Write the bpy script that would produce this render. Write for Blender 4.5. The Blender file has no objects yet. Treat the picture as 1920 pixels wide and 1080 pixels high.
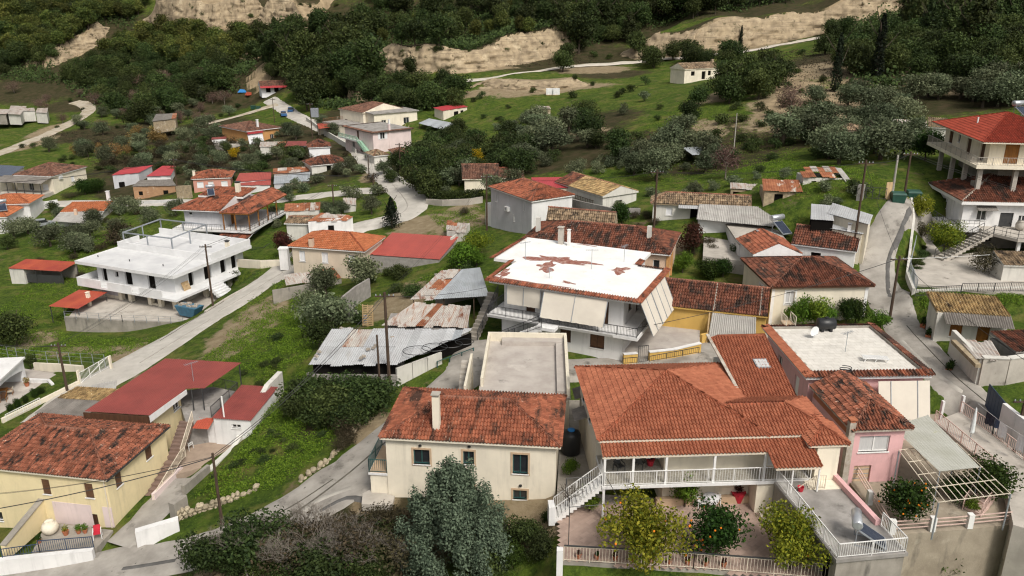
import bpy, math, random
import numpy as np
from mathutils import Vector, Matrix, noise as mnoise
random.seed(7); rng = np.random.default_rng(7)
R = math.radians; PI = math.pi
scene = bpy.context.scene; COL = scene.collection
# ------------------------------------------------------------ camera, sky, sun, exposure
FPX, PITCH, CAMZ = 1540.0, R(19.3), 30.0
cam = bpy.data.cameras.new('camera'); camo = bpy.data.objects.new('camera', cam); COL.objects.link(camo)
camo.location = (0, 0, CAMZ); camo.rotation_euler = (PI/2 - PITCH, 0, 0)
cam.sensor_width = 36; cam.lens = FPX/1920*36; cam.clip_start = .5; cam.clip_end = 4000
scene.camera = camo
world = bpy.data.worlds.new('World'); scene.world = world; world.use_nodes = True
SUN_EL, SUN_AZ = R(50), R(152)
nt = world.node_tree; nt.nodes.clear()
sky = nt.nodes.new('ShaderNodeTexSky'); sky.sky_type = 'NISHITA'; sky.sun_disc = False
sky.sun_elevation = SUN_EL; sky.sun_rotation = SUN_AZ; sky.air_density = 1; sky.dust_density = 6; sky.ozone_density = 1
hs = nt.nodes.new('ShaderNodeHueSaturation'); hs.inputs['Saturation'].default_value = .1
bg = nt.nodes.new('ShaderNodeBackground'); bg.inputs['Strength'].default_value = .07
wo = nt.nodes.new('ShaderNodeOutputWorld')
nt.links.new(sky.outputs[0], hs.inputs['Color']); nt.links.new(hs.outputs[0], bg.inputs[0]); nt.links.new(bg.outputs[0], wo.inputs[0])
sl = bpy.data.lights.new('sun', 'SUN'); sl.energy = 1.5; sl.angle = R(14); sl.color = (1, .925, .81)
so = bpy.data.objects.new('sun', sl); COL.objects.link(so)
sd = Vector((math.sin(SUN_AZ)*math.cos(SUN_EL), math.cos(SUN_AZ)*math.cos(SUN_EL), math.sin(SUN_EL)))
so.rotation_euler = sd.to_track_quat('Z', 'Y').to_euler()
scene.view_settings.view_transform = 'Standard'; scene.view_settings.look = 'None'
scene.view_settings.exposure = 0.78; scene.view_settings.gamma = 1
scene.cycles.use_denoising = True; scene.cycles.filter_width = 1.2; scene.cycles.max_bounces = 5; scene.cycles.diffuse_bounces = 3; scene.cycles.transparent_max_bounces = 6
# ------------------------------------------------------------ helpers: pixels of the 1920x1080 photo to places on the land
CT, ST = math.cos(PITCH), math.sin(PITCH)
def ray(u, v):
    r = (u-960)/FPX; t = (540-v)/FPX
    return r, CT + t*ST, -ST + t*CT
def at(u, v, z):
    d = ray(u, v); k = (z-CAMZ)/d[2]
    return Vector((d[0]*k, d[1]*k, z))
def atY(u, v, Y):
    d = ray(u, v); k = Y/d[1]
    return Vector((d[0]*k, Y, CAMZ+d[2]*k))
# ------------------------------------------------------------ materials
MATS = {}
def srgb(*c):
    c = [x/255 for x in (c[0] if len(c) == 1 else c)]
    return tuple(x/12.92 if x <= .04045 else ((x+.055)/1.055)**2.4 for x in c)
def lin(c): return (*c, 1)
def mat(name, c1, c2=None, scale=1.0, rough=.85, bump=0, bscale=20, stain=None, island=0, objr=0, spec=.25, metal=0, alpha=None, streak=0, stretch=None, contrast=(.35, .65), detail=5):
    """Principled with two colours mixed by noise, optional stains (colour, scale, threshold), per-piece variation and bump."""
    m = bpy.data.materials.new(name); m.use_nodes = True; t = m.node_tree; N = t.nodes; L = t.links
    b = N['Principled BSDF']; b.inputs['Roughness'].default_value = rough; b.inputs['Metallic'].default_value = metal
    b.inputs['Specular IOR Level'].default_value = spec
    tc = N.new('ShaderNodeTexCoord'); vec = tc.outputs['Object']
    def nz(sc, st=None, det=detail, ro=.6):
        n = N.new('ShaderNodeTexNoise'); n.inputs['Scale'].default_value = sc; n.inputs['Detail'].default_value = det; n.inputs['Roughness'].default_value = ro
        if st:
            mp = N.new('ShaderNodeMapping'); mp.inputs['Scale'].default_value = st; L.new(vec, mp.inputs[0]); L.new(mp.outputs[0], n.inputs[0])
        else: L.new(vec, n.inputs[0])
        return n.outputs['Fac']
    def ramp(f, a, bb):
        r = N.new('ShaderNodeMapRange'); r.inputs[1].default_value = a; r.inputs[2].default_value = bb; r.clamp = True; L.new(f, r.inputs[0]); return r.outputs[0]
    def mix(f, a, bb, typ='MIX'):
        x = N.new('ShaderNodeMix'); x.data_type = 'RGBA'; x.blend_type = typ
        if hasattr(f, 'links') or not isinstance(f, (int, float)): L.new(f, x.inputs[0])
        else: x.inputs[0].default_value = f
        for s, q in ((6, a), (7, bb)):
            if isinstance(q, tuple): x.inputs[s].default_value = lin(q)
            else: L.new(q, x.inputs[s])
        return x.outputs[2]
    col = None
    c2 = c2 or tuple(x*.82 for x in c1)
    col = mix(ramp(nz(scale, stretch), *contrast), c1, c2)
    for sn in ([stain] if stain and not isinstance(stain, list) else (stain or [])):
        sc_, scl, th = sn[0], sn[1], sn[2]; st = sn[3] if len(sn) > 3 else None; wd = sn[4] if len(sn) > 4 else .12
        col = mix(ramp(nz(scl, st, 6, .65), th, th+wd), col, sc_)
    if streak:
        f = ramp(nz(2.2, (1, 1, .12), 4), .52, .8)
        mm = N.new('ShaderNodeMath'); mm.operation = 'MULTIPLY'; L.new(f, mm.inputs[0]); mm.inputs[1].default_value = streak
        col = mix(mm.outputs[0], col, tuple(x*.45 for x in c1))
    if island or objr:
        if island:
            g = N.new('ShaderNodeNewGeometry'); src = g.outputs['Random Per Island']; amt = island
        else:
            g = N.new('ShaderNodeObjectInfo'); src = g.outputs['Random']; amt = objr
        hsv = N.new('ShaderNodeHueSaturation'); r = N.new('ShaderNodeMapRange'); r.inputs[3].default_value = 1-amt; r.inputs[4].default_value = 1+amt*.7
        L.new(src, r.inputs[0]); L.new(r.outputs[0], hsv.inputs['Value']); L.new(col, hsv.inputs['Color']); col = hsv.outputs[0]
    L.new(col, b.inputs['Base Color'])
    if bump:
        bp = N.new('ShaderNodeBump'); bp.inputs['Strength'].default_value = min(1, bump); bp.inputs['Distance'].default_value = .03
        L.new(nz(bscale, None, 6, .7), bp.inputs['Height']); L.new(bp.outputs[0], b.inputs['Normal'])
    if alpha is not None: b.inputs['Alpha'].default_value = alpha
    MATS[name] = m
    return m
def leafmat(name, c1, c2, trans=.25, var=.42):
    m = bpy.data.materials.new(name); m.use_nodes = True; t = m.node_tree; N = t.nodes; L = t.links
    b = N['Principled BSDF']; b.inputs['Roughness'].default_value = .7; b.inputs['Specular IOR Level'].default_value = .2
    g = N.new('ShaderNodeNewGeometry'); o = N.new('ShaderNodeObjectInfo')
    x = N.new('ShaderNodeMix'); x.data_type = 'RGBA'; L.new(g.outputs['Random Per Island'], x.inputs[0]); x.inputs[6].default_value = lin(c1); x.inputs[7].default_value = lin(c2)
    h = N.new('ShaderNodeHueSaturation'); r = N.new('ShaderNodeMapRange'); r.inputs[3].default_value = 1-var; r.inputs[4].default_value = 1+var
    r2 = N.new('ShaderNodeMapRange'); r2.inputs[3].default_value = .475; r2.inputs[4].default_value = .52
    L.new(o.outputs['Random'], r.inputs[0]); L.new(r.outputs[0], h.inputs['Value'])
    ml = N.new('ShaderNodeMath'); ml.operation = 'MULTIPLY'; ml.inputs[1].default_value = 7.31; fr = N.new('ShaderNodeMath'); fr.operation = 'FRACT'
    L.new(o.outputs['Random'], ml.inputs[0]); L.new(ml.outputs[0], fr.inputs[0]); L.new(fr.outputs[0], r2.inputs[0]); L.new(r2.outputs[0], h.inputs['Hue'])
    L.new(x.outputs[2], h.inputs['Color']); L.new(h.outputs[0], b.inputs['Base Color'])
    tr = N.new('ShaderNodeBsdfTranslucent'); L.new(h.outputs[0], tr.inputs[0]); ms = N.new('ShaderNodeMixShader'); ms.inputs[0].default_value = trans
    L.new(b.outputs[0], ms.inputs[1]); L.new(tr.outputs[0], ms.inputs[2]); L.new(ms.outputs[0], N['Material Output'].inputs[0])
    MATS[name] = m; return m
# ------------------------------------------------------------ mesh helpers
class MB:
    """collects faces; build() links them as one mesh object"""
    def __init__(s): s.v = []; s.f = []
    def quad(s, *p):
        n = len(s.v); s.v += [tuple(q) for q in p]; s.f.append(tuple(range(n, n+len(p)))); return s
    def box(s, x0, x1, y0, y1, z0, z1):
        n = len(s.v); s.v += [(x, y, z) for z in (z0, z1) for y in (y0, y1) for x in (x0, x1)]
        s.f += [(n, n+2, n+3, n+1), (n+4, n+5, n+7, n+6), (n, n+1, n+5, n+4), (n+2, n+6, n+7, n+3), (n, n+4, n+6, n+2), (n+1, n+3, n+7, n+5)]; return s
    def hexa(s, b, t):
        """solid from bottom ring b and top ring t (same count)"""
        k = len(b); n = len(s.v); s.v += [tuple(p) for p in b] + [tuple(p) for p in t]
        s.f.append(tuple(reversed(range(n, n+k)))); s.f.append(tuple(range(n+k, n+2*k)))
        for i in range(k): j = (i+1) % k; s.f.append((n+i, n+j, n+k+j, n+k+i))
        return s
    def bar(s, a, b, w=.05, h=None, up=(0, 0, 1)):
        a = Vector(a); b = Vector(b); d = (b-a); 
        if d.length < 1e-6: return s
        d.normalize(); up = Vector(up)
        if abs(d.dot(up)) > .98: up = Vector((1, 0, 0))
        x = d.cross(up).normalized()*w/2; z = x.cross(d).normalized()*(h or w)/2
        return s.hexa([a-x-z, a+x-z, a+x+z, a-x+z], [b-x-z, b+x-z, b+x+z, b-x+z])
    def tube(s, pts, r, n=6, r2=None, cap=True):
        pts = [Vector(p) for p in pts]; k = len(pts); base = len(s.v); rs = r if isinstance(r, (list, tuple)) else [r+( (r2 if r2 is not None else r)-r)*i/max(1, k-1) for i in range(k)]
        for i, p in enumerate(pts):
            d = (pts[min(i+1, k-1)]-pts[max(i-1, 0)]); d = d.normalized() if d.length > 1e-9 else Vector((0, 0, 1))
            u = Vector((0, 0, 1)) if abs(d.z) < .9 else Vector((1, 0, 0)); x = d.cross(u).normalized(); y = d.cross(x)
            for q in range(n):
                a = 2*PI*q/n; w = p + (x*math.cos(a)+y*math.sin(a))*rs[i]; s.v.append(tuple(w))
        for i in range(k-1):
            for q in range(n): a = base+i*n+q; b = base+i*n+(q+1) % n; s.f.append((a, b, b+n, a+n))
        if cap: s.f.append(tuple(base+q for q in range(n))[::-1]); s.f.append(tuple(base+(k-1)*n+q for q in range(n)))
        return s
    def lathe(s, prof, n=14, o=(0, 0, 0)):
        base = len(s.v); o = Vector(o)
        for r, z in prof:
            for q in range(n): a = 2*PI*q/n; s.v.append((o.x+r*math.cos(a), o.y+r*math.sin(a), o.z+z))
        for i in range(len(prof)-1):
            for q in range(n): a = base+i*n+q; b = base+i*n+(q+1) % n; s.f.append((a, b, b+n, a+n))
        s.f.append(tuple(base+q for q in range(n))[::-1]); s.f.append(tuple(base+(len(prof)-1)*n+q for q in range(n)))
        return s
    def mesh(s, name):
        m = bpy.data.meshes.new(name); m.from_pydata(s.v, [], s.f); m.validate(); m.update(); return m
    def build(s, name, m, parent=None, smooth=False, kind=None):
        o = bpy.data.objects.new(name, s.mesh(name)); COL.objects.link(o)
        o.data.materials.append(MATS[m] if isinstance(m, str) else m)
        if smooth:
            o.data.polygons.foreach_set('use_smooth', [True]*len(o.data.polygons))
        if parent: o.parent = parent
        if kind: o['kind'] = kind
        return o
USED = {}
def tag(o, label, cat=None, group=None, kind=None):
    o['label'] = label
    if cat: o['category'] = cat
    if group: o['group'] = group
    if kind: o['kind'] = kind
    return o
def empty(name, loc, rz=0, label=None, cat=None, group=None):
    o = bpy.data.objects.new(name, None); COL.objects.link(o); o.location = loc; o.rotation_euler = (0, 0, rz); o.empty_display_size = .3
    if label: tag(o, label, cat, group)
    return o
def kids(o): return KID.get(o.name, [])
def copy_tree(o, parent=None):
    c = o.copy(); COL.objects.link(c)
    if parent: c.parent = parent
    for ch in [x for x in o.children]: copy_tree(ch, c)
    return c
# ------------------------------------------------------------ the land
CTRL = """1080 1075 -1.5;940 1075 -2.5;1870 1078 -5.2;1760 1078 -4.8;1960 1078 -5.4;1500 1000 -.2;1200 1000 -.2;1300 940 -.2;200 1065 -6.5;50 1075 -7;400 1010 -4.6;560 960 -3.2;690 925 -1.6;890 690 .1;745 740 -.8;
214 992 -6;330 920 -5.4;430 800 -5.2;500 850 -3.7;600 830 -2.5;480 920 -3.9;640 760 -1.7;0 770 -8.8;60 730 -8.8;140 700 -8.4;
240 690 -8.1;330 640 -7.9;450 560 -7;520 515 -6;40 690 -9.6;250 622 -10.8;130 628 -11.4;200 640 -10.6;60 560 -11;150 520 -11.5;30 480 -12;100 440 -12;
545 525 -5;700 500 -4.5;760 520 -3;850 490 -1.5;600 600 -4.5;500 650 -5;450 690 -5.3;560 690 -2.6;600 722 -1.4;680 735 -1.0;800 715 -.4;880 640 0;740 620 -1.5;
1167 683 0;1300 665 .4;1420 620 .2;1690 620 1.2;1650 520 3;1660 440 6;1690 385 9;1720 700 .8;1850 770 .8;1900 810 .6;1745 620 1.5;1850 690 1.5;1800 500 4;1752 405 7;1850 540 3;
918 430 -.8;1000 420 .3;1150 400 3;1300 380 5;1250 410 4.2;1400 440 4;1300 480 2.5;1550 400 7;1500 360 8.5;1620 370 9;1800 320 10;1900 330 10;
1400 300 6;1200 260 6;1200 180 8.5;1350 146 10.4;1600 250 10;1700 220 11;1900 200 13;900 280 0;1000 220 3;820 250 -1;
700 290 -2;750 380 -2.6;650 400 -4;560 400 -5;400 470 -8;540 215 -3;480 180 -2;600 240 -2.5;446 262 -5;400 340 -7;250 350 -9;155 350 -10;0 365 -12;100 410 -12;3 435 -13;200 390 -11;
0 290 -12;100 230 -10.5;150 200 -8.5;0 200 -10;60 190 -9;870 153 6;1000 133 8;1200 116 10.5;1370 101 14;1530 73 18;1680 46 23;1100 160 7;
1600 130 16;1500 180 12.5;1750 150 15;1850 100 20;300 200 -6;250 150 -1;200 120 4;350 150 1;100 60 15;300 50 18;500 100 12;600 40 23;650 150 3;760 130 6;0 120 1;420 120 6;560 150 2"""
CP = []
for it in CTRL.replace('\n', '').split(';'):
    u, v, z = map(float, it.split()); p = at(u, v, z); CP.append(tuple(p))
for x in np.linspace(-420, 420, 12):
    CP += [(x*1.2, 480, (62 if x > -60 else 38)+6*math.sin(x*.02)), (x*1.5, 580, 85), (x*2, 800, 130), (x*.25, -10, -4-.02*abs(x)), (x*.3, 18, -3 if x > 0 else -5-.0*x)]
for x, y, z in ((-160, 60, -14), (-230, 150, -14), (-330, 260, -10), (160, 80, 8), (220, 150, 18), (300, 260, 35), (90, 40, 0), (-80, 30, -9), (-400, 400, 5), (360, 340, 55), (-60, 375, 34), (60, 360, 36), (150, 350, 38), (-160, 420, 33), (-250, 450, 33)):
    CP.append((x, y, z))
CP = np.array(CP); XY = CP[:, :2]
def kern(r): return np.sqrt(r*r+16.0)
Dm = kern(np.linalg.norm(XY[:, None]-XY[None], axis=2)); n = len(CP)
A = np.zeros((n+3, n+3)); A[:n, :n] = Dm - np.eye(n)*.6; A[:n, n] = 1; A[:n, n+1:] = XY; A[n, :n] = 1; A[n+1:, :n] = XY.T
sol = np.linalg.solve(A, np.concatenate([CP[:, 2], np.zeros(3)]))
NR, NC = 520, 460
Y0, Y1 = 12.0, 640.0
rows = Y0*(Y1/Y0)**(np.arange(NR)/(NR-1)); ss = np.linspace(-1, 1, NC)
GX = ss[None]*(rows[:, None]*.78+26); GY = np.repeat(rows[:, None], NC, 1)
P = np.stack([GX.ravel(), GY.ravel()], 1); Z = np.empty(len(P))
for i in range(0, len(P), 20000):
    q = P[i:i+20000]; Z[i:i+20000] = kern(np.linalg.norm(q[:, None]-XY[None], axis=2)) @ sol[:n] + sol[n] + q @ sol[n+1:]
GZ = Z.reshape(NR, NC)
def hz(x, y):
    """height of the land"""
    y = min(max(y, Y0), Y1*.999); j = math.log(y/Y0)/math.log(Y1/Y0)*(NR-1); j0 = min(int(j), NR-2)
    s = max(-1, min(.9999, x/(y*.78+26))); i = (s+1)/2*(NC-1); i0 = min(int(i), NC-2); a = j-j0; b = i-i0
    return float((GZ[j0, i0]*(1-b)+GZ[j0, i0+1]*b)*(1-a)+(GZ[j0+1, i0]*(1-b)+GZ[j0+1, i0+1]*b)*a)
def hzv(x, y):
    """the same for arrays"""
    j = np.log(np.clip(y, Y0, Y1*.999)/Y0)/math.log(Y1/Y0)*(NR-1); j0 = np.minimum(j.astype(int), NR-2); i = (np.clip(x/(y*.78+26), -1, .9999)+1)/2*(NC-1); i0 = np.minimum(i.astype(int), NC-2); a = j-j0; b = i-i0
    return (GZ[j0, i0]*(1-b)+GZ[j0, i0+1]*b)*(1-a)+(GZ[j0+1, i0]*(1-b)+GZ[j0+1, i0+1]*b)*a, ROADM[j0, i0]
def ground(u, v, lift=0):
    """where the line of sight through a photo pixel meets the land"""
    d = ray(u, v); k = 25.0; last = None
    while k < 700:
        x, y, z = d[0]*k, d[1]*k, CAMZ+d[2]*k; g = hz(x, y)
        if z < g+lift:
            lo, hi = k-max(.5, k*.012), k
            for _ in range(14):
                m = (lo+hi)/2
                if CAMZ+d[2]*m < hz(d[0]*m, d[1]*m)+lift: hi = m
                else: lo = m
            return Vector((d[0]*hi, d[1]*hi, CAMZ+d[2]*hi))
        k += max(.5, k*.012)
    return Vector((d[0]*k, d[1]*k, CAMZ+d[2]*k))
def inpoly(x, y, poly):
    r = np.zeros(np.shape(x), bool); n = len(poly)
    for i in range(n):
        x1, y1 = poly[i][:2]; x2, y2 = poly[(i+1) % n][:2]
        if y1 == y2: continue
        r ^= ((y1 > y) != (y2 > y)) & (x < (x2-x1)*(y-y1)/(y2-y1)+x1)
    return r
def segdist(x, y, poly):
    """distance to a polyline, side (+ = left of travel) and fraction along"""
    best = np.full(np.shape(x), 1e9); side = np.zeros(np.shape(x)); frac = np.zeros(np.shape(x)); n = len(poly)-1
    for i in range(n):
        ax, ay = poly[i][:2]; bx, by = poly[i+1][:2]; dx, dy = bx-ax, by-ay; l2 = dx*dx+dy*dy
        t = np.clip(((x-ax)*dx+(y-ay)*dy)/l2, 0, 1); ex = x-(ax+t*dx); ey = y-(ay+t*dy); d = np.hypot(ex, ey); m = d < best
        best = np.where(m, d, best); side = np.where(m, np.sign(dx*ey-dy*ex), side); frac = np.where(m, (i+t)/n, frac)
    return best, side, frac
# cliffs: the land above each foot line is raised behind a cut bank
def cut(poly, height, slope_back):
    global GZ
    d, sd_, fr = segdist(GX, GY, poly); sdist = d*sd_
    env = np.clip(np.minimum(fr, 1-fr)*9, 0, 1)
    rise = np.clip((sdist-.6)/3.2, 0, 1)*height*env*np.exp(-np.clip(sdist, 0, None)/slope_back)
    wob = 1+.14*np.sin(GX*.11)+.1*np.sin(GX*.27+2)
    GZ = GZ + np.where(sdist > 0, rise*wob, 0)
# ------------------------------------------------------------ level yards cut into the land (photo outline, level)
PADS = [([(1040, 1070), (1560, 1098), (1560, 1200), (1040, 1200)], -1.15, .5), ([(1050, 1056), (1545, 1082), (1540, 900), (1100, 870), (1050, 950)], -.15, 1.6),
        ([(1560, 1010), (1900, 985), (1800, 760), (1560, 800)], -.1, .25),
        ([(1712, 545), (1925, 560), (1925, 450), (1740, 455)], 3.6, 2.2),
        ([(300, 890), (450, 830), (560, 740), (440, 720), (300, 820)], -5.4, 1.5),
        ([(120, 590), (350, 605), (470, 545), (300, 500), (140, 540)], -9.6, .6)]
for poly, z, soft in PADS:
    w = [at(u, v, z) for u, v in poly]; ins = inpoly(GX, GY, w); d, _, _ = segdist(GX, GY, w+[w[0]])
    k = np.where(ins, 1.0, np.clip(1-d/soft, 0, 1)); GZ = GZ*(1-k)+(z-.12)*k
CLIFFS = [([(1160, 108), (1230, 113), (1300, 108), (1380, 93), (1460, 80), (1540, 62), (1620, 42), (1700, 20), (1760, 0)], 8.6, 60, .34),
          ([(684, 158), (760, 166), (850, 152), (950, 136), (1050, 112), (1090, 100)], 9, 60, .36),
          ([(880, 172), (960, 179), (1040, 176), (1105, 165)], 2.6, 14, .3),
          ([(95, 128), (140, 106), (185, 84), (205, 50)], 7.5, 25, .34),
          ([(262, 44), (330, 60), (400, 56), (462, 40), (500, 20)], 13, 40, .33),
          ([(470, 62), (540, 60), (600, 78), (650, 40)], 11, 40, .36),
          ([(355, 100), (400, 104), (440, 108)], 2.5, 20, .33)]
CLW = []
for poly, h, back, dk in CLIFFS:
    w = [ground(u, v) for u, v in poly]; CLW.append([w, h, [hz(p.x, p.y) for p in w]])
for (w, h, _), (_, _, back, _) in zip(CLW, CLIFFS): cut(w, h, back)
# gentle unevenness
for j in range(NR):
    a = .06+.0011*max(0, rows[j]-60)
    if rows[j] > 60:
        GZ[j] += [a*mnoise.fractal(Vector((GX[j, i]*.11, GY[j, i]*.11, 0)), .9, 2.1, 4) for i in range(NC)]
# what covers the land: painted as three weights per vertex (bare earth, rock, scrub litter)
def blobs(spec):
    w = np.zeros((NR, NC))
    for it in spec.split(';'):
        u, v, rx, ry = map(float, it.split()); c = ground(u, v); d = np.hypot((GX-c.x)/rx, (GY-c.y)/ry); w = np.maximum(w, np.clip(1.5-d*1.1, 0, 1))
    return w
DIRT = blobs("985 962 4 1.6;900 958 4 1.5;1025 985 2 2;700 945 2 1;620 1040 8 3;500 1060 6 3;860 420 5 6;640 440 4 4;1250 460 3 3;450 625 4 9;480 600 4 8;760 560 3 8;720 580 3 5;240 660 2 4;300 700 3 4;120 660 4 3;1100 250 5 5;950 165 25 6;1040 165 20 6;1400 90 20 8;1480 140 14 16;1520 190 12 16;1500 220 12 10;1640 120 18 16;1700 130 20 14;1560 120 14 14;1860 140 14 14;1340 185 6 5;1330 240 3 8;60 270 5 16;90 245 5 14;700 330 3 6;860 400 4 5;800 420 6 6;900 130 14 5;440 110 12 6;1110 130 14 12;1800 10 30 20;690 800 2 3;230 590 3 3;200 655 3 2;1760 690 1.5 3;60 640 3 4")
ROCK = blobs("370 25 17 12;440 25 12 9;520 30 9 8;590 20 9 8;150 90 4 8;180 65 4 7;390 95 6 4;480 105 4 4;1450 150 8 10;1480 165 8 8;1500 200 9 9;1360 175 4 4;60 80 8 8;590 120 10 8")
SCRUB = blobs("760 95 20 8;850 88 20 8;950 70 18 8;1010 62 16 8;1250 45 30 8;1350 35 30 8;1450 18 30 8;1600 5 30 8;1120 100 14 10;1090 130 10 8;1150 112 10 6;850 50 50 30;1000 60 30 26;1080 60 24 24;1300 20 60 20;1150 140 12 10;300 130 50 24;150 140 60 30;500 120 40 24;330 60 70 34;440 60 50 30;560 60 40 30;200 90 60 34;80 90 60 34;380 290 30 24;480 260 26 20;330 330 20 16;600 320 14 14;560 290 16 14;1150 280 24 10;1330 260 20 12;950 300 20 12;650 100 30 24;50 30 60 30;1700 90 40 30;1850 60 40 40;1450 250 14 14;1100 230 12 10;880 300 20 16;1000 270 20 12;330 250 24 20;200 250 24 16;180 190 24 16;1800 180 20 14;1650 190 20 12;700 200 20 18;800 330 10 12;1350 310 10 6;640 950 4 3;500 1040 6 4;700 1010 6 4;620 760 3 5;680 720 3 4")
# ------------------------------------------------------------ cliffs
def cliffmat():
    m = mat('cliff', (.40, .315, .205), (.25, .195, .13), .5, .95, 1, 1.2, [((.09, .08, .045), .45, .58), ((.50, .41, .28), .22, .57), ((.16, .12, .075), 1.1, .6, (1, 1, .25), .1), ((.21, .165, .11), 1.0, .54, (.1, .1, 2.6), .1)], stretch=(1, 1, .6))
    return m
cliffmat()
for ci, (w, h, z0) in enumerate(CLW):
    pts = []; n = len(w)-1; tot = sum((w[i+1]-w[i]).length for i in range(n)); N_ = max(30, int(tot/.6))
    for k in range(N_+1):
        f = k/N_; i = min(int(f*n), n-1); t = f*n-i; p = w[i].lerp(w[i+1], t); d = (w[i+1]-w[i]); d.z = 0; d.normalize(); pts.append((p, Vector((-d.y, d.x, 0)), f))
    V = []; Fc = []; RWS = 18
    for p, nb, f in pts:
        zb = hz(p.x-nb.x*1.2, p.y-nb.y*1.2); hh = max(.3, hz(p.x+nb.x*4.2, p.y+nb.y*4.2)+.15-zb)
        for r in range(RWS):
            q = r/(RWS-1); off = -1.0+4.4*q**1.25
            base = p+nb*off; zz = zb-.6+(hh+.6)*q
            nn = mnoise.fractal(Vector((p.x*.25, p.y*.25, zz*.9+ci*9)), .8, 2, 5)*1.1 + mnoise.noise(Vector((p.x*.04, p.y*.04, zz*1.7)))*.5 - 1.3*max(0, mnoise.noise(Vector((p.x*.32, p.y*.32, zz*.07+ci)))*1.6-.15) + .35*math.floor(3*mnoise.noise(Vector((p.x*.03, p.y*.03, zz*.8))))*.5
            edge = math.sin(q*PI)**.6
            b2 = base+nb*(nn*edge*.9); V.append((b2.x, b2.y, zz))
    for k in range(N_):
        for r in range(RWS-1): a = k*RWS+r; Fc.append((a, a+RWS, a+RWS+1, a+1))
    mb = MB(); mb.v = V; mb.f = Fc; o = mb.build('cliff', 'cliff', None, True); o['kind'] = 'structure'
    o['label'] = ['long pale cut rock face above the concrete hill path', 'pale ridged rock face below the dark pines', 'low earth bank under the hill path', 'narrow slanting pale scar on the wooded slope', 'broad pale eroded rock face at the top edge', 'broken pale rock face among dark pines', 'small pale bank on the wooded slope'][ci]
# ------------------------------------------------------------ roads
CONC = mat('concrete_road', (.50, .47, .425), (.40, .375, .335), .5, .9, .5, 14, [((.29, .265, .235), .3, .58, None, .2), ((.58, .55, .50), .15, .55), ((.13, .12, .105), 1.4, .66, None, .06), ((.20, .185, .16), 4, .64, None, .1)])
mat('alley_concrete', (.37, .345, .31), (.25, .23, .205), .6, .9, .6, 12, [((.12, .11, .095), .5, .58), ((.33, .30, .27), .25, .60), ((.075, .07, .06), 1.8, .66, None, .05)])
mat('pale_path', (.52, .48, .42), (.42, .38, .32), .6, .9, .3, 8)
mat('gravel_track', (.46, .41, .34), (.33, .28, .2), .4, .95, .6, 6, ((.12, .13, .05), .6, .6))
ROADW = []
def road(name, pxs, w, m, label, lift=.07, ws=None, cross=8, kids_=None):
    P_ = [ground(u, v) for u, v in pxs]
    # Catmull-Rom through the points
    pts = []
    for i in range(len(P_)-1):
        p0, p1, p2, p3 = P_[max(i-1, 0)], P_[i], P_[i+1], P_[min(i+2, len(P_)-1)]; k = max(3, int((p2-p1).length/.8))
        for q in range(k):
            t = q/k; pts.append((.5*((2*p1)+(p2-p0)*t+(2*p0-5*p1+4*p2-p3)*t*t+(3*p1-p0-3*p2+p3)*t**3), (i+t)/(len(P_)-1)))
    pts.append((P_[-1], 1)); mb = MB(); k = cross
    for i, (p, f) in enumerate(pts):
        d = pts[min(i+1, len(pts)-1)][0]-pts[max(i-1, 0)][0]; d.z = 0; d.normalize(); nb = Vector((-d.y, d.x, 0)); ww = w if ws is None else np.interp(f, np.linspace(0, 1, len(ws)), ws)
        wj = 1+.06*mnoise.noise(Vector((p.x*.4, p.y*.4, 1))) + (.09*mnoise.noise(Vector((p.x*1.7, p.y*1.7, 4))) if w > 2 else .3*mnoise.noise(Vector((p.x*1.7, p.y*1.7, 4))))
        for c in range(k+1):
            s = (c/k-.5)*ww*wj; x, y = p.x+nb.x*s, p.y+nb.y*s; z = hz(x, y)+lift - (.25 if c in (0, k) else 0); mb.v.append((x, y, z))
    for i in range(len(pts)-1):
        for c in range(k): a = i*(k+1)+c; mb.f.append((a, a+1, a+k+2, a+k+1))
    o = mb.build(name, m, None, True, 'structure'); o['label'] = label; ROADW.append(([p for p, f in pts], w)); return o
road('road', [(90, 790), (165, 728), (215, 703), (300, 652), (380, 602), (450, 560), (520, 515), (552, 490), (600, 455), (665, 428), (720, 415), (765, 400), (772, 375), (730, 335), (695, 303), (660, 268), (610, 242), (565, 222), (532, 202), (505, 186)], 5.8, 'concrete_road', 'grey concrete village road climbing past the unfinished white house', ws=[6.9]*9+[6.4]*2+[5.8]*2+[5.2, 5, 5, 5, 5, 5, 4.5])
road('road', [(745, 352), (690, 357), (600, 366), (500, 376), (400, 380), (250, 380), (120, 381), (0, 383), (-60, 384)], 4, 'concrete_road', 'narrow pale side road between the far houses', lift=.1)
road('road', [(-60, 1085), (60, 1090), (200, 1062), (330, 1042), (440, 1008), (560, 955), (650, 895), (705, 845), (770, 785), (840, 725), (885, 692), (892, 668), (888, 640)], 4.6, 'alley_concrete', 'cracked concrete alley curving up past the cream house', ws=[4.5, 4.5, 4, 3.8, 4.4, 5.8, 7.0, 5.2, 4, 3.8, 5.0, 5.0, 4.0], cross=12)
road('road', [(880, 692), (960, 694), (1060, 693), (1170, 688), (1300, 668), (1390, 645), (1440, 612), (1450, 560)], 4.8, 'alley_concrete', 'narrow grey lane below the yellow garden wall', lift=.1)
road('road', [(1990, 880), (1920, 830), (1850, 775), (1780, 712), (1725, 652), (1684, 600), (1655, 550), (1644, 505), (1652, 455), (1672, 412), (1690, 388), (1712, 382), (1740, 384)], 3.8, 'alley_concrete', 'grey concrete lane rising between houses to the green bins')
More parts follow.
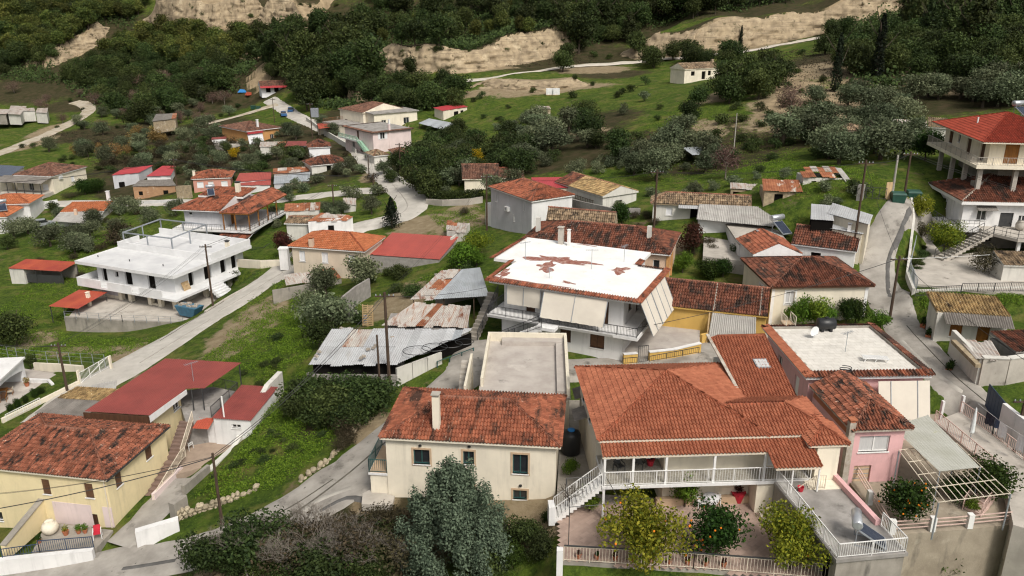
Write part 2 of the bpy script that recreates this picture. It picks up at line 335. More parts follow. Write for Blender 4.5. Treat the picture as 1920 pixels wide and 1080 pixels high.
road('path', [(845, 158), (865, 153), (940, 144), (1030, 131), (1100, 123), (1200, 117), (1290, 110), (1370, 100), (1450, 87), (1530, 73), (1600, 60), (1680, 45), (1740, 30)], 3.2, 'pale_path', 'pale concrete path along the foot of the cliffs', lift=.35)
road('path', [(-60, 312), (0, 288), (60, 264), (120, 238), (165, 210), (158, 196), (140, 192)], 5, 'gravel_track', 'pale gravel track beside the green field', lift=.3)
road('path', [(370, 236), (440, 220), (520, 196)], 4, 'gravel_track', 'short pale track among far gardens', lift=.3)
road('driveway', [(222, 1024), (262, 988), (300, 945), (328, 915), (345, 898)], 3.2, 'alley_concrete', 'grey sloping concrete drive beside the yellow house', lift=.08)
mat('asphalt_patch', (.13, .125, .12), (.09, .087, .083), 1.2, .9, .5, 16); mat('worn_strip', (.30, .28, .25), (.40, .375, .335), 1.2, .9, .3, 14); mat('crack_fill', (.075, .07, .06), (.12, .11, .09), 2, .95, .5, 12)
road('road_patch', [(1668, 560), (1664, 520), (1668, 480), (1690, 430), (1708, 392)], .9, 'asphalt_patch', 'dark repair strip in the lane below the bins', lift=.11, cross=3)
road('road_patch', [(330, 1049), (440, 1016), (545, 968), (640, 900), (700, 850), (760, 800)], .35, 'crack_fill', 'dark gutter line along the curving alley', lift=.11, cross=3)
road('road_patch', [(410, 1012), (540, 955), (625, 900)], .22, 'crack_fill', 'dark crack along the alley edge', lift=.11, cross=3)
road('road_patch', [(1700, 612), (1740, 655), (1800, 715), (1870, 775)], .14, 'crack_fill', 'long crack down the middle of the lane', lift=.11, cross=3)
road('road_patch', [(690, 940), (650, 935), (600, 960)], .8, 'asphalt_patch', 'dark patch in the alley below the cream house', lift=.11, cross=3)
for pp_, w_, m_, l_ in (([(262, 682), (330, 640), (395, 600)], .5, 'worn_strip', 'faint wheel track on the village road, nearer part'), ([(410, 585), (470, 550), (530, 512)], .45, 'worn_strip', 'faint wheel track on the village road beside the unfinished house'), ([(300, 640), (360, 602), (420, 566)], .16, 'crack_fill', 'crack along the left side of the village road'), ([(700, 412), (745, 404), (764, 384), (735, 345)], .5, 'worn_strip', 'wheel track round the road bend'), ([(1690, 640), (1740, 690), (1800, 742)], .9, 'worn_strip', 'worn darker strip in the lane beside the pink house'), ([(560, 965), (600, 938), (660, 915)], 1.1, 'worn_strip', 'stained strip in the alley'), ([(230, 1068), (330, 1052)], .7, 'asphalt_patch', 'dark repair patch in the street below the yellow house')):
    road('road_patch', pp_, w_, m_, l_, lift=.115, cross=3)
# the land dips a little under every road sheet
ROADM = np.zeros((NR, NC), bool)
for pts_, w_ in ROADW:
    xs_ = [q.x for q in pts_]; ys_ = [q.y for q in pts_]; m_ = (GX > min(xs_)-w_) & (GX < max(xs_)+w_) & (GY > min(ys_)-w_) & (GY < max(ys_)+w_)
    if w_ < 2: continue
    dd = segdist(GX[m_], GY[m_], [(q.x, q.y) for q in pts_[::5]]+[(pts_[-1].x, pts_[-1].y)])[0]; GZ[m_] -= .3*np.clip((w_*.47-dd)/.5, 0, 1); ROADM[m_] |= dd < w_*.55
gme = bpy.data.meshes.new('ground')
idx = np.arange(NR*NC).reshape(NR, NC); q = np.stack([idx[:-1, :-1], idx[:-1, 1:], idx[1:, 1:], idx[1:, :-1]], -1).reshape(-1, 4)
gme.vertices.add(NR*NC); gme.vertices.foreach_set('co', np.stack([GX, GY, GZ], -1).ravel())
gme.loops.add(q.size); gme.loops.foreach_set('vertex_index', q.ravel().astype(np.int32)); gme.polygons.add(len(q))
gme.polygons.foreach_set('loop_start', np.arange(0, q.size, 4, dtype=np.int32)); gme.polygons.foreach_set('loop_total', np.full(len(q), 4, np.int32))
gme.polygons.foreach_set('use_smooth', np.ones(len(q), bool)); gme.update()
for nm, a in (('dirt', DIRT), ('rock', ROCK), ('scrub', SCRUB)):
    at_ = gme.attributes.new(nm, 'FLOAT', 'POINT'); at_.data.foreach_set('value', a.ravel().astype(np.float32))
def groundmat():
    m = bpy.data.materials.new('land'); m.use_nodes = True; t = m.node_tree; N = t.nodes; L = t.links; b = N['Principled BSDF']; b.inputs['Roughness'].default_value = .95; b.inputs['Specular IOR Level'].default_value = .1
    geo = N.new('ShaderNodeNewGeometry')
    def nz(s, d=6, r=.62):
        n = N.new('ShaderNodeTexNoise'); n.inputs['Scale'].default_value = s; n.inputs['Detail'].default_value = d; n.inputs['Roughness'].default_value = r; L.new(geo.outputs['Position'], n.inputs[0]); return n.outputs['Fac']
    def rmp(f, a, c):
        r = N.new('ShaderNodeMapRange'); r.inputs[1].default_value = a; r.inputs[2].default_value = c; L.new(f, r.inputs[0]); return r.outputs[0]
    def mix(f, a, c):
        x = N.new('ShaderNodeMix'); x.data_type = 'RGBA'; L.new(f, x.inputs[0])
        for s, w in ((6, a), (7, c)):
            if isinstance(w, tuple): x.inputs[s].default_value = lin(w)
            else: L.new(w, x.inputs[s])
        return x.outputs[2]
    def mth(op, a, c):
        x = N.new('ShaderNodeMath'); x.operation = op
        for i, w in enumerate((a, c)):
            if isinstance(w, (int, float)): x.inputs[i].default_value = w
            else: L.new(w, x.inputs[i])
        return x.outputs[0]
    def attr(nm):
        a = N.new('ShaderNodeAttribute'); a.attribute_name = nm; return a.outputs['Fac']
    g = mix(rmp(nz(.12), .38, .62), (.06, .098, .013), (.105, .138, .02))
    g = mix(rmp(nz(1.1, 8, .75), .40, .64), g, (.02, .042, .008)); g = mix(rmp(nz(4.5, 6, .7), .52, .7), g, (.10, .15, .022))
    g = mix(rmp(nz(.35), .52, .70), g, (.14, .13, .04)); g = mix(rmp(nz(.22, 8, .75), .60, .68), g, (.15, .115, .07))
    brk = nz(.6, 8, .7); brk2 = nz(.16, 6, .65)
    def wt(nm, lo=.35, hi=.55):
        return rmp(mth('ADD', mth('MULTIPLY', attr(nm), .75), mth('SUBTRACT', brk, .38)), lo, hi)
    sc = mix(rmp(nz(.5), .35, .65), (.03, .034, .012), (.065, .05, .028))
    col = mix(wt('scrub'), g, sc)
    di = mix(rmp(nz(.8), .3, .7), (.30, .245, .16), (.20, .15, .09)); col = mix(wt('dirt', .45, .62), col, di)
    rk = mix(rmp(nz(.35), .35, .65), (.38, .295, .185), (.23, .175, .11)); col = mix(wt('rock', .4, .6), col, rk)
    # rocky where steep, up on the hill
    sy = N.new('ShaderNodeSeparateXYZ'); L.new(geo.outputs['Position'], sy.inputs[0])
    sp = N.new('ShaderNodeSeparateXYZ'); L.new(geo.outputs['True Normal'], sp.inputs[0])
    col = mix(rmp(mth('ADD', sp.outputs[2], mth('MULTIPLY', mth('SUBTRACT', brk2, .5), .35)), .66, .58), col, rk) if 0 else mix(mth('MULTIPLY', rmp(mth('ADD', sp.outputs[2], mth('MULTIPLY', mth('SUBTRACT', brk2, .5), .35)), .66, .58), rmp(sy.outputs[1], 150, 190)), col, rk)
    L.new(col, b.inputs['Base Color'])
    bp = N.new('ShaderNodeBump'); bp.inputs['Strength'].default_value = .8; bp.inputs['Distance'].default_value = .3; L.new(nz(1.6, 9, .78), bp.inputs['Height']); L.new(bp.outputs[0], b.inputs['Normal'])
    MATS['land'] = m; return m
gme.materials.append(groundmat()); go = bpy.data.objects.new('ground', gme); COL.objects.link(go); tag(go, 'grassy hillside with bare earth patches rising to the back', kind='structure')
# ------------------------------------------------------------ trees and shrubs
BARK = mat('bark', (.09, .07, .05), (.05, .04, .03), 6, .95, .6, 30)
mat('bark_pale', (.24, .21, .18), (.14, .12, .10), 6, .95, .6, 30)
leafmat('leaf_olive', srgb(116, 124, 94), srgb(62, 72, 50)); leafmat('leaf_oak', srgb(76, 90, 46), srgb(34, 48, 22)); leafmat('leaf_pine', srgb(74, 86, 44), srgb(34, 48, 22))
leafmat('leaf_cypress', srgb(30, 42, 24), srgb(16, 24, 13)); leafmat('leaf_blue', srgb(106, 120, 98), srgb(46, 60, 46), .15, .08); leafmat('leaf_citrus', srgb(150, 152, 46), srgb(58, 80, 20), .3, .1)
leafmat('leaf_orange', srgb(58, 82, 26), srgb(26, 44, 14), .25, .15); leafmat('leaf_reed', srgb(150, 128, 78), srgb(98, 84, 46), .2, .2); leafmat('leaf_twig', srgb(118, 96, 84), srgb(70, 56, 48), .0, .2)
leafmat('leaf_yellow', srgb(190, 165, 20), srgb(90, 100, 20), .3, .1); leafmat('leaf_bright', srgb(110, 138, 44), srgb(58, 84, 24), .3, .2); leafmat('leaf_red', srgb(84, 50, 36), srgb(46, 34, 22), .2, .1)
leafmat('leaf_brown', srgb(76, 68, 48), srgb(42, 40, 26), .1, .2)
mat('orange_fruit', (.75, .22, .01), (.6, .16, .01), 5, .5)
def leaf_cloud(pts, nrm, size, seed, aspect=.6, jitter=.9, droop=0):
    """numpy cloud of small leaf quads at pts with normals roughly nrm -> (verts, faces)"""
    r = np.random.default_rng(seed); n = len(pts); nv = nrm + r.normal(0, jitter, (n, 3)); nv /= np.linalg.norm(nv, axis=1)[:, None]+1e-9
    t = np.cross(nv, r.normal(0, 1, (n, 3))); t /= np.linalg.norm(t, axis=1)[:, None]+1e-9; b = np.cross(nv, t)
    s = size*(.55+.9*r.random(n))[:, None]; a = s*aspect
    v = np.stack([pts-t*s*.5, pts+b*a*.5+nv*s*.08, pts+t*s*.5, pts-b*a*.5+nv*s*.08], 1).reshape(-1, 3)
    f = np.arange(4*n).reshape(-1, 4); return v, f
def np_mesh(name, v, f, m):
    me = bpy.data.meshes.new(name); me.vertices.add(len(v)); me.vertices.foreach_set('co', np.asarray(v, np.float32).ravel()); k = f.shape[1]
    me.loops.add(f.size); me.loops.foreach_set('vertex_index', f.ravel().astype(np.int32)); me.polygons.add(len(f))
    me.polygons.foreach_set('loop_start', np.arange(0, f.size, k, dtype=np.int32)); me.polygons.foreach_set('loop_total', np.full(len(f), k, np.int32)); me.update(); me.materials.append(MATS[m]); return me
def lobes_points(lobes, n, seed, shell=2.6):
    r = np.random.default_rng(seed); lb = np.array(lobes, float); w = (lb[:, 3]*lb[:, 4]*lb[:, 5])**.67; w /= w.sum(); ch = r.choice(len(lb), n, p=w)
    d = r.normal(0, 1, (n, 3)); d /= np.linalg.norm(d, axis=1)[:, None]; q = r.random(n)**(1/shell)
    c = lb[ch]; rad = c[:, 3:6]; bump = 1+.16*np.sin(d[:, :1]*7+c[:, :1]*5)*np.sin(d[:, 1:2]*6+ch[:, None])+.1*np.sin(d[:, 2:3]*11+ch[:, None]*2)
    p = c[:, :3]+d*rad*q[:, None]*bump; return p, d
def trunk_mesh(name, h, r, limbs, seed, m='bark', top=.55):
    rd = random.Random(seed); mb = MB(); pts = [Vector((rd.uniform(-.06, .06)*h*i/4, rd.uniform(-.06, .06)*h*i/4, h*top*i/4-.3*(i == 0))) for i in range(5)]
    mb.tube(pts, r, 7, r*.6)
    for k in range(limbs):
        a = 2*PI*k/limbs+rd.uniform(-.5, .5); s = pts[2+k % 3]; e = s+Vector((math.cos(a)*h*.28, math.sin(a)*h*.28, h*.28*rd.uniform(.8, 1.4))); mid = s.lerp(e, .5)+Vector((0, 0, -.03*h)); mb.tube([s, mid, e], r*.5, 5, r*.15)
    me = mb.mesh(name); me.materials.append(MATS[m]); return me
SPECIES = {}
def species(key, variants): SPECIES[key] = variants
def round_tree(key, leaf, h, wid, nleaf, lsize, nv=3, lob=9, trunk=.22, flat=.75, base=.25, seed=0, bark='bark', shell=2.6, jitter=.9):
    out = []
    for k in range(nv):
        rd = random.Random(seed+k*17+hash(key) % 1 + len(key)*31); L_ = []
        for i in range(lob):
            a = rd.uniform(0, 2*PI); q = rd.uniform(.0, .68)*wid/2; zc = h*(base+(1-base)*rd.uniform(.28, .78)); rr = wid*rd.uniform(.2, .34)*(1 if lob < 20 else .62); q = q if lob < 20 else q*1.25
            zc = min(zc, h-rr*flat*.9); L_.append((q*math.cos(a), q*math.sin(a), zc, rr, rr, rr*flat))
        L_.append((0, 0, h*(base+(1-base)*.5), wid*(.33 if lob < 20 else .2), wid*(.33 if lob < 20 else .2), h*(1-base)*.42))
        p, d = lobes_points(L_, nleaf, seed+k, shell); p[:, 2] = np.maximum(p[:, 2], h*.05); v, f = leaf_cloud(p, d, lsize, seed+k, jitter=jitter)
        out.append((np_mesh('crown', v, f, leaf), trunk_mesh('trunk', h, trunk, 5, seed+k, bark)))
    SPECIES[key] = (h, out)
def cone_tree(key, leaf, h, wid, nleaf, lsize, nv=2, power=.8, trunk=.2, base=.1, seed=50, tiers=0, layer=0):
    out = []
    for k in range(nv):
        r = np.random.default_rng(seed+k); t = r.random(nleaf)**.75 if power >= .6 else r.random(nleaf); z = h*(base+(1-base)*t); prof = (1-t)**power*np.clip(t*9+.3, 0, 1)
        a = r.random(nleaf)*2*PI; lump = 1+.22*np.sin(a*5+t*19+k)+.15*np.sin(a*9-t*31)
        if layer: lump = lump*(.72+.35*np.abs(np.sin(t*PI*layer)))
        rad = wid/2*prof*lump*np.sqrt(r.random(nleaf))**.55
        p = np.stack([rad*np.cos(a), rad*np.sin(a), z], 1); d = np.stack([np.cos(a), np.sin(a), np.full(nleaf, .5)], 1); v, f = leaf_cloud(p, d, lsize, seed+k)
        out.append((np_mesh('crown', v, f, leaf), trunk_mesh('trunk', h, trunk, 3, seed+k, 'bark', .85)))
    SPECIES[key] = (h, out)
def branch_mesh(h, seed, depth=5, m='bark_pale', spread=.55, r0=.12, fork=3, crowd=1.0):
    rd = random.Random(seed); mb = MB()
    def grow(p, d, l, r, k):
        e = p+d*l; mid = p.lerp(e, .5)+Vector((rd.uniform(-1, 1), rd.uniform(-1, 1), rd.uniform(-.5, .5)))*l*.08
        mb.tube([p, mid, e], r, 5 if k > 2 else 3, r*.6, cap=False)
        if k == 0: return
        for i in range(fork if k > 1 else fork+1):
            nd = (d+Vector((rd.uniform(-1, 1), rd.uniform(-1, 1), rd.uniform(-.35, .6)))*spread*1.25).normalized(); grow(e if i else mid.lerp(e, .5), nd, l*rd.uniform(.62, .85), r*.6, k-1)
    for s in range(max(1, int(crowd))):
        d0 = Vector((rd.uniform(-.35, .35)*(crowd > 1)*1.4, rd.uniform(-.35, .35)*(crowd > 1)*1.4, 1)).normalized(); grow(Vector((rd.uniform(-.2, .2), rd.uniform(-.2, .2), -.2)), d0, h*.3, r0, depth)
    me = mb.mesh('branches'); me.materials.append(MATS[m]); return me
round_tree('olive', 'leaf_olive', 5, 5.4, 2600, .30, 4, 10, .24, .72, .12, 1)
round_tree('oak', 'leaf_oak', 6, 6.4, 3800, .36, 4, 11, .22, .75, .04, 30)
round_tree('bush', 'leaf_oak', 2, 2.6, 900, .2, 4, 7, .06, .7, .0, 60)
round_tree('olivebush', 'leaf_olive', 2.2, 2.6, 1000, .2, 3, 7, .06, .75, .0, 66)
round_tree('brownbush', 'leaf_brown', 2, 2.8, 900, .16, 3, 7, .05, .7, .0, 70, 'bark', 1.8, 1.4)
round_tree('twigtree', 'leaf_twig', 5, 5.5, 2200, .20, 3, 9, .12, .8, .08, 74, 'bark_pale', 1.5, 2)
round_tree('reed', 'leaf_reed', 3, 3.4, 1300, .26, 3, 9, .04, 1.2, .0, 80, 'bark_pale', 1.6, 2)
round_tree('citrus', 'leaf_citrus', 3.6, 4.4, 7000, .17, 2, 30, .1, .95, .0, 90, 'bark', 3.2)
round_tree('orange', 'leaf_orange', 3.2, 3.6, 4600, .18, 3, 16, .1, .9, .0, 94)
round_tree('bright', 'leaf_bright', 3, 3.2, 2200, .2, 3, 9, .1, .8, .05, 97)
round_tree('mimosa', 'leaf_yellow', 5, 4, 2200, .26, 1, 9, .15, .9, .15, 99)
round_tree('redtree', 'leaf_red', 4, 4, 2600, .22, 1, 9, .15, .8, .1, 101)
round_tree('pine', 'leaf_pine', 10, 8, 3400, .6, 4, 15, .26, .8, .1, 110)
cone_tree('tallpine', 'leaf_pine', 11, 6.2, 2800, .55, 2, .55, .26, .1, 111, layer=4)
leafmat('leaf_pine2', srgb(104, 110, 52), srgb(48, 62, 26)); round_tree('lightpine', 'leaf_pine2', 9, 7, 3200, .55, 3, 17, .24, .85, .08, 150)
round_tree('dense', 'leaf_oak', 2.4, 3.2, 5000, .17, 3, 12, .06, .8, .0, 140)
round_tree('bramble', 'leaf_brown', 2.2, 3.4, 2600, .12, 2, 11, .05, .75, .0, 145, 'bark', 2, 1.6)
cone_tree('spruce', 'leaf_cypress', 6, 4, 4200, .26, 1, .85, .2, .04, 120, layer=8)
cone_tree('cypress', 'leaf_cypress', 10, 2, 1800, .35, 2, .45, .2, .02, 130)
SPECIES['bare'] = (5, [(branch_mesh(5, s, 5, 'bark_pale', .6, .1, 3), None) for s in (1, 2, 3)])
NAMES = dict(olive='olive_tree', oak='evergreen_tree', bush='shrub', olivebush='olive_shrub', brownbush='dry_shrub', twigtree='leafless_tree', reed='reed_clump', citrus='lemon_tree', orange='orange_tree', bright='leafy_shrub', mimosa='mimosa_tree', redtree='red_leaved_tree', pine='pine_tree', tallpine='pine_tree', lightpine='pine_tree', dense='bush', bramble='bramble_heap', spruce='spruce_tree', cypress='cypress_tree', bare='bare_tree')
TREES = []
def plant(key, p, h, label, group=None, wf=1.0, cat=None, variant=None):
    H, vs = SPECIES[key]; k = random.randrange(len(vs)) if variant is None else variant; s = h/H
    r = empty(NAMES[key], p, random.uniform(0, 2*PI), label, cat or ('shrub' if 'bush' in key or key in ('bright', 'dense', 'bramble') else 'reeds' if key == 'reed' else 'tree'), group)
    r.scale = (s*wf, s*wf, s)
    for me, nm in zip(vs[k], ('crown', 'trunk')):
        if me is None: continue
        o = bpy.data.objects.new('branches' if me.name.startswith('branches') else nm, me); COL.objects.link(o); o.parent = r
    TREES.append((p.x, p.y, h*.45*wf)); return r
FOOT = []   # building footprints: centre and reach
BARE = [[(90, 135), (200, 45), (300, 40), (470, 0), (640, 0), (640, 62), (560, 78), (470, 66), (330, 68), (215, 92), (120, 152)]]   # eroded slope without trees
def scatter(key, poly, n, hr, label, group, sep=1.0, wf=1.0, seed=0):
    rd = random.Random(seed); us = [p[0] for p in poly]; vs = [p[1] for p in poly]; c = 0; tries = 0; pl = []
    while c < n and tries < n*40:
        tries += 1; u = rd.uniform(min(us), max(us)); v = rd.uniform(min(vs), max(vs))
        if not inpoly(np.array(u), np.array(v), poly): continue
        p = ground(u, v); h = rd.uniform(*hr)
        if any((p.x-a)**2+(p.y-b)**2 < (q+h*.3)**2 for a, b, q in FOOT) or (key != 'bush' and any(inpoly(np.array(u), np.array(v), q) for q in BARE)) or (FOOT and hzv(np.array([p.x]), np.array([p.y]))[1][0]): continue
        if any((p.x-a)**2+(p.y-b)**2 < (sep*(h*.5*wf))**2 for a, b in pl): continue
        pl.append((p.x, p.y)); plant(key, p-Vector((0, 0, .15)), h, label, group, wf*rd.uniform(.9, 1.15)); c += 1
# ------------------------------------------------------------ hillside trees: each stands where its foot shows in the photograph
G1 = 'pines and evergreens covering the hillside'
PINE, OAK = 'dark green pine in the wood on the hillside', 'dark evergreen tree in the wood on the hillside'
scatter('pine', [(700, 2), (1160, 2), (1160, 50), (1050, 60), (950, 62), (830, 85), (760, 95), (700, 80)], 52, (8, 13), 'dark green pine in the wood above the central pale cliff', G1, .75, 1, 1)
scatter('pine', [(1100, 1), (1500, 1), (1400, 20), (1250, 45), (1160, 60), (1090, 60)], 44, (8, 13), 'dark green pine in the wood above the long pale cliff', G1, .7, 1, 2)
scatter('pine', [(530, 90), (600, 70), (700, 60), (700, 150), (640, 165), (560, 150)], 22, (10, 15), 'dark green pine in the wood left of the central cliff', G1, .7, 1, 3)
scatter('lightpine', [(0, 5), (280, 5), (250, 40), (160, 60), (90, 110), (0, 110)], 80, (8, 12.5), 'dark green pine in the wood on the far left hillside', G1, .75, 1, 4)
scatter('oak', [(0, 10), (270, 10), (250, 50), (160, 60), (90, 120), (0, 150)], 56, (6, 10), 'dark evergreen tree in the wood on the far left hillside', G1, .75, 1, 5)
scatter('lightpine', [(200, 75), (270, 68), (470, 80), (480, 120), (400, 130), (200, 110)], 50, (8, 12), 'dark green pine in the wood below the eroded rock face', G1, .75, 1, 6)
scatter('oak', [(150, 110), (420, 110), (430, 150), (410, 190), (250, 240), (180, 190), (130, 150)], 84, (6, 9.5), 'dark evergreen tree in the wood on the lower left hillside', G1, .7, 1, 7)
scatter('pine', [(470, 70), (560, 80), (560, 140), (480, 130)], 9, (9, 13), 'dark green pine in the wood beside the broken rock face', G1, .7, 1, 8)
scatter('tallpine', [(1690, 5), (1920, 5), (1920, 80), (1850, 110), (1700, 100)], 44, (8, 12), 'dark green pine in the wood on the upper right hillside', G1, .7, 1, 9)
scatter('oak', [(1560, 60), (1920, 60), (1920, 190), (1780, 160), (1620, 165), (1540, 120)], 60, (5, 8), 'dark evergreen tree in the wood on the upper right hillside', G1, .75, 1, 10)
scatter('oak', [(1210, 112), (1390, 112), (1380, 130), (1220, 132)], 14, (5, 7.5), 'dark evergreen tree in the wood behind the ruined hut', G1, .55, 1, 11)
scatter('oak', [(1360, 140), (1480, 130), (1470, 200), (1360, 200)], 16, (5, 8), 'dark evergreen tree in the wood right of the ruined hut', G1, .6, 1, 12)
scatter('oak', [(700, 165), (870, 160), (860, 205), (770, 215), (690, 190), (560, 190), (570, 165)], 36, (5, 8.5), 'dark evergreen tree in the wood behind the far cream houses', G1, .6, 1, 13)
scatter('pine', [(560, 170), (620, 150), (640, 190), (575, 210)], 6, (9, 12), 'dark green pine in the wood beside the far road', G1, .6, 1, 14)
scatter('oak', [(1180, 60), (1215, 55), (1210, 100), (1040, 115), (1030, 100)], 8, (4, 7), 'dark evergreen tree in the wood between the two pale cliffs', G1, .8, 1, 15)
G2 = 'shrubs scattered over the slopes'
SH = 'low dark shrub on the rough slope'
SHA = ['above the central cliff', 'on the bare right slope', 'on the left slope', 'among the eroded rocks', 'on the central green slope']
for sd_, poly, n in ((21, [(700, 100), (1060, 70), (1160, 120), (1050, 100), (860, 100), (720, 140)], 40), (22, [(1380, 100), (1680, 60), (1700, 160), (1500, 240), (1380, 200)], 40), (23, [(60, 150), (460, 130), (440, 240), (200, 330), (0, 280), (150, 220)], 40), (24, [(270, 0), (640, 0), (640, 90), (470, 90), (280, 60)], 40), (25, [(850, 170), (1250, 130), (1260, 330), (1000, 310), (760, 320)], 40)):
    scatter('bush', poly, n, (1.0, 2.4), 'low dark shrub '+SHA[sd_-21], G2, .8, 1.1, sd_)
G3 = 'olive trees of the groves'
OL = 'grey-green olive tree in the grove on the slope'
scatter('olive', [(1440, 300), (1500, 230), (1620, 240), (1700, 230), (1730, 290), (1620, 330), (1560, 310), (1440, 290)], 20, (4, 6), 'grey-green olive tree in the grove on the slope above the stone barn', G3, .75, 1.1, 31)
scatter('olive', [(1500, 195), (1920, 150), (1920, 205), (1700, 215), (1540, 220)], 24, (4, 6), 'grey-green olive tree in the grove along the foot of the right hillside', G3, .75, 1.1, 32)
scatter('olive', [(990, 330), (1200, 300), (1300, 250), (1360, 320), (1250, 350), (1130, 340)], 15, (3.5, 5.5), 'grey-green olive tree in the grove above the mossy tile roofs', G3, .75, 1.15, 33)
scatter('oak', [(720, 300), (870, 260), (990, 280), (1000, 330), (880, 340), (810, 375), (750, 350)], 34, (3.5, 6), 'dark bushy tree in the thicket beside the village road', 'trees of the thicket', .6, 1.05, 34)
scatter('olive', [(740, 280), (990, 240), (1000, 330), (820, 370)], 14, (3.5, 5), 'grey-green olive tree in the grove beside the thicket by the road', G3, .8, 1.1, 35)
scatter('olive', [(990, 200), (1130, 190), (1130, 290), (1000, 290)], 9, (4, 6), 'grey-green olive tree in the grove on the open green slope', G3, 1, 1.15, 36)
scatter('oak', [(1040, 230), (1120, 220), (1120, 280), (1050, 290)], 4, (4, 5.5), 'dark round tree among the hillside olives', 'trees of the thicket', .8, 1.1, 37)
scatter('olive', [(180, 200), (430, 180), (440, 250), (330, 320), (120, 330), (60, 310)], 40, (3.5, 5.5), 'grey-green olive tree in the grove on the left slope beyond the far houses', G3, .9, 1.1, 38)
scatter('twigtree', [(0, 180), (100, 150), (200, 200), (330, 190), (420, 210), (400, 250), (150, 260)], 16, (3.5, 5.5), 'reddish-brown leafless tree at the edge of the field', 'leafless trees by the field', .8, 1.1, 39)
scatter('reed', [(120, 290), (220, 255), (330, 240), (320, 270), (220, 300)], 15, (2.5, 4), 'tan reed clump beyond the far houses', 'reed clumps', .6, 1, 40)
scatter('olive', [(540, 250), (700, 200), (600, 330), (540, 350)], 6, (3, 4.5), 'grey-green olive tree in the grove beside the far road', G3, 1, 1.1, 41)
scatter('oak', [(480, 130), (560, 150), (590, 190), (520, 150)], 6, (4, 6), OAK, G1, .8, 1, 42)
for u, v, h in ((1642, 152, 13), (1565, 172, 11), (1388, 90, 7)): plant('cypress', ground(u, v), h, {1642: 'tall slim cypress on the bare slope below the pines', 1565: 'shorter dark cypress left of the tall slim one', 1388: 'thin cypress at the foot of the pale cliff'}[u])
for u, v, k, h, l in ((1055, 135, 'oak', 7, 'round dark tree beside the hill path by the cliff'), (768, 145, 'pine', 7, 'small lone pine in front of the pale rock face'), (1085, 100, 'pine', 14, 'tall pine standing between the two pale cliffs'), (1195, 108, 'pine', 9, 'thin pine at the left end of the long cliff'), (1250, 300, 'olive', 6.5, 'large silvery olive above the old tiled roof'), (895, 322, 'mimosa', 4.6, 'bright yellow flowering mimosa in the thicket'), (1160, 300, 'oak', 5.5, 'dark bushy tree behind the rusty tiled roof'), (1100, 265, 'oak', 6, 'large dark round tree on the green slope'), (1290, 230, 'oak', 4.5, 'dark round bush below the ruined hut'), (1310, 200, 'oak', 4.5, 'dark bush on the slope right under the hut'), (1210, 160, 'bush', 2.5, 'dome-shaped dark bush alone on the green slope'), (1208, 190, 'olivebush', 2.6, 'small grey olive bush alone on the green slope'), (1170, 215, 'olivebush', 2.6, 'small grey olive bush lower on the green slope'), (1360, 335, 'twigtree', 5, 'bare brown tangled tree above the fibre-cement roof'), (1480, 220, 'twigtree', 6, 'thin bare tree against the grey earth slope')):
    plant(k, ground(u, v), h, l)
scatter('tallpine', [(470, 75), (640, 60), (650, 150), (560, 160), (480, 130)], 14, (10, 14), 'tall pointed pine left of the central cliff', G1, .8, 1, 71)
scatter('tallpine', [(1000, 60), (1160, 40), (1200, 100), (1080, 110)], 5, (10, 14), 'tall pointed pine between the two cliffs', G1, .9, 1, 72)
G4 = 'rough shrubs between the far houses'
scatter('olivebush', [(330, 250), (560, 230), (580, 300), (440, 330), (330, 345)], 40, (1.6, 3), 'grey-green shrub in the rough ground behind the pink bungalow', G4, .8, 1.1, 73)
scatter('brownbush', [(100, 250), (330, 230), (440, 260), (560, 300), (440, 330), (200, 320)], 50, (1.6, 3), 'dry brown shrub in the scrub beyond the far houses', G4, .8, 1.1, 74)
scatter('bush', [(100, 300), (330, 260), (560, 280), (640, 340), (330, 345), (200, 330)], 40, (1.4, 2.6), 'dark shrub between the far houses', G4, .8, 1.2, 75)
scatter('olivebush', [(730, 270), (1000, 230), (1250, 300), (1360, 290), (1300, 340), (1000, 320), (820, 370)], 40, (1.4, 2.6), 'grey-green shrub in the thicket above the mossy roofs', G4, .8, 1.1, 76)
scatter('bush', [(1360, 200), (1500, 230), (1560, 300), (1400, 330), (1200, 300)], 30, (1.2, 2.4), 'dark shrub on the slope above the fibre-cement roof', G4, .8, 1.2, 77)
scatter('oak', [(730, 280), (880, 240), (990, 270), (1000, 330), (880, 345), (800, 372)], 22, (3, 5), 'dark tree in the thicket below the zinc shelter', 'trees of the thicket', .55, 1.05, 78)
scatter('lightpine', [(700, 30), (1100, 20), (1090, 60), (830, 90), (720, 95)], 12, (6, 9), 'lighter green pine above the central cliff', G1, .8, 1, 84)
scatter('twigtree', [(200, 130), (440, 120), (430, 200), (250, 230)], 14, (4, 6), 'greyish leafless tree in the lower left wood', 'leafless trees by the field', .8, 1.1, 85)
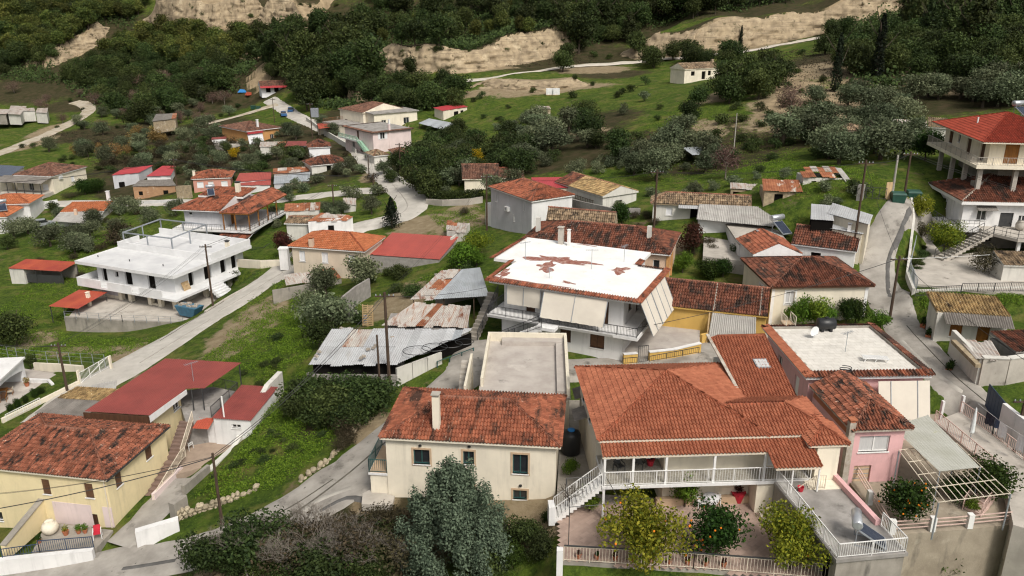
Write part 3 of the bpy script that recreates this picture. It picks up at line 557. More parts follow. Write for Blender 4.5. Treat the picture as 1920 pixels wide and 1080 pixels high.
# ------------------------------------------------------------ building kit
C_ = srgb
DRT = (.30, .26, .20)
def plaster(n, c, s=.18, dirt=None):
    mat(n, c, tuple(x*.86 for x in c), .5, .9, .3, 30, [(dirt or tuple(x*.66+.02 for x in c), .9, .60, (1, 1, .35), .25), (tuple(x*.5+.02 for x in c), 3.1, .68, (1, 1, .16), .1)], streak=s+.18, spec=.15)
plaster('cream', (.78, .71, .58)); plaster('yellow', (.78, .66, .41)); plaster('white', (.74, .73, .72)); plaster('bright_white', (.80, .80, .81), .1); plaster('pinkish', (.70, .42, .42)); plaster('pale_pink', (.72, .60, .58))
plaster('ochre', (.62, .40, .12)); plaster('grey_wall', (.52, .52, .54)); plaster('beige', (.62, .53, .42)); plaster('old_white', (.62, .60, .55), .45); plaster('pale_cream', (.70, .64, .52), .25)
plaster('peach', (.66, .48, .36)); plaster('orange_wall', (.56, .30, .12)); plaster('salmon', (.60, .30, .24)); plaster('lilac', (.52, .49, .53))
mat('stone_wall', (.40, .32, .21), (.24, .19, .13), 2.2, .95, .9, 6, [((.52, .46, .36), 1.1, .56), ((.10, .085, .06), 3.5, .62)])
mat('concrete', (.34, .31, .27), (.24, .22, .19), .8, .9, .5, 14, [((.11, .10, .09), .9, .60, (1, 1, .2), .15)], streak=.5)
mat('concrete_pale', (.48, .44, .39), (.36, .33, .29), .7, .9, .4, 14, [((.20, .18, .155), .8, .60)], streak=.2)
mat('block', (.32, .30, .28), (.24, .225, .21), 2, .95, .5, 20, streak=.3)
mat('terrace_grey', (.34, .32, .30), (.22, .205, .19), .9, .9, .4, 10, [((.12, .11, .10), .7, .58), ((.42, .40, .37), .5, .6)])
mat('white_paint', (.78, .77, .75), (.70, .69, .67), 1, .6, .05, 20, spec=.4); mat('cream_paint', (.70, .62, .50), None, 1, .6); mat('dark_metal', (.035, .037, .04), (.05, .05, .05), 3, .5, spec=.5); mat('green_metal', (.03, .09, .085), None, 3, .5, spec=.5); mat('blue_metal', (.03, .055, .11), None, 3, .5, spec=.4)
mat('grey_metal', (.34, .37, .40), (.28, .30, .33), 2, .45, spec=.5, metal=.3); mat('green_paint', (.36, .55, .42), None, 2, .6); mat('pink_paint', (.66, .48, .42), None, 2, .6); mat('brown_wood', (.10, .05, .028), (.06, .03, .018), 6, .6, stretch=(1, 1, .1)); mat('orange_wood', (.30, .13, .03), (.20, .08, .02), 6, .55, stretch=(1, 1, .1)); mat('tan_trim', (.55, .40, .27), None, 2, .8)
mat('glass', (.02, .022, .025), (.03, .032, .035), 1, .08, spec=.7); mat('dark_void', (.012, .011, .01), None, 1, .95, spec=0); mat('curtain', (.55, .54, .53), (.42, .42, .42), 6, .9, stretch=(6, 6, .2)); mat('shutter_white', (.72, .72, .73), (.66, .66, .68), 1, .7); mat('shutter_brown', (.14, .075, .04), (.10, .05, .03), 3, .7); mat('shutter_tan', (.50, .36, .22), (.44, .31, .19), 3, .7)  # dark_void: near-black standing in for the shade inside openings
mat('wood_pale', (.50, .36, .20), (.38, .26, .14), 5, .8, stretch=(1, 1, .15)); mat('pole_wood', (.095, .062, .042), (.05, .035, .026), 4, .9, .5, 30, stretch=(3, 3, .2)); mat('pole_grey', (.40, .38, .34), (.30, .28, .25), 3, .9)
def tilemat(n, c1, c2, dark, th=.56, light=None, isl=.28, scl=.55):
    st = [(dark, scl*2.2, th, (1, .3, 1), .12)]
    if light: st.append((light, 3.2, .63, None, .06))
    mat(n, c1, c2, 1.4, .85, .4, 40, st, island=isl, spec=.2)
tilemat('tile_new', (.37, .135, .075), (.27, .09, .05), (.17, .06, .038), .64, None, .13)
tilemat('tile_mid', (.34, .12, .066), (.22, .072, .042), (.06, .033, .024), .50, (.36, .21, .15), .3)
tilemat('tile_dark', (.20, .075, .045), (.13, .05, .033), (.045, .03, .024), .47, (.34, .20, .14), .4)
tilemat('tile_orange', (.42, .15, .068), (.33, .11, .05), (.17, .06, .036), .66, None, .2)
tilemat('tile_brown', (.21, .11, .075), (.14, .07, .05), (.07, .045, .035), .5, (.34, .24, .17), .35)
tilemat('tile_stone', (.34, .25, .16), (.20, .14, .09), (.07, .055, .042), .5, (.50, .44, .32), .45, 1.2)
tilemat('tile_moss', (.38, .27, .13), (.26, .17, .08), (.10, .07, .04), .56, (.55, .47, .30), .45, 1.0)
tilemat('tile_red', (.30, .055, .032), (.24, .045, .028), (.14, .03, .02), .6, None, .18)
tilemat('tile_charred', (.31, .115, .068), (.21, .075, .045), (.035, .028, .024), .49, (.50, .36, .28), .42, 1.1)
mat('ridge_new', (.36, .10, .05), (.22, .07, .04), 2, .85, .4, 30, island=.25); mat('ridge_dark', (.13, .065, .045), (.30, .13, .085), 2, .9, .4, 30, island=.3); mat('mortar', (.50, .46, .40), (.30, .24, .19), 2, .9, .5, 20)
mat('sheet_red', (.25, .058, .048), (.20, .047, .04), .6, .5, spec=.4, objr=.05); mat('sheet_crimson', (.42, .05, .06), (.36, .045, .05), .6, .5, spec=.4, objr=.05); mat('sheet_orange', (.38, .08, .04), (.29, .05, .035), .5, .55, spec=.35, objr=.1)
mat('sheet_white', (.46, .47, .48), (.38, .38, .385), .5, .5, .1, 8, [((.30, .27, .24), 1.2, .58, (1, .3, 1), .25), ((.26, .13, .07), 1.6, .72, None, .08)], objr=.12, spec=.4); mat('sheet_zinc', (.44, .47, .50), (.36, .38, .40), .8, .42, spec=.5, metal=.25, objr=.1, stain=[((.28, .13, .07), 1.0, .72, None, .05)])
mat('sheet_rust', (.22, .075, .038), (.34, .14, .07), 1.4, .85, .3, 20, [((.50, .44, .38), .9, .56, (1, .4, 1), .06)], objr=.3); mat('sheet_rusty_white', (.46, .43, .39), (.38, .34, .31), 1, .75, .2, 20, [((.27, .12, .06), 1.6, .50, (2.2, .25, 1), .2), ((.17, .06, .03), .9, .58, (1, .4, 1), .1)], objr=.12)
mat('fibre', (.40, .385, .36), (.30, .285, .265), .8, .9, .3, 16, [((.19, .175, .155), .7, .6)], objr=.08); mat('fibre_dark', (.22, .20, .18), (.15, .135, .12), 1, .9, .4, 16, objr=.1)
mat('awning', (.62, .57, .49), (.57, .52, .45), .8, .8, .15, 5); mat('black_plastic', (.015, .016, .018), None, 2, .45, spec=.5); mat('blue_plastic', (.03, .2, .5), None, 2, .5); mat('red_plastic', (.5, .03, .05), None, 2, .5); mat('white_plastic', (.75, .75, .74), None, 2, .45, spec=.4); mat('terracotta', (.42, .16, .085), (.34, .12, .06), 3, .8); mat('red_flower', (.35, .03, .05), (.12, .1, .03), 6, .8)
mat('solar', (.02, .028, .05), (.03, .04, .065), 3, .2, spec=.6); mat('tank_steel', (.58, .6, .62), (.5, .52, .55), 2, .3, metal=.6); mat('bin_green', (.02, .075, .055), (.015, .055, .04), 2, .5, spec=.4); mat('skip_blue', (.06, .16, .24), (.05, .12, .18), 2, .6, stain=[((.2, .1, .05), 2, .66)])
mat('cloth_white', (.75, .75, .76), (.6, .6, .62), 4, .9); mat('cloth_dark', (.02, .022, .035), (.04, .04, .06), 4, .9); mat('rubble', (.42, .38, .33), (.25, .21, .17), 3, .95, .8, 8, objr=.25); mat('soil', (.16, .11, .07), (.09, .065, .04), 3, .95, .5, 10)
mat('polycarb', (.42, .42, .38), (.35, .35, .30), .6, .55, .1, 5, [((.36, .36, .22), .7, .6)]); mat('umbrella', (.68, .72, .72), None, 3, .8); mat('roof_white', (.80, .80, .79), (.72, .71, .69), .5, .85, .2, 10, [((.58, .48, .38), .8, .60, None, .2), ((.34, .2, .13), 2.2, .70, None, .1)])
mat('car_blue', (.04, .12, .28), None, 2, .3, spec=.6); mat('car_grey', (.3, .32, .34), None, 2, .3, spec=.6); mat('tyre', (.02, .02, .02), None, 2, .8)
MT = 'tile_new'
def lv(B_, w): return w
class Bld:
    """a building: an Empty at its front left corner, x along the front, y to the back"""
    def __init__(s, name, label, fl, fr, bk, zE, zb=None, cat='house', group=None, d=None):
        A_ = at(*fl, zE); B_ = at(*fr, zE); dv = B_-A_; s.rz = math.atan2(dv.y, dv.x); s.w = dv.length
        if d is None:
            Cv = at(*bk, zE)-A_; d = -math.sin(s.rz)*Cv.x+math.cos(s.rz)*Cv.y
        s.d = d; m = A_+dv*.5
        if zb is None: zb = hz(m.x, m.y)
        s.zb = zb; s.e = zE-zb; s.o = Vector((A_.x, A_.y, zb)); s.r = empty(name, s.o, s.rz, label, cat, group); FOOT.append((A_.x+dv.x*.5-math.sin(s.rz)*d*.5, A_.y+dv.y*.5+math.cos(s.rz)*d*.5, .5*max(s.w, d)))
    def loc(s, u, v, z):
        """photo pixel at absolute level z, in the building's own axes"""
        q = at(u, v, z)-s.o; c, n = math.cos(s.rz), math.sin(s.rz); return Vector((q.x*c+q.y*n, -q.x*n+q.y*c, q.z))
    def world(s, p):
        c, n = math.cos(s.rz), math.sin(s.rz); return Vector((s.o.x+p[0]*c-p[1]*n, s.o.y+p[0]*n+p[1]*c, s.o.z+p[2]))
def opening(root, P, ex, n, w, h, st):
    """window or door in a wall; P lower left corner on the wall face, ex along the wall, n outward"""
    P = Vector(P); ex = Vector(ex); n = Vector(n); up = Vector((0, 0, 1))
    def bx(mb, x0, x1, z0, z1, y0, y1):
        a = [P+ex*x+n*y+up*z0 for x, y in ((x0, y0), (x1, y0), (x1, y1), (x0, y1))]; mb.hexa(a, [q+up*(z1-z0) for q in a])
    k = st.get('k', 'win'); dp = -.13; fm = st.get('frame', 'white_paint'); f = st.get('fw', .06)
    if k == 'void':
        o = MB(); bx(o, .0, w, 0, h, -.30, -.26); return o.build('window', 'dark_void', root)  # black panel stands in for the unlit room behind an empty opening
    if k in ('door', 'garage'):
        o = MB(); bx(o, 0, w, 0, h, dp-.05, dp); o = o.build('door', st.get('m', 'brown_wood'), root); mb = MB()
        if k == 'garage':
            for q in range(1, 4): bx(mb, .05, w-.05, h*q/4-.02, h*q/4+.02, dp, dp+.02)
        else: bx(mb, w*.86, w*.92, h*.46, h*.52, dp, dp+.05); bx(mb, .08, w*.8, h*.1, h*.42, dp, dp+.015); bx(mb, .08, w*.8, h*.55, h*.92, dp, dp+.015)
        mb.build('door_panel', st.get('m', 'brown_wood') if k == 'door' else 'grey_metal', o)
    else:
        mb = MB(); bx(mb, 0, f, 0, h, dp-.03, dp+.03); bx(mb, w-f, w, 0, h, dp-.03, dp+.03); bx(mb, f, w-f, 0, f, dp-.03, dp+.03); bx(mb, f, w-f, h-f, h, dp-.03, dp+.03)
        if w > .7 and st.get('mull', 1): bx(mb, w/2-f*.6, w/2+f*.6, f, h-f, dp-.02, dp+.028)
        o = mb.build('window', fm, root)
        pm = MB(); bx(pm, f, w-f, f, h-f, dp-.025, dp-.012); pm.build('pane', st.get('pane', 'glass'), o)
        if st.get('shut'):
            for x0, x1 in (((-w*.48, -.02), (w+.02, w*1.48)) if not st.get('closed') else ((0.01, w/2-.005), (w/2+.005, w-.01))):
                sm = MB(); y0, y1 = ((.01, .05) if not st.get('closed') else (-.09, -.05)); bx(sm, x0, x1, 0, h, y0, y1)
                for q in range(int(h/.16)): bx(sm, x0+.05, x1-.05, .06+q*.16, .12+q*.16, y1, y1+.012)
                sm.build('shutter', st['shut'], o)
        if st.get('sill', 1): sm = MB(); bx(sm, -.06, w+.06, -.07, 0, -.12, .07); sm.build('sill', st.get('sillm', 'white_paint'), o)
    if st.get('trim'):
        t = st.get('tw', .13); tm = MB(); bx(tm, -t, 0, -t, h+t, .0, .035); bx(tm, w, w+t, -t, h+t, .0, .035); bx(tm, 0, w, h, h+t, .0, .035); bx(tm, 0, w, -t, 0, .0, .035); tm.build('trim', st['trim'], o)
    return o
def wall_face(mb, P, ex, n, L, z0, z1, ops, dep=.28):
    P = Vector(P); ex = Vector(ex); n = Vector(n)
    xs = sorted({0, L, *[o[0] for o in ops], *[o[0]+o[2] for o in ops]}); zs = sorted({z0, z1, *[o[1] for o in ops], *[o[1]+o[3] for o in ops]})
    pt = lambda x, z, y=0: P+ex*x+n*y+Vector((0, 0, z))
    for i in range(len(xs)-1):
        for j in range(len(zs)-1):
            cx, cz = (xs[i]+xs[i+1])/2, (zs[j]+zs[j+1])/2
            if any(o[0] < cx < o[0]+o[2] and o[1] < cz < o[1]+o[3] for o in ops): continue
            mb.quad(pt(xs[i], zs[j]), pt(xs[i+1], zs[j]), pt(xs[i+1], zs[j+1]), pt(xs[i], zs[j+1]))
    for x, z, w, h, *_ in ops:
        c = [(x, z), (x+w, z), (x+w, z+h), (x, z+h)]
        for a, b in ((0, 1), (1, 2), (2, 3), (3, 0)): mb.quad(pt(*c[a]), pt(*c[b]), pt(*c[b], -dep), pt(*c[a], -dep))
def walls(root, x0, x1, y0, y1, z0, z1, m, ops=None, cap=True, name='wall'):
    """four walls with real openings. ops: side -> [(x, z, w, h, style)] measured from the wall's left end seen from outside (f, r) or from the front (l)"""
    ops = ops or {}; mb = MB(); W_, D_ = x1-x0, y1-y0
    sides = dict(f=((x0, y0, 0), (1, 0, 0), (0, -1, 0), W_), r=((x1, y0, 0), (0, 1, 0), (1, 0, 0), D_), b=((x1, y1, 0), (-1, 0, 0), (0, 1, 0), W_), l=((x0, y1, 0), (0, -1, 0), (-1, 0, 0), D_))
    for k, (P, ex, n, L) in sides.items():
        os_ = ops.get(k, [])
        if k == 'l': os_ = [(L-o[0]-o[2], *o[1:]) for o in os_]
        os_ = [o for o in os_ if o[0] > .02 and o[0]+o[2] < L-.02 and o[1]+o[3] < z1-.01]
        wall_face(mb, P, ex, n, L, z0, z1, os_)
        for o in os_: opening(root, Vector(P)+Vector(ex)*o[0]+Vector((0, 0, o[1])), ex, n, o[2], o[3], o[4] if len(o) > 4 else {})
    if cap: mb.quad((x0, y0, z1), (x1, y0, z1), (x1, y1, z1), (x0, y1, z1))
    return mb.build(name, m, root)
PROF = {0: [(0, 0), (.3, 0), (.42, .07), (.64, .105), (.86, .07), (1, 0)], 1: [(0, 0), (.3, 0), (.62, .1), (1, 0)], 2: [(0, 0), (.5, .11), (1, 0)]}
def tile_poly(mb, poly, tw=.22, tl=.36, lod=0, hump=1.0, jit=.008, seed=0):
    """rows of curved tiles over a convex face whose first edge is its eave"""
    rd = random.Random(seed); p = [Vector(q) for q in poly]; e = (p[1]-p[0]).normalized(); n = e.cross(p[-1]-p[0]).normalized(); u = n.cross(e)
    q2 = [((q-p[0]).dot(e), (q-p[0]).dot(u)) for q in p]; T = max(q[1] for q in q2); prof = PROF[lod]
    def span(t):
        xs = []
        for i in range(len(q2)):
            (x1, t1), (x2, t2) = q2[i], q2[(i+1) % len(q2)]
            if (t1-t)*(t2-t) <= 0 and abs(t1-t2) > 1e-9: xs.append(x1+(x2-x1)*(t-t1)/(t2-t1))
        return (min(xs), max(xs)) if xs else (0, 0)
    nr = max(1, round(T/tl)); tl = T/nr
    for k in range(nr):
        t0, t1 = k*tl+1e-4, min((k+1)*tl, T-1e-4); a0, b0 = span(t0); a1, b1 = span(t1); lo, hi = min(a0, a1), max(b0, b1)
        for c in range(int(math.floor(lo/tw)), int(math.ceil(hi/tw))):
            jx, jz = rd.uniform(-jit, jit), rd.uniform(-jit, jit)*.8; base = len(mb.v); s0, s1 = c*tw, (c+1)*tw
            if (s1 <= a0 and s1 <= a1) or (s0 >= b0 and s0 >= b1): continue
            for (t, a, b, lift) in ((t0-.03, a0, b0, .07), (t1, a1, b1, .0)):
                for x, z in prof:
                    s = min(max(s0+x*tw+jx, a), b); w = p[0]+e*s+u*t+n*(z*hump+lift+jz+.012); mb.v.append((w.x, w.y, w.z))
            m = len(prof)
            for i in range(m): pass
            for x, z in prof:
                s = min(max(s0+x*tw+jx, a0), b0); w = p[0]+e*s+u*(t0-.03)+n*(z*hump+.012-.0+jz-.004); mb.v.append((w.x, w.y, w.z))
            for i in range(m-1):
                mb.f.append((base+i, base+i+1, base+m+i+1, base+m+i)); mb.f.append((base+2*m+i, base+2*m+i+1, base+i+1, base+i))
def ridge_caps(mb, a, b, r=.11, l=.36):
    a = Vector(a); b = Vector(b); L = (b-a).length; k = max(1, round(L/l)); d = (b-a)/k; e = d.normalized(); x = e.cross(Vector((0, 0, 1))).normalized(); z = x.cross(e)
    for i in range(k):
        s = a+d*i; base = len(mb.v)
        for pos, rr, up in ((s-e*.03, r*1.12, .025), (s+d, r*.92, .0)):
            for q in range(5): an = PI*q/4; w = pos+x*math.cos(an)*rr+z*(math.sin(an)*rr*.85+up-.03); mb.v.append(tuple(w))
        for q in range(4): mb.f.append((base+q, base+q+1, base+5+q+1, base+5+q))
def roof_hip(root, x0, x1, y0, y1, z, rise, m='tile_mid', ridge_m='ridge_new', lod=0, tw=.22, tl=.36, hl=1, hr=1, axis='x', th=.14, fascia='white_paint', gable_m=None, apex=.5, name='roof', hlen=None):
    """hip (h=1) or gable (h=0) ends; axis of the ridge"""
    if axis == 'x':
        hd = (y1-y0)*apex; yc = y0+hd; q = hlen or (y1-y0)/2
        R0, R1 = (x0+hl*q, yc, z+rise), (x1-hr*q, yc, z+rise)
        if R0[0] > R1[0]: mx = (R0[0]+R1[0])/2; R0 = (mx-.01, yc, z+rise); R1 = (mx+.01, yc, z+rise)
        A_, B_, C__, D_ = (x0, y0, z), (x1, y0, z), (x1, y1, z), (x0, y1, z)
        faces = [[A_, B_, R1, R0], [C__, D_, R0, R1]]; ends = [([D_, A_, R0], hl), ([B_, C__, R1], hr)]; hips = [(A_, R0, hl), (D_, R0, hl), (B_, R1, hr), (C__, R1, hr)]
    else:
        xc = x0+(x1-x0)*apex; q = hlen or (x1-x0)/2; R0, R1 = (xc, y0+hl*q, z+rise), (xc, y1-hr*q, z+rise)
        if R0[1] > R1[1]: my = (R0[1]+R1[1])/2; R0 = (xc, my-.01, z+rise); R1 = (xc, my+.01, z+rise)
        A_, B_, C__, D_ = (x0, y0, z), (x1, y0, z), (x1, y1, z), (x0, y1, z)
        faces = [[B_, C__, R1, R0], [D_, A_, R0, R1]]; ends = [([A_, B_, R0], hl), ([C__, D_, R1], hr)]; hips = [(A_, R0, hl), (B_, R0, hl), (C__, R1, hr), (D_, R1, hr)]
    body = MB()
    for f in faces+[e for e, _ in ends]: body.quad(*f)
    dn = lambda p: (p[0], p[1], p[2]-th)
    for a, b in ((A_, B_), (B_, C__), (C__, D_), (D_, A_)): body.quad(dn(a), dn(b), b, a)
    body.quad(dn(D_), dn(C__), dn(B_), dn(A_)); ro = body.build(name, gable_m or fascia, root)
    t = MB()
    for f in faces: tile_poly(t, f, tw, tl, lod, seed=len(t.v))
    for f, h in ends:
        if h: tile_poly(t, f, tw, tl, lod, seed=len(t.v))
    t.build('roof_tiles', m, ro, kind='stuff'); rc = MB(); ridge_caps(rc, R0, R1, .15 if lod < 2 else .18)
    for a, b, h in hips:
        if h: ridge_caps(rc, a, b, .14 if lod < 2 else .17)
    rc.build('ridge_tiles', ridge_m, ro, kind='stuff'); return ro
def roof_face(root, poly, m, lod=0, tw=.22, tl=.36, th=.14, fascia='white_paint', name='roof', parent=None):
    """one sloping tiled face, first edge = eave"""
    b = MB(); dn = [(p[0], p[1], p[2]-th) for p in poly]; b.hexa(dn, poly); ro = b.build(name, fascia, root); t = MB(); tile_poly(t, poly, tw, tl, lod); t.build('roof_tiles', m, ro, kind='stuff'); return ro
def sheets(root, P0, P1, P2, P3, n, m, pitch=.2, amp=.022, over=.05, jit=0, rows_=1, name='roof_sheet', seed=1, drop=0):
    """corrugated sheets from the low edge P0-P1 up to P3-P2, each sheet its own piece"""
    rd = random.Random(seed); P0, P1, P2, P3 = map(Vector, (P0, P1, P2, P3)); nrm = (P1-P0).cross(P3-P0).normalized(); out = []
    L = (P1-P0).length; k = max(2, int(L/n/pitch)*2)
    for r in range(rows_):
        for i in range(n):
            if drop and rd.random() < drop: continue
            mb = MB(); a, b = i/n, (i+1)/n+over/L; b = min(b, 1.0 if i == n-1 else b); j0, j1 = rd.uniform(-jit, jit), rd.uniform(-jit, jit); v0, v1 = r/rows_, (r+1)/rows_+(.02 if r < rows_-1 else 0)
            off = nrm*(.008*(i % 2)+.02*r+rd.uniform(0, jit*.25))
            for q in range(k+1):
                s = a+(b-a)*q/k; lo = P0.lerp(P1, s); hi = P3.lerp(P2, s); d = hi-lo; w = nrm*(amp*(1 if q % 2 else -1))+off
                lo2 = lo+d*v0-d.normalized()*j0; hi2 = lo+d*v1+d.normalized()*j1; mb.v += [tuple(lo2+w), tuple(hi2+w)]
            mb.f += [(2*q, 2*q+2, 2*q+3, 2*q+1) for q in range(k)]
            mm = m if isinstance(m, str) else rd.choice(m); o = mb.build(name, mm, root); out.append(o)
    return out
def railing(root, pts, h=.95, m='dark_metal', sp=.14, rail=.045, bar=.02, name='railing', mid=False, post=1.6):
    mb = MB()
    for a, b in zip(pts[:-1], pts[1:]):
        a = Vector(a); b = Vector(b); L = (b-a).length; up = Vector((0, 0, h)); mb.bar(a+up, b+up, rail); mb.bar(a+Vector((0, 0, .1)), b+Vector((0, 0, .1)), rail*.7)
        if mid: mb.bar(a+up*.55, b+up*.55, rail*.7)
        n = max(1, int(L/sp))
        for i in range(n+1):
            p = a.lerp(b, i/n); mb.bar(p+Vector((0, 0, .1)), p+up, bar)
        n = max(1, round(L/post))
        for i in range(n+1):
            p = a.lerp(b, i/n); mb.bar(p, p+up, rail)
    return mb.build(name, m, root)
def wirefence(root, pts, h=1.4, m='grey_metal', sp=2.2, name='fence_post'):
    mb = MB()
    for a, b in zip(pts[:-1], pts[1:]):
        a = Vector(a); b = Vector(b); n = max(1, round((b-a).length/sp))
        for i in range(n+1): p = a.lerp(b, i/n); mb.bar(p, p+Vector((0, 0, h)), .05)
        for q in (.35, .7, 1): mb.bar(a+Vector((0, 0, h*q)), b+Vector((0, 0, h*q)), .018)
    return mb.build(name, m, root)
def steps(root, a, b, width, n, m, name='stairs', thick=.3, solid=False):
    """flight from a (foot) to b (head), width to the left of travel"""
    a = Vector(a); b = Vector(b); d = Vector((b.x-a.x, b.y-a.y, 0)); L = d.length; d.normalize(); s = Vector((-d.y, d.x, 0))*width; mb = MB(); rise = (b.z-a.z)/n; run = L/n
    for i in range(n):
        p = a+d*run*i; zt = a.z+rise*(i+1); zb = a.z-.3 if solid else zt-rise-thick
        lo = Vector((p.x, p.y, zb)); e = p+d*(run+.002); hi = Vector((e.x, e.y, zb)); mb.hexa([lo, hi, hi+s, lo+s], [Vector((q.x, q.y, zt)) for q in (lo, hi, hi+s, lo+s)])
    return mb.build(name, m, root)
def chimney(root, x, y, z0, z1, w=.5, m='cream', cap=True, cm=None, d=None):
    d = d or w; mb = MB(); mb.box(x-w/2, x+w/2, y-d/2, y+d/2, z0, z1); o = mb.build('chimney', m, root)
    if cap:
        c = MB(); c.box(x-w*.42, x+w*.42, y-d*.42, y+d*.42, z1, z1+.16); c.box(x-w*.62, x+w*.62, y-d*.62, y+d*.62, z1+.16, z1+.24); c.build('chimney_cap', cm or m, o)
    return o
def slab(root, x0, x1, y0, y1, z0, z1, m, name='slab'): return MB().box(x0, x1, y0, y1, z0, z1).build(name, m, root)
WIN = dict(frame='white_paint'); SHW = dict(frame='white_paint', pane='shutter_white', mull=0); SHB = dict(frame='brown_wood', pane='shutter_brown'); DOOR = dict(k='door'); VOID = dict(k='void')
def antenna(p, h, label, rz=0, group='television aerials'):
    r = empty('television_aerial', p, rz, label, 'aerial', group); MB().tube([(0, 0, -.05), (0, 0, h)], .025, 5).build('mast', 'grey_metal', r); mb = MB()
    mb.bar((-.6, 0, h*.95), (.6, 0, h*.95), .03)
    for i in range(7): x = -.55+i*.18; mb.bar((x, -.3+.02*i, h*.95), (x, .3-.02*i, h*.95), .016)
    mb.build('elements', 'grey_metal', r); return r
def dish(p, label, s=.45, az=-2.2):
    r = empty('satellite_dish', p, az, label, 'satellite dish'); MB().tube([(0, 0, -.05), (0, 0, .55)], .03, 6).build('mast', 'grey_metal', r); mb = MB(); n = 14
    for k in range(4):
        rr = s*k/3
        for q in range(n): a = 2*PI*q/n; mb.v.append((.12+.25*rr*rr, rr*math.cos(a), .6+rr*math.sin(a)))
    for k in range(3):
        for q in range(n): a = k*n+q; b = k*n+(q+1) % n; mb.f.append((a, b, b+n, a+n))
    mb.build('reflector', 'white_plastic', r, True); MB().bar((.1, 0, .2), (.6, 0, .55), .025).build('feed_arm', 'grey_metal', r); return r
def solar_heater(p, rz, label, s=1.0):
    r = empty('solar_water_heater', p, rz, label, 'solar heater', 'solar water heaters on roofs'); r.scale = (s, s, s)
    fr = MB()
    for x in (-.55, .55): fr.bar((x, .5, 0), (x, .5, 1.15), .05); fr.bar((x, -1.1, .1), (x, .5, 1.05), .05); fr.bar((x, -1.1, 0), (x, .5, 0.03), .05)
    fr.build('stand', 'grey_metal', r); t = MB(); t.tube([(-.75, .55, 1.42), (-.72, .55, 1.42), (.72, .55, 1.42), (.75, .55, 1.42)], [.22, .29, .29, .22], 14); t.build('tank', 'tank_steel', r, True)
    pn = MB(); a = [(-.55, -1.15, .16), (.55, -1.15, .16), (.55, .42, 1.06), (-.55, .42, 1.06)]; pn.hexa([(x, y+.03, z-.08) for x, y, z in a], a); pn = pn.build('collector_panel', 'grey_metal', r)
    g = [(-.5, -1.08, .215), (.5, -1.08, .215), (.5, .36, 1.045), (-.5, .36, 1.045)]; MB().quad(*g).build('collector_glass', 'solar', pn); return r
def _zat(s, u, v, y):
    lo, hi = s.zb-4, s.zb+16
    for _ in range(40):
        m = (lo+hi)/2
        if s.loc(u, v, m).y > y: lo = m
        else: hi = m
    return (lo+hi)/2
Bld.zat = _zat
def _locx(s, u, v, x):
    d = Vector(ray(u, v)); c, n = math.cos(s.rz), math.sin(s.rz); k = (s.o.x*c+s.o.y*n+x)/(d.x*c+d.y*n); return -(d.x*k-s.o.x)*n+(d.y*k-s.o.y)*c
Bld.locx = _locx
def _zatx(s, u, v, x):
    """level where the sight line crosses the plane x = const of the building"""
    d = Vector(ray(u, v)); c, n = math.cos(s.rz), math.sin(s.rz); den = d.x*c+d.y*n; k = (s.o.x*c+s.o.y*n+x)/den; return CAMZ+d.z*k
Bld.zatx = _zatx
# ------------------------------------------------------------ helpers for yards and walls on the land
def flat(name, pxs, z, th, m, label=None, kind='structure', parent=None, cat=None):
    """level slab with the outline seen in the photograph"""
    top = [at(u, v, z) for u, v in pxs]
    area = sum(top[i].x*top[(i+1) % len(top)].y-top[(i+1) % len(top)].x*top[i].y for i in range(len(top)))
    if area < 0: top.reverse()
    o = MB().hexa([(p.x, p.y, z-th) for p in top], top).build(name, m, parent)
    if kind: o['kind'] = kind
    if label: o['label'] = label
    if cat: o['category'] = cat
    return o
def gpt(u, v, dz=0): p = ground(u, v); p.z += dz; return p
def wall_run(name, pts, h, th, m, label, cat='wall', cap=None, hs=None, under=.6):
    """free-standing wall along world points standing on the land; returns it"""
    r = empty(name, pts[0], 0, label, cat); o = pts[0]; mb = MB(); cp = MB()
    for i, (a, b) in enumerate(zip(pts[:-1], pts[1:])):
        a = Vector(a); b = Vector(b); d = b-a; d.z = 0; d.normalize(); s = Vector((-d.y, d.x, 0))*th/2; h0, h1 = (h, h) if hs is None else (hs[i], hs[i+1]); n = max(1, int((b-a).length/1.2))
        for k in range(n):
            p, q = a.lerp(b, k/n)-o, a.lerp(b, (k+1)/n)-o; ha, hb = h0+(h1-h0)*k/n, h0+(h1-h0)*(k+1)/n
            dn = Vector((0, 0, under)); mb.hexa([p-s-dn, q-s-dn, q+s-dn, p+s-dn], [p-s+Vector((0, 0, ha)), q-s+Vector((0, 0, hb)), q+s+Vector((0, 0, hb)), p+s+Vector((0, 0, ha))])
            if cap: c = s*1.35; cp.hexa([p-c+Vector((0, 0, ha)), q-c+Vector((0, 0, hb)), q+c+Vector((0, 0, hb)), p+c+Vector((0, 0, ha))], [p-c+Vector((0, 0, ha+.08)), q-c+Vector((0, 0, hb+.08)), q+c+Vector((0, 0, hb+.08)), p+c+Vector((0, 0, ha+.08))])
    mb.build('wall_body', m, r)
    if cap: cp.build('coping', cap, r)
    return r
def fence(pts, label, h=1.0, m='dark_metal', cat='fence', name='metal_fence', sp=.14, mid=False, group=None):
    r = empty(name, pts[0], 0, label, cat, group); railing(r, [Vector(p)-Vector(pts[0]) for p in pts], h, m, sp, .045, .022, 'railing', mid); return r
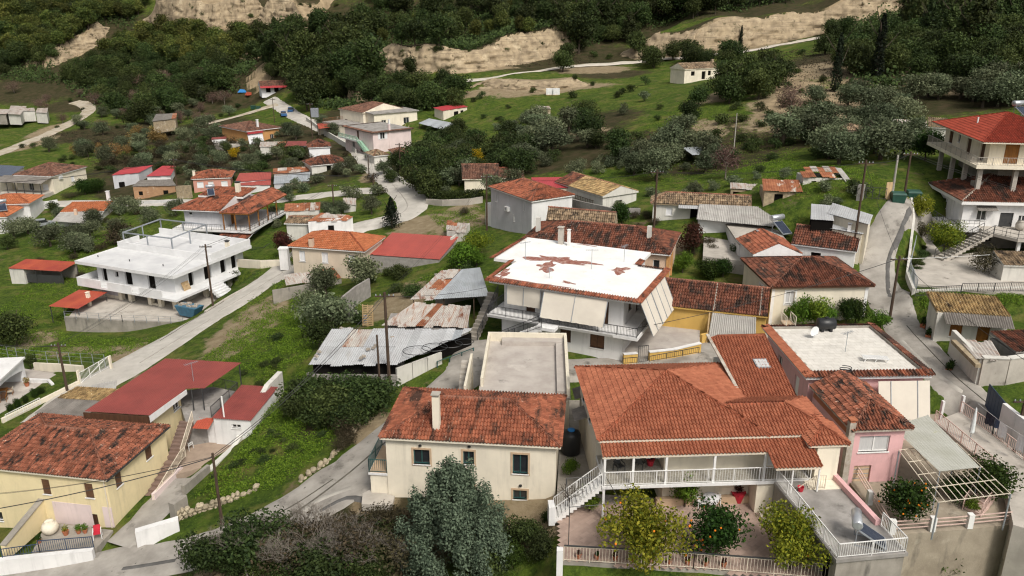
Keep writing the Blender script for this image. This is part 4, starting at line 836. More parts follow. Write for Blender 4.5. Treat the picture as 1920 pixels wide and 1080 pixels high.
def pot(p, label, s=1.0, plant_='leaf_bright', m='terracotta', hh=.5, name='potted_plant'):
    r = empty(name, p, random.uniform(0, 6), label, 'plant', 'potted plants'); MB().lathe([(.13*s, 0), (.2*s, .3*s), (.22*s, .32*s), (.18*s, .3*s)], 10).build('pot', m, r)
    pts, d = lobes_points([(0, 0, .32*s+hh*.5, hh*.55, hh*.55, hh*.6)], 260, int(s*100)+len(label)); v, f = leaf_cloud(pts, d, .12*max(.6, hh*1.6), 3); o = bpy.data.objects.new('foliage', np_mesh('foliage', v, f, plant_)); COL.objects.link(o); o.parent = r; return r
def chair(p, rz, label, m='white_plastic', fm=None):
    r = empty('garden_chair', p, rz, label, 'chair', 'garden chairs'); fm = fm or m; MB().box(-.24, .24, -.24, .22, .40, .44).build('seat', m, r)
    b = MB(); b.hexa([(-.24, .2, .44), (.24, .2, .44), (.24, .24, .44), (-.24, .24, .44)], [(-.22, .3, .86), (.22, .3, .86), (.22, .34, .86), (-.22, .34, .86)]); b.build('backrest', m, r)
    for x in (-.25, .25):
        MB().bar((x, -.24, .62), (x, .28, .64), .05).build('armrest', fm, r)
        for y in (-.24, .24): MB().bar((x*1.08, y*1.1, 0), (x, y, .62 if y < 0 else .5), .04).build('leg', fm, r)
    return r
# ------------------------------------------------------------ front row: cream house
b = Bld('cream_house', 'cream two-storey house with hipped terracotta roof behind the big blue-green conifer', (711, 821), (1052, 839), (1070, 743), 3.1, -1.5)
E_ = b.e; T_ = dict(frame='green_metal', trim='tan_trim', pane='glass', sillm='white_paint')
def wf(bb, u0, u1, v0, v1, y, x0, st):
    """front opening from its photo rectangle, for a wall face at local y starting at x0"""
    zt, zl = bb.zat((u0+u1)/2, v0, y), bb.zat((u0+u1)/2, v1, y); xa, xb = bb.loc(u0, (v0+v1)/2, (zt+zl)/2).x, bb.loc(u1, (v0+v1)/2, (zt+zl)/2).x
    return (xa-x0, zl-bb.zb, xb-xa, zt-zl, st)
def wr(bb, u0, u1, v0, v1, x, y0, st):
    """right-hand side opening from its photo rectangle (u0 nearer end)"""
    zt, zl = bb.zatx((u0+u1)/2, v0, x), bb.zatx((u0+u1)/2, v1, x); ya, yb = bb.locx(u0, (v0+v1)/2, x), bb.locx(u1, (v0+v1)/2, x)
    return (min(ya, yb)-y0, zl-bb.zb, abs(yb-ya), zt-zl, st)
def wl(bb, u0, u1, v0, v1, x, y0, st): return wr(bb, u0, u1, v0, v1, x, y0, st)
IN = .32; x0, x1, y0, y1 = IN, b.w-IN, IN, b.d-IN
walls(b.r, x0, x1, y0, y1, -1.2, E_-.05, 'cream', {'f': [wf(b, 961, 990, 852, 888, y0, x0, T_), wf(b, 962, 988, 919, 936, y0, x0, T_), wf(b, 868, 889, 846, 870, y0, x0, T_), wf(b, 775, 806, 843, 870, y0, x0, T_), wf(b, 868, 889, 908, 924, y0, x0, T_)]})
roof_hip(b.r, 0, b.w, 0, b.d, E_, 1.35, 'tile_mid', 'ridge_dark', 0, fascia='cream')
q = b.loc(819, 800, 3.55); chimney(b.r, q.x, q.y, E_, b.zat(819, 738, q.y)-b.zb-.2, .46, 'cream', True, 'concrete_pale')
for u, v in ((788, 836), (976, 911), (880, 838)): q = b.loc(u, v, b.zat(u, v, y0)); MB().lathe([(.0, 0), (.11, .02), (.1, .1), (0, .14)], 10).build('wall_lamp', 'black_plastic', b.r).location = (q.x, y0-.06, b.zat(u, v, y0)-b.zb)
# balcony on its left flank
zb_ = b.zat(704, 887, y0)-b.zb; xl = b.loc(690, 887, zb_+b.zb).x
slab(b.r, xl, x0-.01, y0+.0, y0+3.6, zb_-.16, zb_, 'white', 'balcony_slab'); slab(b.r, xl+.1, x0-.01, y0+.1, y0+3.5, -1.2, zb_-.17, 'cream', 'balcony_base'); slab(b.r, xl+.06, x0-.02, y0+.06, y0+3.54, zb_, zb_+.03, 'tan_trim', 'balcony_floor')
railing(b.r, [(x0-.03, y0+.05, zb_), (xl+.05, y0+.05, zb_), (xl+.05, y0+3.55, zb_)], 1.0, 'green_metal', .13)
flat('doorstep', [(678, 945), (735, 948), (740, 930), (700, 915), (680, 925)], -1.35, .5, 'concrete_pale', 'pale concrete step at the foot of the cream house')
# ------------------------------------------------------------ flat-roofed terrace house behind it
b = Bld('terrace_house', 'flat-roofed white house with walled tiled roof terrace behind the cream house', (898, 742), (1068, 745), (1081, 640), 3.0, -.2)
walls(b.r, 0, b.w, 0, b.d, -1, b.e-.12, 'pale_cream')
mat('terrace_tile', (.46, .42, .38), (.36, .32, .29), .7, .8, .15, 8, [((.20, .185, .17), .5, .6), ((.55, .51, .46), .3, .6)])
slab(b.r, -.08, b.w+.08, -.08, b.d+.08, b.e-.12, b.e, 'terrace_tile', 'roof_terrace')
for x0_, x1_, y0_, y1_, h in ((.0, b.w, b.d-.25, b.d, .75), (b.w-.22, b.w+.02, 0, b.d-.25, .7), (0, .2, 1.5, b.d-.25, .7), (1.2, b.w-.25, b.d-1.1, b.d-.252, .38), (b.w-.9, b.w-.222, .3, b.d-1.1, .32)): slab(b.r, x0_, x1_, y0_, y1_, b.e, b.e+h, 'pale_cream' if h > .4 else 'terrace_tile', 'parapet' if h > .4 else 'bench')
steps(b.r, (-.95, .6, .4), (-.95, 6.2, b.e), -.9 and .9, 12, 'concrete_pale'); slab(b.r, -1.15, -.97, .5, 6.4, -.8, b.e+.5, 'pale_cream', 'stair_wall')
gm = MB()
for i in range(18): gm.tube([(1.0+i*.3, -.28, b.e-.06), (1.0+i*.3, .35, b.e+.02)], .11, 8)
gm.build('gutter_tiles', 'white_paint', b.r)
# ------------------------------------------------------------ main red-roofed house
b = Bld('veranda_house', 'wide cream house with new red tiled roof and white-railed veranda over a paved courtyard', (1121, 827), (1430, 818), (1087, 689), 4.9, 0); MH = b
W1, D1, e = 10.6, b.d, b.e
roof_hip(b.r, 0, W1, 0, D1, e, 2.0, 'tile_new', 'ridge_new', 0, fascia='cream_paint')
# wing: ridge 0.9 above the eave, front slope flush with the main one
wz, wy = e+.93, 2.45
f1 = [(W1-.02, .0, e), (14.7, .0, e), (12.3, wy, wz), (8.4, wy, wz)]; f2 = [(14.7, 0, e), (14.7, 2*wy, e), (12.3, wy, wz)]; f3 = [(14.7, 2*wy, e), (W1, 2*wy, e), (8.4, wy, wz), (12.3, wy, wz)]
wb = MB()
for f in (f1, f2, f3): wb.quad(*f)
wb.quad((W1, 0, e-.14), (14.7, 0, e-.14), (14.7, 2*wy, e-.14), (W1, 2*wy, e-.14)); wb.quad((W1, 0, e-.14), (14.7, 0, e-.14), (14.7, 0, e), (W1, 0, e)); wb.quad((14.7, 0, e-.14), (14.7, 2*wy, e-.14), (14.7, 2*wy, e), (14.7, 0, e))
wo_ = wb.build('wing_roof', 'cream_paint', b.r); t = MB(); [tile_poly(t, f, seed=i) for i, f in enumerate((f1, f2, f3))]; t.build('roof_tiles', 'tile_new', wo_, kind='stuff')
rc = MB(); ridge_caps(rc, (8.35, wy, wz), (12.3, wy, wz)); ridge_caps(rc, (14.7, 0, e), (12.3, wy, wz)); ridge_caps(rc, (14.7, 2*wy, e), (12.3, wy, wz)); rc.build('ridge_tiles', 'ridge_new', wo_, kind='stuff')
# small hipped projection at the right front
sp_ = MB(); hx0, hx1, hy0, hy1, hz0 = 12.6, 15.1, -1.1, 1.6, e-.12
roof_hip(b.r, hx0, hx1, hy0, hy1, hz0, .62, 'tile_new', 'ridge_new', 0, axis='y', hl=1, hr=0, fascia='cream_paint', name='porch_hip_roof')
# lower porch roof along the veranda
roof_face(b.r, [(.15, -.95, e-.55), (10.2, -.95, e-.55), (10.2, .02, e-.2), (.15, .02, e-.2)], 'tile_new', name='veranda_roof', fascia='cream_paint')
roof_face(b.r, [(10.22, -2.3, e-.85), (13.0, -2.3, e-.85), (13.0, .0, e-.2), (10.22, .0, e-.2)], 'tile_new', name='veranda_roof', fascia='cream_paint')
rc = MB(); ridge_caps(rc, (10.2, -2.3, e-.83), (10.2, .02, e-.18), .08); rc.build('edge_tiles', 'ridge_new', b.r, kind='stuff')
SHT = dict(frame='white_paint', shut='shutter_tan'); SHC = dict(frame='shutter_tan', pane='shutter_tan', shut='shutter_tan', closed=1)
fl = 2.35; fy = .55
walls(b.r, .35, 4.3, 2.6, D1-.3, -.3, e-.06, 'cream', {'f': [(.6, fl+.9, .9, 1.2, WIN), (2.4, fl, .9, 2.05, DOOR)], 'l': [(2.5, fl+.9, .8, 1.1, WIN), (5.5, fl+.9, .8, 1.1, WIN)]})
walls(b.r, 4.3, W1, fy, D1-.3, -.3, e-.06, 'cream', {'f': [(1.55, fl+1.0, .95, .95, SHT), (3.3, fl+1.0, 1.9, .95, SHC), (5.2, .4, .9, .0, {})][:2], 'l': []})
walls(b.r, W1, 14.4, fy, 4.7, -.3, e-.06, 'cream', {'f': [(.25, fl+.05, .85, 2.0, dict(k='door', m='white_paint')), (2.5, fl+.8, .5, .7, WIN)]})
slab(b.r, 13.2, 14.6, -1.0, fy-.01, -.2, e-.26, 'cream', 'porch_block')
slab(b.r, .2, 13.0, -1.0, fy-.02, fl-.2, fl, 'white', 'balcony_slab'); slab(b.r, .36, 4.29, fy-.01, 2.59, fl-.2, fl, 'white', 'balcony_slab')
mat('terrazzo', (.40, .38, .33), (.26, .24, .2), 9, .6, 0, 20); slab(b.r, .3, 12.9, -.9, fy-.04, fl, fl+.02, 'terrazzo', 'balcony_floor'); slab(b.r, .4, 4.25, fy-.03, 2.55, fl, fl+.02, 'terrazzo', 'balcony_floor')
railing(b.r, [(.35, fy, fl), (.3, -.95, fl), (13.0, -.95, fl)], .95, 'white_paint', .16, .045, .015)
for x in (.32, 2.05, 4.05, 7.0, 10.1): MB().box(x-.07, x+.07, -.93, -.79, -.1 if x < .5 else fl, e-.62).build('column', 'white_paint', b.r)
MB().tube([(11.3, -2.2, -.1), (11.3, -2.2, e-.95)], .06, 8).build('column', 'white_paint', b.r)
MB().tube([(12.9, -2.2, fl), (12.9, -2.2, e-.95)], .06, 8).build('column', 'white_paint', b.r)
vl = MB(); [vl.box(.4+i*.3, .66+i*.3, -.8, -.78, e-.83+.04*(i % 2), e-.72) for i in range(12)]; vl.build('valance', 'cloth_white', b.r)
slab(b.r, 9.8, 12.9, -.8, fy-.03, -.3, fl-.2, 'cream', 'stair_block'); slab(b.r, 3.9, 9.79, .2, fy-.02, -.3, .5, 'tan_trim', 'plinth')
MB().box(6.0, 8.0, fy-.05, fy-.03, 1.65, 1.95).build('vent_window', 'dark_void', b.r)
steps(b.r, (-2.6, -.9, 0), (.25, -.9, fl), .95, 13, 'white_paint', thick=.2); railing(b.r, [(-2.6, -.93, .1), (.2, -.93, fl)], .9, 'white_paint', .14); railing(b.r, [(-2.6, .06, .1), (.2, .06, fl)], .9, 'white_paint', .14)
MB().box(-3.0, -2.62, -1.0, -.2, -.3, 1.0).build('gate_pier', 'white', b.r)
steps(b.r, (10.0, -1.95, 0), (12.8, -1.95, fl), .9, 13, 'cream', solid=True); railing(b.r, [(10.0, -1.93, .1), (12.9, -1.93, fl), (13.5, -1.93, fl)], .9, 'cream_paint', .13)
slab(b.r, 12.8, 14.7, -2.0, -1.02, -.2, fl-.01, 'cream', 'landing')
p = b.world((1.2, -.3, fl+.03)); tag_ = 'veranda'
def vchair(x, y, rz, l, m='dark_metal'): chair(b.world((x, y, fl+.02)), b.rz+rz, l, m)
vchair(1.5, .6, .4, 'dark chair standing at the left on the veranda'); vchair(2.9, .9, 2.5, 'dark chair standing beside the red pot on the veranda')
pot(b.world((3.6, 1.2, fl+.02)), 'red pot with dark plant standing inside the open veranda', 1.3, 'leaf_red', 'red_plastic', .4)
# annexe with shed roof and skylight behind the right side
an = empty('annexe', b.world((10.75, 5.1, 0)), b.rz, 'low annexe with sloping red tiled roof and a skylight behind the veranda house', 'annexe')
tl_ = at(1411, 640, 6.1); AL = 8.0; roof_face(an, [(0, 0, 4.55), (3.6, -.35, 4.55), (4.0, AL, 6.0), (-.3, AL, 6.0)], 'tile_new', fascia='concrete_pale'); walls(an, .15, 3.5, .15, AL-.2, -.3, 4.4, 'old_white')
fm_ = MB(); fm_.bar((-.12, 0, 4.75), (-.42, AL, 6.2), .22, .08); fm_.build('flashing', 'mortar', an)
sk = MB(); sz = lambda y: 4.55+1.45*y/AL
sk.hexa([(2.0, 3.6, sz(3.6)), (3.0, 3.6, sz(3.6)), (3.0, 4.7, sz(4.7)), (2.0, 4.7, sz(4.7))], [(2.0, 3.6, sz(3.6)+.2), (3.0, 3.6, sz(3.6)+.2), (3.0, 4.7, sz(4.7)+.2), (2.0, 4.7, sz(4.7)+.2)]); sko = sk.build('skylight', 'grey_metal', an)
for i in range(3): xx = 2.08+i*.29; MB().quad((xx, 3.68, sz(3.68)+.21), (xx+.26, 3.68, sz(3.68)+.21), (xx+.26, 4.62, sz(4.62)+.21), (xx, 4.62, sz(4.62)+.21)).build('pane', 'curtain', sko)
# ------------------------------------------------------------ courtyard
mat('paver', (.42, .31, .255), (.33, .24, .20), 1.2, .85, .2, 12, [((.22, .17, .14), .5, .60)], island=.16)
cy = flat('courtyard', [(1052, 1052), (1300, 1066), (1552, 1085), (1535, 985), (1520, 925), (1400, 925), (1250, 935), (1100, 925), (1052, 945)], -.03, 2.2, 'concrete', 'paved courtyard with lemon and orange trees')
pv = MB(); corners = [(1052, 1052), (1552, 1085), (1520, 925), (1052, 945)]; wp = [at(u, v, 0) for u, v in corners]; ca, sa = math.cos(.75), math.sin(.75); xs_ = [p.x for p in wp]; ys_ = [p.y for p in wp]
for i in range(-70, 70):
    for j in range(-70, 70):
        s_ = .42; cx, cy_ = (i+.5*(j % 2))*s_*1.5, j*s_*.75; X, Y = (min(xs_)+max(xs_))/2+cx*ca-cy_*sa, (min(ys_)+max(ys_))/2+cx*sa+cy_*ca
        if not inpoly(np.array(X), np.array(Y), wp): continue
        a_, b_ = s_*.74, s_*.365; c4 = [(X+dx*ca-dy*sa, Y+dx*sa+dy*ca) for dx, dy in ((-a_, -b_), (a_, -b_), (a_, b_), (-a_, b_))]; zz = random.uniform(-.004, .004); pv.quad(*[(x, y, zz) for x, y in c4])
pv.build('paving_stones', 'paver', cy, kind='stuff')
fence([at(1057, 1052, 0), at(1300, 1066, 0), at(1552, 1086, 0)], 'white baluster fence with dark top rail along the front of the courtyard', 1.0, 'cream_paint', sp=.18, name='courtyard_fence'); cf = bpy.data.objects['courtyard_fence']; fo = at(1057, 1052, 0); mb = MB(); fp = [at(1057, 1052, 1.05)-fo, at(1300, 1066, 1.05)-fo, at(1552, 1086, 1.05)-fo]; fp = [Vector((q.x-(p_.x-q.x)*0, q.y, 1.05)) for q, p_ in zip([at(1057, 1052, 0)-fo, at(1300, 1066, 0)-fo, at(1552, 1086, 0)-fo], fp)]; mb.bar(fp[0], fp[1], .07); mb.bar(fp[1], fp[2], .07); mb.build('top_rail', 'dark_metal', cf)
wall_run('gate_post', [at(1049, 1078, -.2), at(1049, 1070, -.2)], 1.6, .35, 'white', 'white gate post at the left end of the courtyard fence', 'post')
for i in range(9): pot(at(1085+i*34, 1046+i*2, 0), 'small potted plant in the row behind the courtyard fence', .8, ['leaf_red', 'leaf_orange'][i % 2], 'terracotta', .25)
# table and chairs
tb = empty('round_table', at(1332, 950, 0), 0, 'round table with white cloth in the courtyard under the veranda', 'table'); MB().tube([(0, 0, 0), (0, 0, .7)], .05, 8).build('leg', 'white_plastic', tb); MB().lathe([(.46, .42), (.49, .55), (.5, .7), (.5, .74), (0, .745)], 20).build('tablecloth', 'cloth_white', tb)
chair(at(1311, 952, 0), 1.9, 'white plastic chair left of the round courtyard table'); chair(at(1340, 944, 0), 3.3, 'white plastic chair behind the round courtyard table')
plant('bright', at(1284, 950, 0), 2.6, 'tall bushy plant in a square bed under the veranda', wf=.7)
pot(at(1383, 940, 0), 'big red pot with a plant near the courtyard stairs', 2.2, 'leaf_red', 'red_plastic', .55)
plant('bright', at(1105, 958, 0), 1.6, 'low leafy plant below the left white stairs')
def citrus(u, v, h, key, label, wf=1.0, fruits=40, var=None):
    p = at(u, v, 0); r = plant(key, p, h, label, wf=wf, variant=var); H = SPECIES[key][0]; rd = random.Random(int(u)); fm = MB(); crown = [c for c in r.children if c.name.startswith('crown')][0]
    cv = np.empty(len(crown.data.vertices)*3, np.float32); crown.data.vertices.foreach_get('co', cv); cv = cv.reshape(-1, 3); rad = np.hypot(cv[:, 0], cv[:, 1]); sel = cv[(rad > np.percentile(rad, 55))]
    for k in range(fruits): c = sel[rd.randrange(len(sel))]*1.02; fm.lathe([(.0, -.06), (.055, -.03), (.06, .01), (.03, .05), (0, .06)], 6, c)
    fm.build('fruit', 'orange_fruit', r, kind='stuff'); return r
citrus(1205, 1052, 4.2, 'citrus', 'large yellow-green lemon tree in the courtyard left of the others', 1.0, 8, 0); citrus(1342, 1042, 3.2, 'orange', 'dark green orange tree in the middle of the courtyard', 1.05, 22, 0); citrus(1482, 1066, 4.0, 'citrus', 'yellow-green lemon tree in the courtyard beside the terrace block', .9, 3, 1)
# vine posts at the left of the courtyard
vp = empty('vine_frame', at(1060, 968, 0), 0, 'thin dark pipe frame with a bare vine at the courtyard entrance', 'vine frame'); mb = MB()
for x, y in ((0, 0), (2.4, .2), (3.0, -2.6), (.0, -3.0)): mb.tube([(x, y, 0), (x, y, 2.7)], .025, 5)
for a_, b_ in (((0, 0), (2.4, .2)), ((2.4, .2), (3.0, -2.6)), ((0, 0), (0, -3)), ((0, -3), (3, -2.6))): mb.tube([(*a_, 2.7), (*b_, 2.7)], .02, 5)
mb.build('pipes', 'dark_metal', vp); vb = bpy.data.objects.new('vine_branches', branch_mesh(3.2, 11, 4, 'bark', .9, .07, 3)); COL.objects.link(vb); vb.parent = vp
# alley between the two front houses
flat('side_yard', [(1043, 950), (1100, 945), (1125, 900), (1098, 750), (1068, 750), (1048, 850)], -.05, 1.2, 'concrete', 'dark concrete side yard between the two front houses')
wt = empty('water_tank', at(1070, 848, 0), 0, 'upright black plastic water tank with blue lid between the front houses', 'water tank'); MB().lathe([(.62, 0), (.68, .1), (.68, 1.45), (.6, 1.6), (.25, 1.75)], 20).build('body', 'black_plastic', wt, True); MB().lathe([(.26, 1.72), (.26, 1.82), (.2, 1.85)], 14).build('lid', 'blue_plastic', wt)
plant('bright', at(1070, 888, 0), 1.3, 'bright green bush in the narrow side yard'); 
for k, v in enumerate((738, 778)): 
    r = empty('lean_to_roof', at(1098, v, 2.8), .05, ['small dark tiled canopy on the side of the veranda house, further back', 'small dark tiled canopy on the side of the veranda house, nearer the tank'][k], 'canopy'); roof_face(r, [(-1.0, -.8, 0), (-.98, .9, 0), (0.25, .9, .45), (.25, -.8, .45)][::-1][1:]+[(-1.0, -.8, 0)][:0], 'tile_dark') if 0 else sheets(r, (-.9, .9, 0), (-.9, -.9, 0), (.3, -.9, .4), (.3, .9, .4), 2, 'fibre_dark')
# ------------------------------------------------------------ pink house with white tiled roof terrace
b = Bld('pink_house', 'pink house with flat white tiled roof edged in red tiles', (1510, 708), (1753, 704), (1650, 609), 4.7, .4); PK = b; e = b.e
walls(b.r, .5, b.w-.5, .5, b.d-.4, -1.2, e-.25, 'pinkish', {'l': [(1.6, e-3.2, .9, 2.1, dict(k='door', m='white_paint')), (5.2, e-3.0, .9, 1.9, WIN), (7.6, e-2.6, .7, 1.1, WIN)], 'f': [(5.6, e-2.9, 1.2, 1.3, WIN)]})
slab(b.r, .12, b.w-.12, .12, b.d-.05, e-.25, e-.02, 'white', 'roof_slab')
mat('white_tile', (.68, .65, .60), (.58, .55, .50), 1.4, .6, .1, 10, [((.48, .36, .24), .9, .68)], island=.06)
wt_ = MB()
for i in range(int((b.w-1.3)/.5)):
    for j in range(int((b.d-1.0)/.5)): x_, y_ = .7+i*.5+.25*(j % 2), .6+j*.5; wt_.box(x_, x_+.485, y_, y_+.485, e-.02, e+.006+random.uniform(-.004, .004))
slab(b.r, .6, b.w-.5, .5, b.d-.4, e-.03, e-.005, 'mortar', 'roof_bed'); wt_.build('roof_paving', 'white_tile', b.r, kind='stuff')
def tile_edge(root, a, c, wd, z, drop, m, lod=0, lip=.0):
    """sloping tile border along a roof edge from a to c (counter-clockwise outline), wd inwards"""
    a = Vector((*a, z)); c = Vector((*c, z)); d = (c-a).normalized(); inn = Vector((-d.y, d.x, 0))*wd; mb = MB(); f = [a-Vector((0, 0, drop)), c-Vector((0, 0, drop)), c+inn, a+inn]; tile_poly(mb, f, .24, wd*1.06, lod); mb.v and mb.build('edge_tiles', m, root, kind='stuff')
for a_, c_, m_ in (((0, 0), (b.w, 0), 'tile_mid'), ((b.w, 0), (b.w, b.d), 'tile_dark'), ((b.w, b.d), (0, b.d), 'tile_dark'), ((0, b.d), (0, 0), 'tile_new')): tile_edge(b.r, a_, c_, .62, e+.2, .22, m_)
eb = MB(); eb.box(.5, b.w-.5, .5, .64, e, e+.16); eb.box(.5, .64, .65, b.d-.5, e, e+.16); eb.box(b.w-.64, b.w-.5, .65, b.d-.5, e, e+.2); eb.box(.65, b.w-.65, b.d-.64, b.d-.5, e, e+.2); eb.build('parapet', 'concrete', b.r)
# awning on the front right
aw = MB(); zt, zl = e-.35, e-3.0; xa, xb = 5.3, b.w-.35
aw.hexa([(xa, -.05, zt-.03), (xb, -.05, zt-.03), (xb, -.95, zl), (xa, -.95, zl)], [(xa, -.08, zt), (xb, -.08, zt), (xb, -.98, zl+.02), (xa, -.98, zl+.02)]); awo = aw.build('awning', 'awning', b.r)
for x_ in (xa+.9, xb-.9): MB().bar((x_, -.1, zt+.01), (x_, -1.0, zl+.02), .05).build('awning_rib', 'grey_metal', awo)
sc_ = MB(); [sc_.lathe([(.0, 0), (.14, 0), (.14, .02)], 8, (xa+.15+i*.27, -.97, zl-.03)) for i in range(int((xb-xa)/.27))]; sc_.build('scallops', 'awning', awo)
slab(b.r, 4.5, b.w-.3, -1.3, .49, -1.0, 1.0, 'pinkish', 'porch_base')
wt = empty('water_tank', b.world((4.9, b.d-1.1, e)), b.rz, 'horizontal black water tank lying on the pink house roof', 'water tank'); MB().tube([(-.72, 0, .62), (-.66, 0, .62), (.66, 0, .62), (.72, 0, .62)], [.38, .48, .48, .38], 18).build('body', 'black_plastic', wt, True); ft = MB(); ft.box(-.45, -.25, -.35, .35, 0, .3); ft.box(.25, .45, -.35, .35, 0, .3); ft.build('feet', 'black_plastic', wt); MB().lathe([(.16, 1.05), (.16, 1.18), (.1, 1.2)], 10).build('lid', 'black_plastic', wt)
lg = empty('sun_lounger', b.world((6.2, 2.6, e+.02)), b.rz-.18, 'white slatted plastic sun lounger on the pink house roof', 'sun lounger')
for i in range(16): x_ = -.9+i*.115; MB().box(x_, x_+.085, -.3, .3, .30, .33).build('slat', 'white_plastic', lg)
for y_ in (-.3, .3): MB().bar((-.95, y_, .29), (.95, y_, .29), .05).build('side_rail', 'white_plastic', lg)
for x_ in (-.75, 0, .8):
    for y_ in (-.28, .28): MB().bar((x_+.08, y_*.98, .27), (x_-.06, y_, 0), .05).build('leg', 'white_plastic', lg)
antenna(b.world((4.7, 4.3, e)), 1.7, 'aerial mast in the middle of the pink house roof', .6); dish(b.world((3.3, 7.2, e)), 'white satellite dish on the pink house roof beside the black tank', .42, -1.2)
br = empty('foot_bridge', b.world((2.3, b.d-.5, e-.05)), b.rz, 'small railed wooden landing at the back edge of the pink roof', 'landing'); MB().box(-.4, .4, 0, 1.4, .1, .2).build('deck', 'tan_trim', br)
for x_ in (-.38, .38): railing(br, [(x_, .1, .2), (x_, 1.35, .2)], .8, 'cream_paint', .3)
hose = empty('coiled_hose', b.world((3.0, .35, e+.22)), 0, 'coil of dark hose lying on the edge tiles of the pink roof', 'hose'); cm = MB(); cm.tube([(.42*math.cos(a*.5)*(1+.04*math.sin(a)), .3*math.sin(a*.5), .03+.012*a) for a in range(30)], .03, 6); cm.build('coil', 'black_plastic', hose)
rs = empty('drain_pipe', b.world((1.15, -.35, -.6)), 0, 'grey vertical drain pipe at the left front of the pink house', 'pipe'); MB().tube([(0, 0, 0), (0, 0, e+.4)], .06, 8).build('pipe', 'grey_metal', rs); MB().bar((-.3, 0, e+.42), (.3, 0, e+.42), .14).build('hopper', 'grey_metal', rs)
# ------------------------------------------------------------ pink annexe with old hipped roof in front of it
zA = 4.25; b = Bld('pink_annexe', 'small pink building with weathered hipped tile roof in front of the pink house', (1597, 808), (1713, 804), (1535, 722), zA, 0); e = b.e
roof_hip(b.r, 0, b.w, 0, b.d, e, 1.05, 'tile_charred', 'ridge_dark', 0, axis='y', hl=1, hr=0, fascia='mortar', gable_m='mortar')
walls(b.r, .25, b.w-.35, .3, b.d-.2, -1, e-.06, 'pinkish', {'f': [(.55, e-1.75, 2.0, 1.15, dict(frame='white_paint', pane='curtain')), (.45, .15, 1.15, 1.35, dict(k='garage', m='tan_trim'))]})
chimney(b.r, .05, .2, .2, e+.55, .4, 'mortar', True, 'terracotta')
MB().box(.24, .26-.04, .4, b.d-.3, e-.75, e-.1).build('brick_band', 'terracotta', b.r)
flat('street_strip', [(1040, 1076), (1300, 1086), (1560, 1102), (1560, 1180), (1040, 1180)], -1.0, 1.5, 'alley_concrete', 'grey street in front of the courtyard fence')
# ------------------------------------------------------------ terrace block with solar heater
b = Bld('terrace_block', 'grey concrete block with railed flat roof beside the courtyard', (1570, 1047), (1697, 1035), (1599, 888), 2.3, -.3); e = b.e
walls(b.r, 0, b.w, 0, b.d, -2.5, e-.2, 'concrete', {'l': [(.6, .1, 1.0, 1.9, VOID), (2.6, .1, .8, 1.9, VOID)]}); slab(b.r, -.12, b.w+.12, -.12, b.d+.05, e-.2, e, 'terrace_grey', 'roof_terrace')
railing(b.r, [(.0, b.d-.2, e), (.0, .0, e), (b.w, .0, e), (b.w, 2.3, e)], .9, 'white_paint', .13)
slab(b.r, b.w-.3, b.w, 2.4, b.d, e, e+.35, 'pinkish', 'kerb')
q = b.loc(1612, 1015, 2.35); solar_heater(b.world((q.x+.25, q.y, e)), b.rz+1.1, 'solar water heater standing on the grey terrace block', .95)
r = empty('red_bucket', b.world((1.0, 6.2, e)), 0, 'small red bucket on the grey terrace block', 'bucket'); MB().lathe([(.14, 0), (.19, .3), (.2, .31), (.17, .29), (.12, .02)], 12).build('body', 'red_plastic', r)
# ------------------------------------------------------------ right-hand garden with pergola
GZ_ = .25
mat('stained_wall', (.36, .31, .24), (.25, .21, .16), .6, .95, .6, 8, [((.10, .09, .075), .8, .56, (1, 1, .25), .2), ((.45, .40, .32), .4, .6)])
flat('garden_patio', [(1590, 900), (1668, 1004), (1790, 994), (1897, 984), (1880, 900), (1760, 775), (1640, 790), (1560, 830)], GZ_, 7, 'stained_wall', 'concrete garden terrace on a tall stained retaining wall')
flat('upper_terrace', [(1752, 790), (1800, 772), (1860, 815), (1990, 920), (1990, 1010), (1900, 984), (1884, 900)], 1.0, 6, 'concrete_pale', 'pale upper terrace where laundry hangs')
rr_ = empty('garden_railing', at(1600, 885, GZ_), 0, 'pink rails with white posts round the garden terrace', 'railing'); o0 = at(1600, 885, GZ_)
path = [at(1600, 885, GZ_+.3), at(1668, 1000, GZ_), at(1790, 991, GZ_), at(1893, 981, GZ_)]; mb = MB()
for a_, c_ in zip(path[:-1], path[1:]):
    for z_ in (.3, .55, .8): mb.bar(a_-o0+Vector((0, 0, z_)), c_-o0+Vector((0, 0, z_)), .05)
mb.build('rails', 'pink_paint', rr_)
for u, v in ((1629, 945), (1671, 1000), (1746, 995), (1816, 989)): p = at(u, v, GZ_)-o0; MB().box(p.x-.16, p.x+.16, p.y-.16, p.y+.16, 0, .95).build('post', 'white_paint', rr_)
for pts, l in (([at(1800, 773, 1.0), at(1860, 816, 1.0), at(1985, 915, 1.0)], 'pink baluster railing between the laundry terrace and the lane'), ([at(1752, 790, 1.0), at(1884, 902, 1.0)], 'pink railing along the inner edge of the laundry terrace')): fence(pts, l, .9, 'pink_paint', sp=.18)
for k, (u, v) in enumerate(((1762, 778), (1800, 768))): wall_run('terrace_post', [at(u, v, 1.0), at(u+4, v, 1.0)], 1.15, .28, 'white', ['white pier at the awning corner of the pink house', 'white pier at the start of the laundry terrace railing'][k], 'post')
st_ = empty('garden_stairs', at(1840, 968, GZ_), 0, 'pink railed steps between the garden and the laundry terrace', 'stairs'); steps(st_, (0, 0, 0), (1.6, 1.4, .75), 1.0, 5, 'pink_paint'); railing(st_, [(-.1, -.1, 0), (1.6, 1.4, .75)], .9, 'pink_paint', .2); railing(st_, [(-.8, .7, 0), (.9, 2.2, .75)], .9, 'pink_paint', .2)
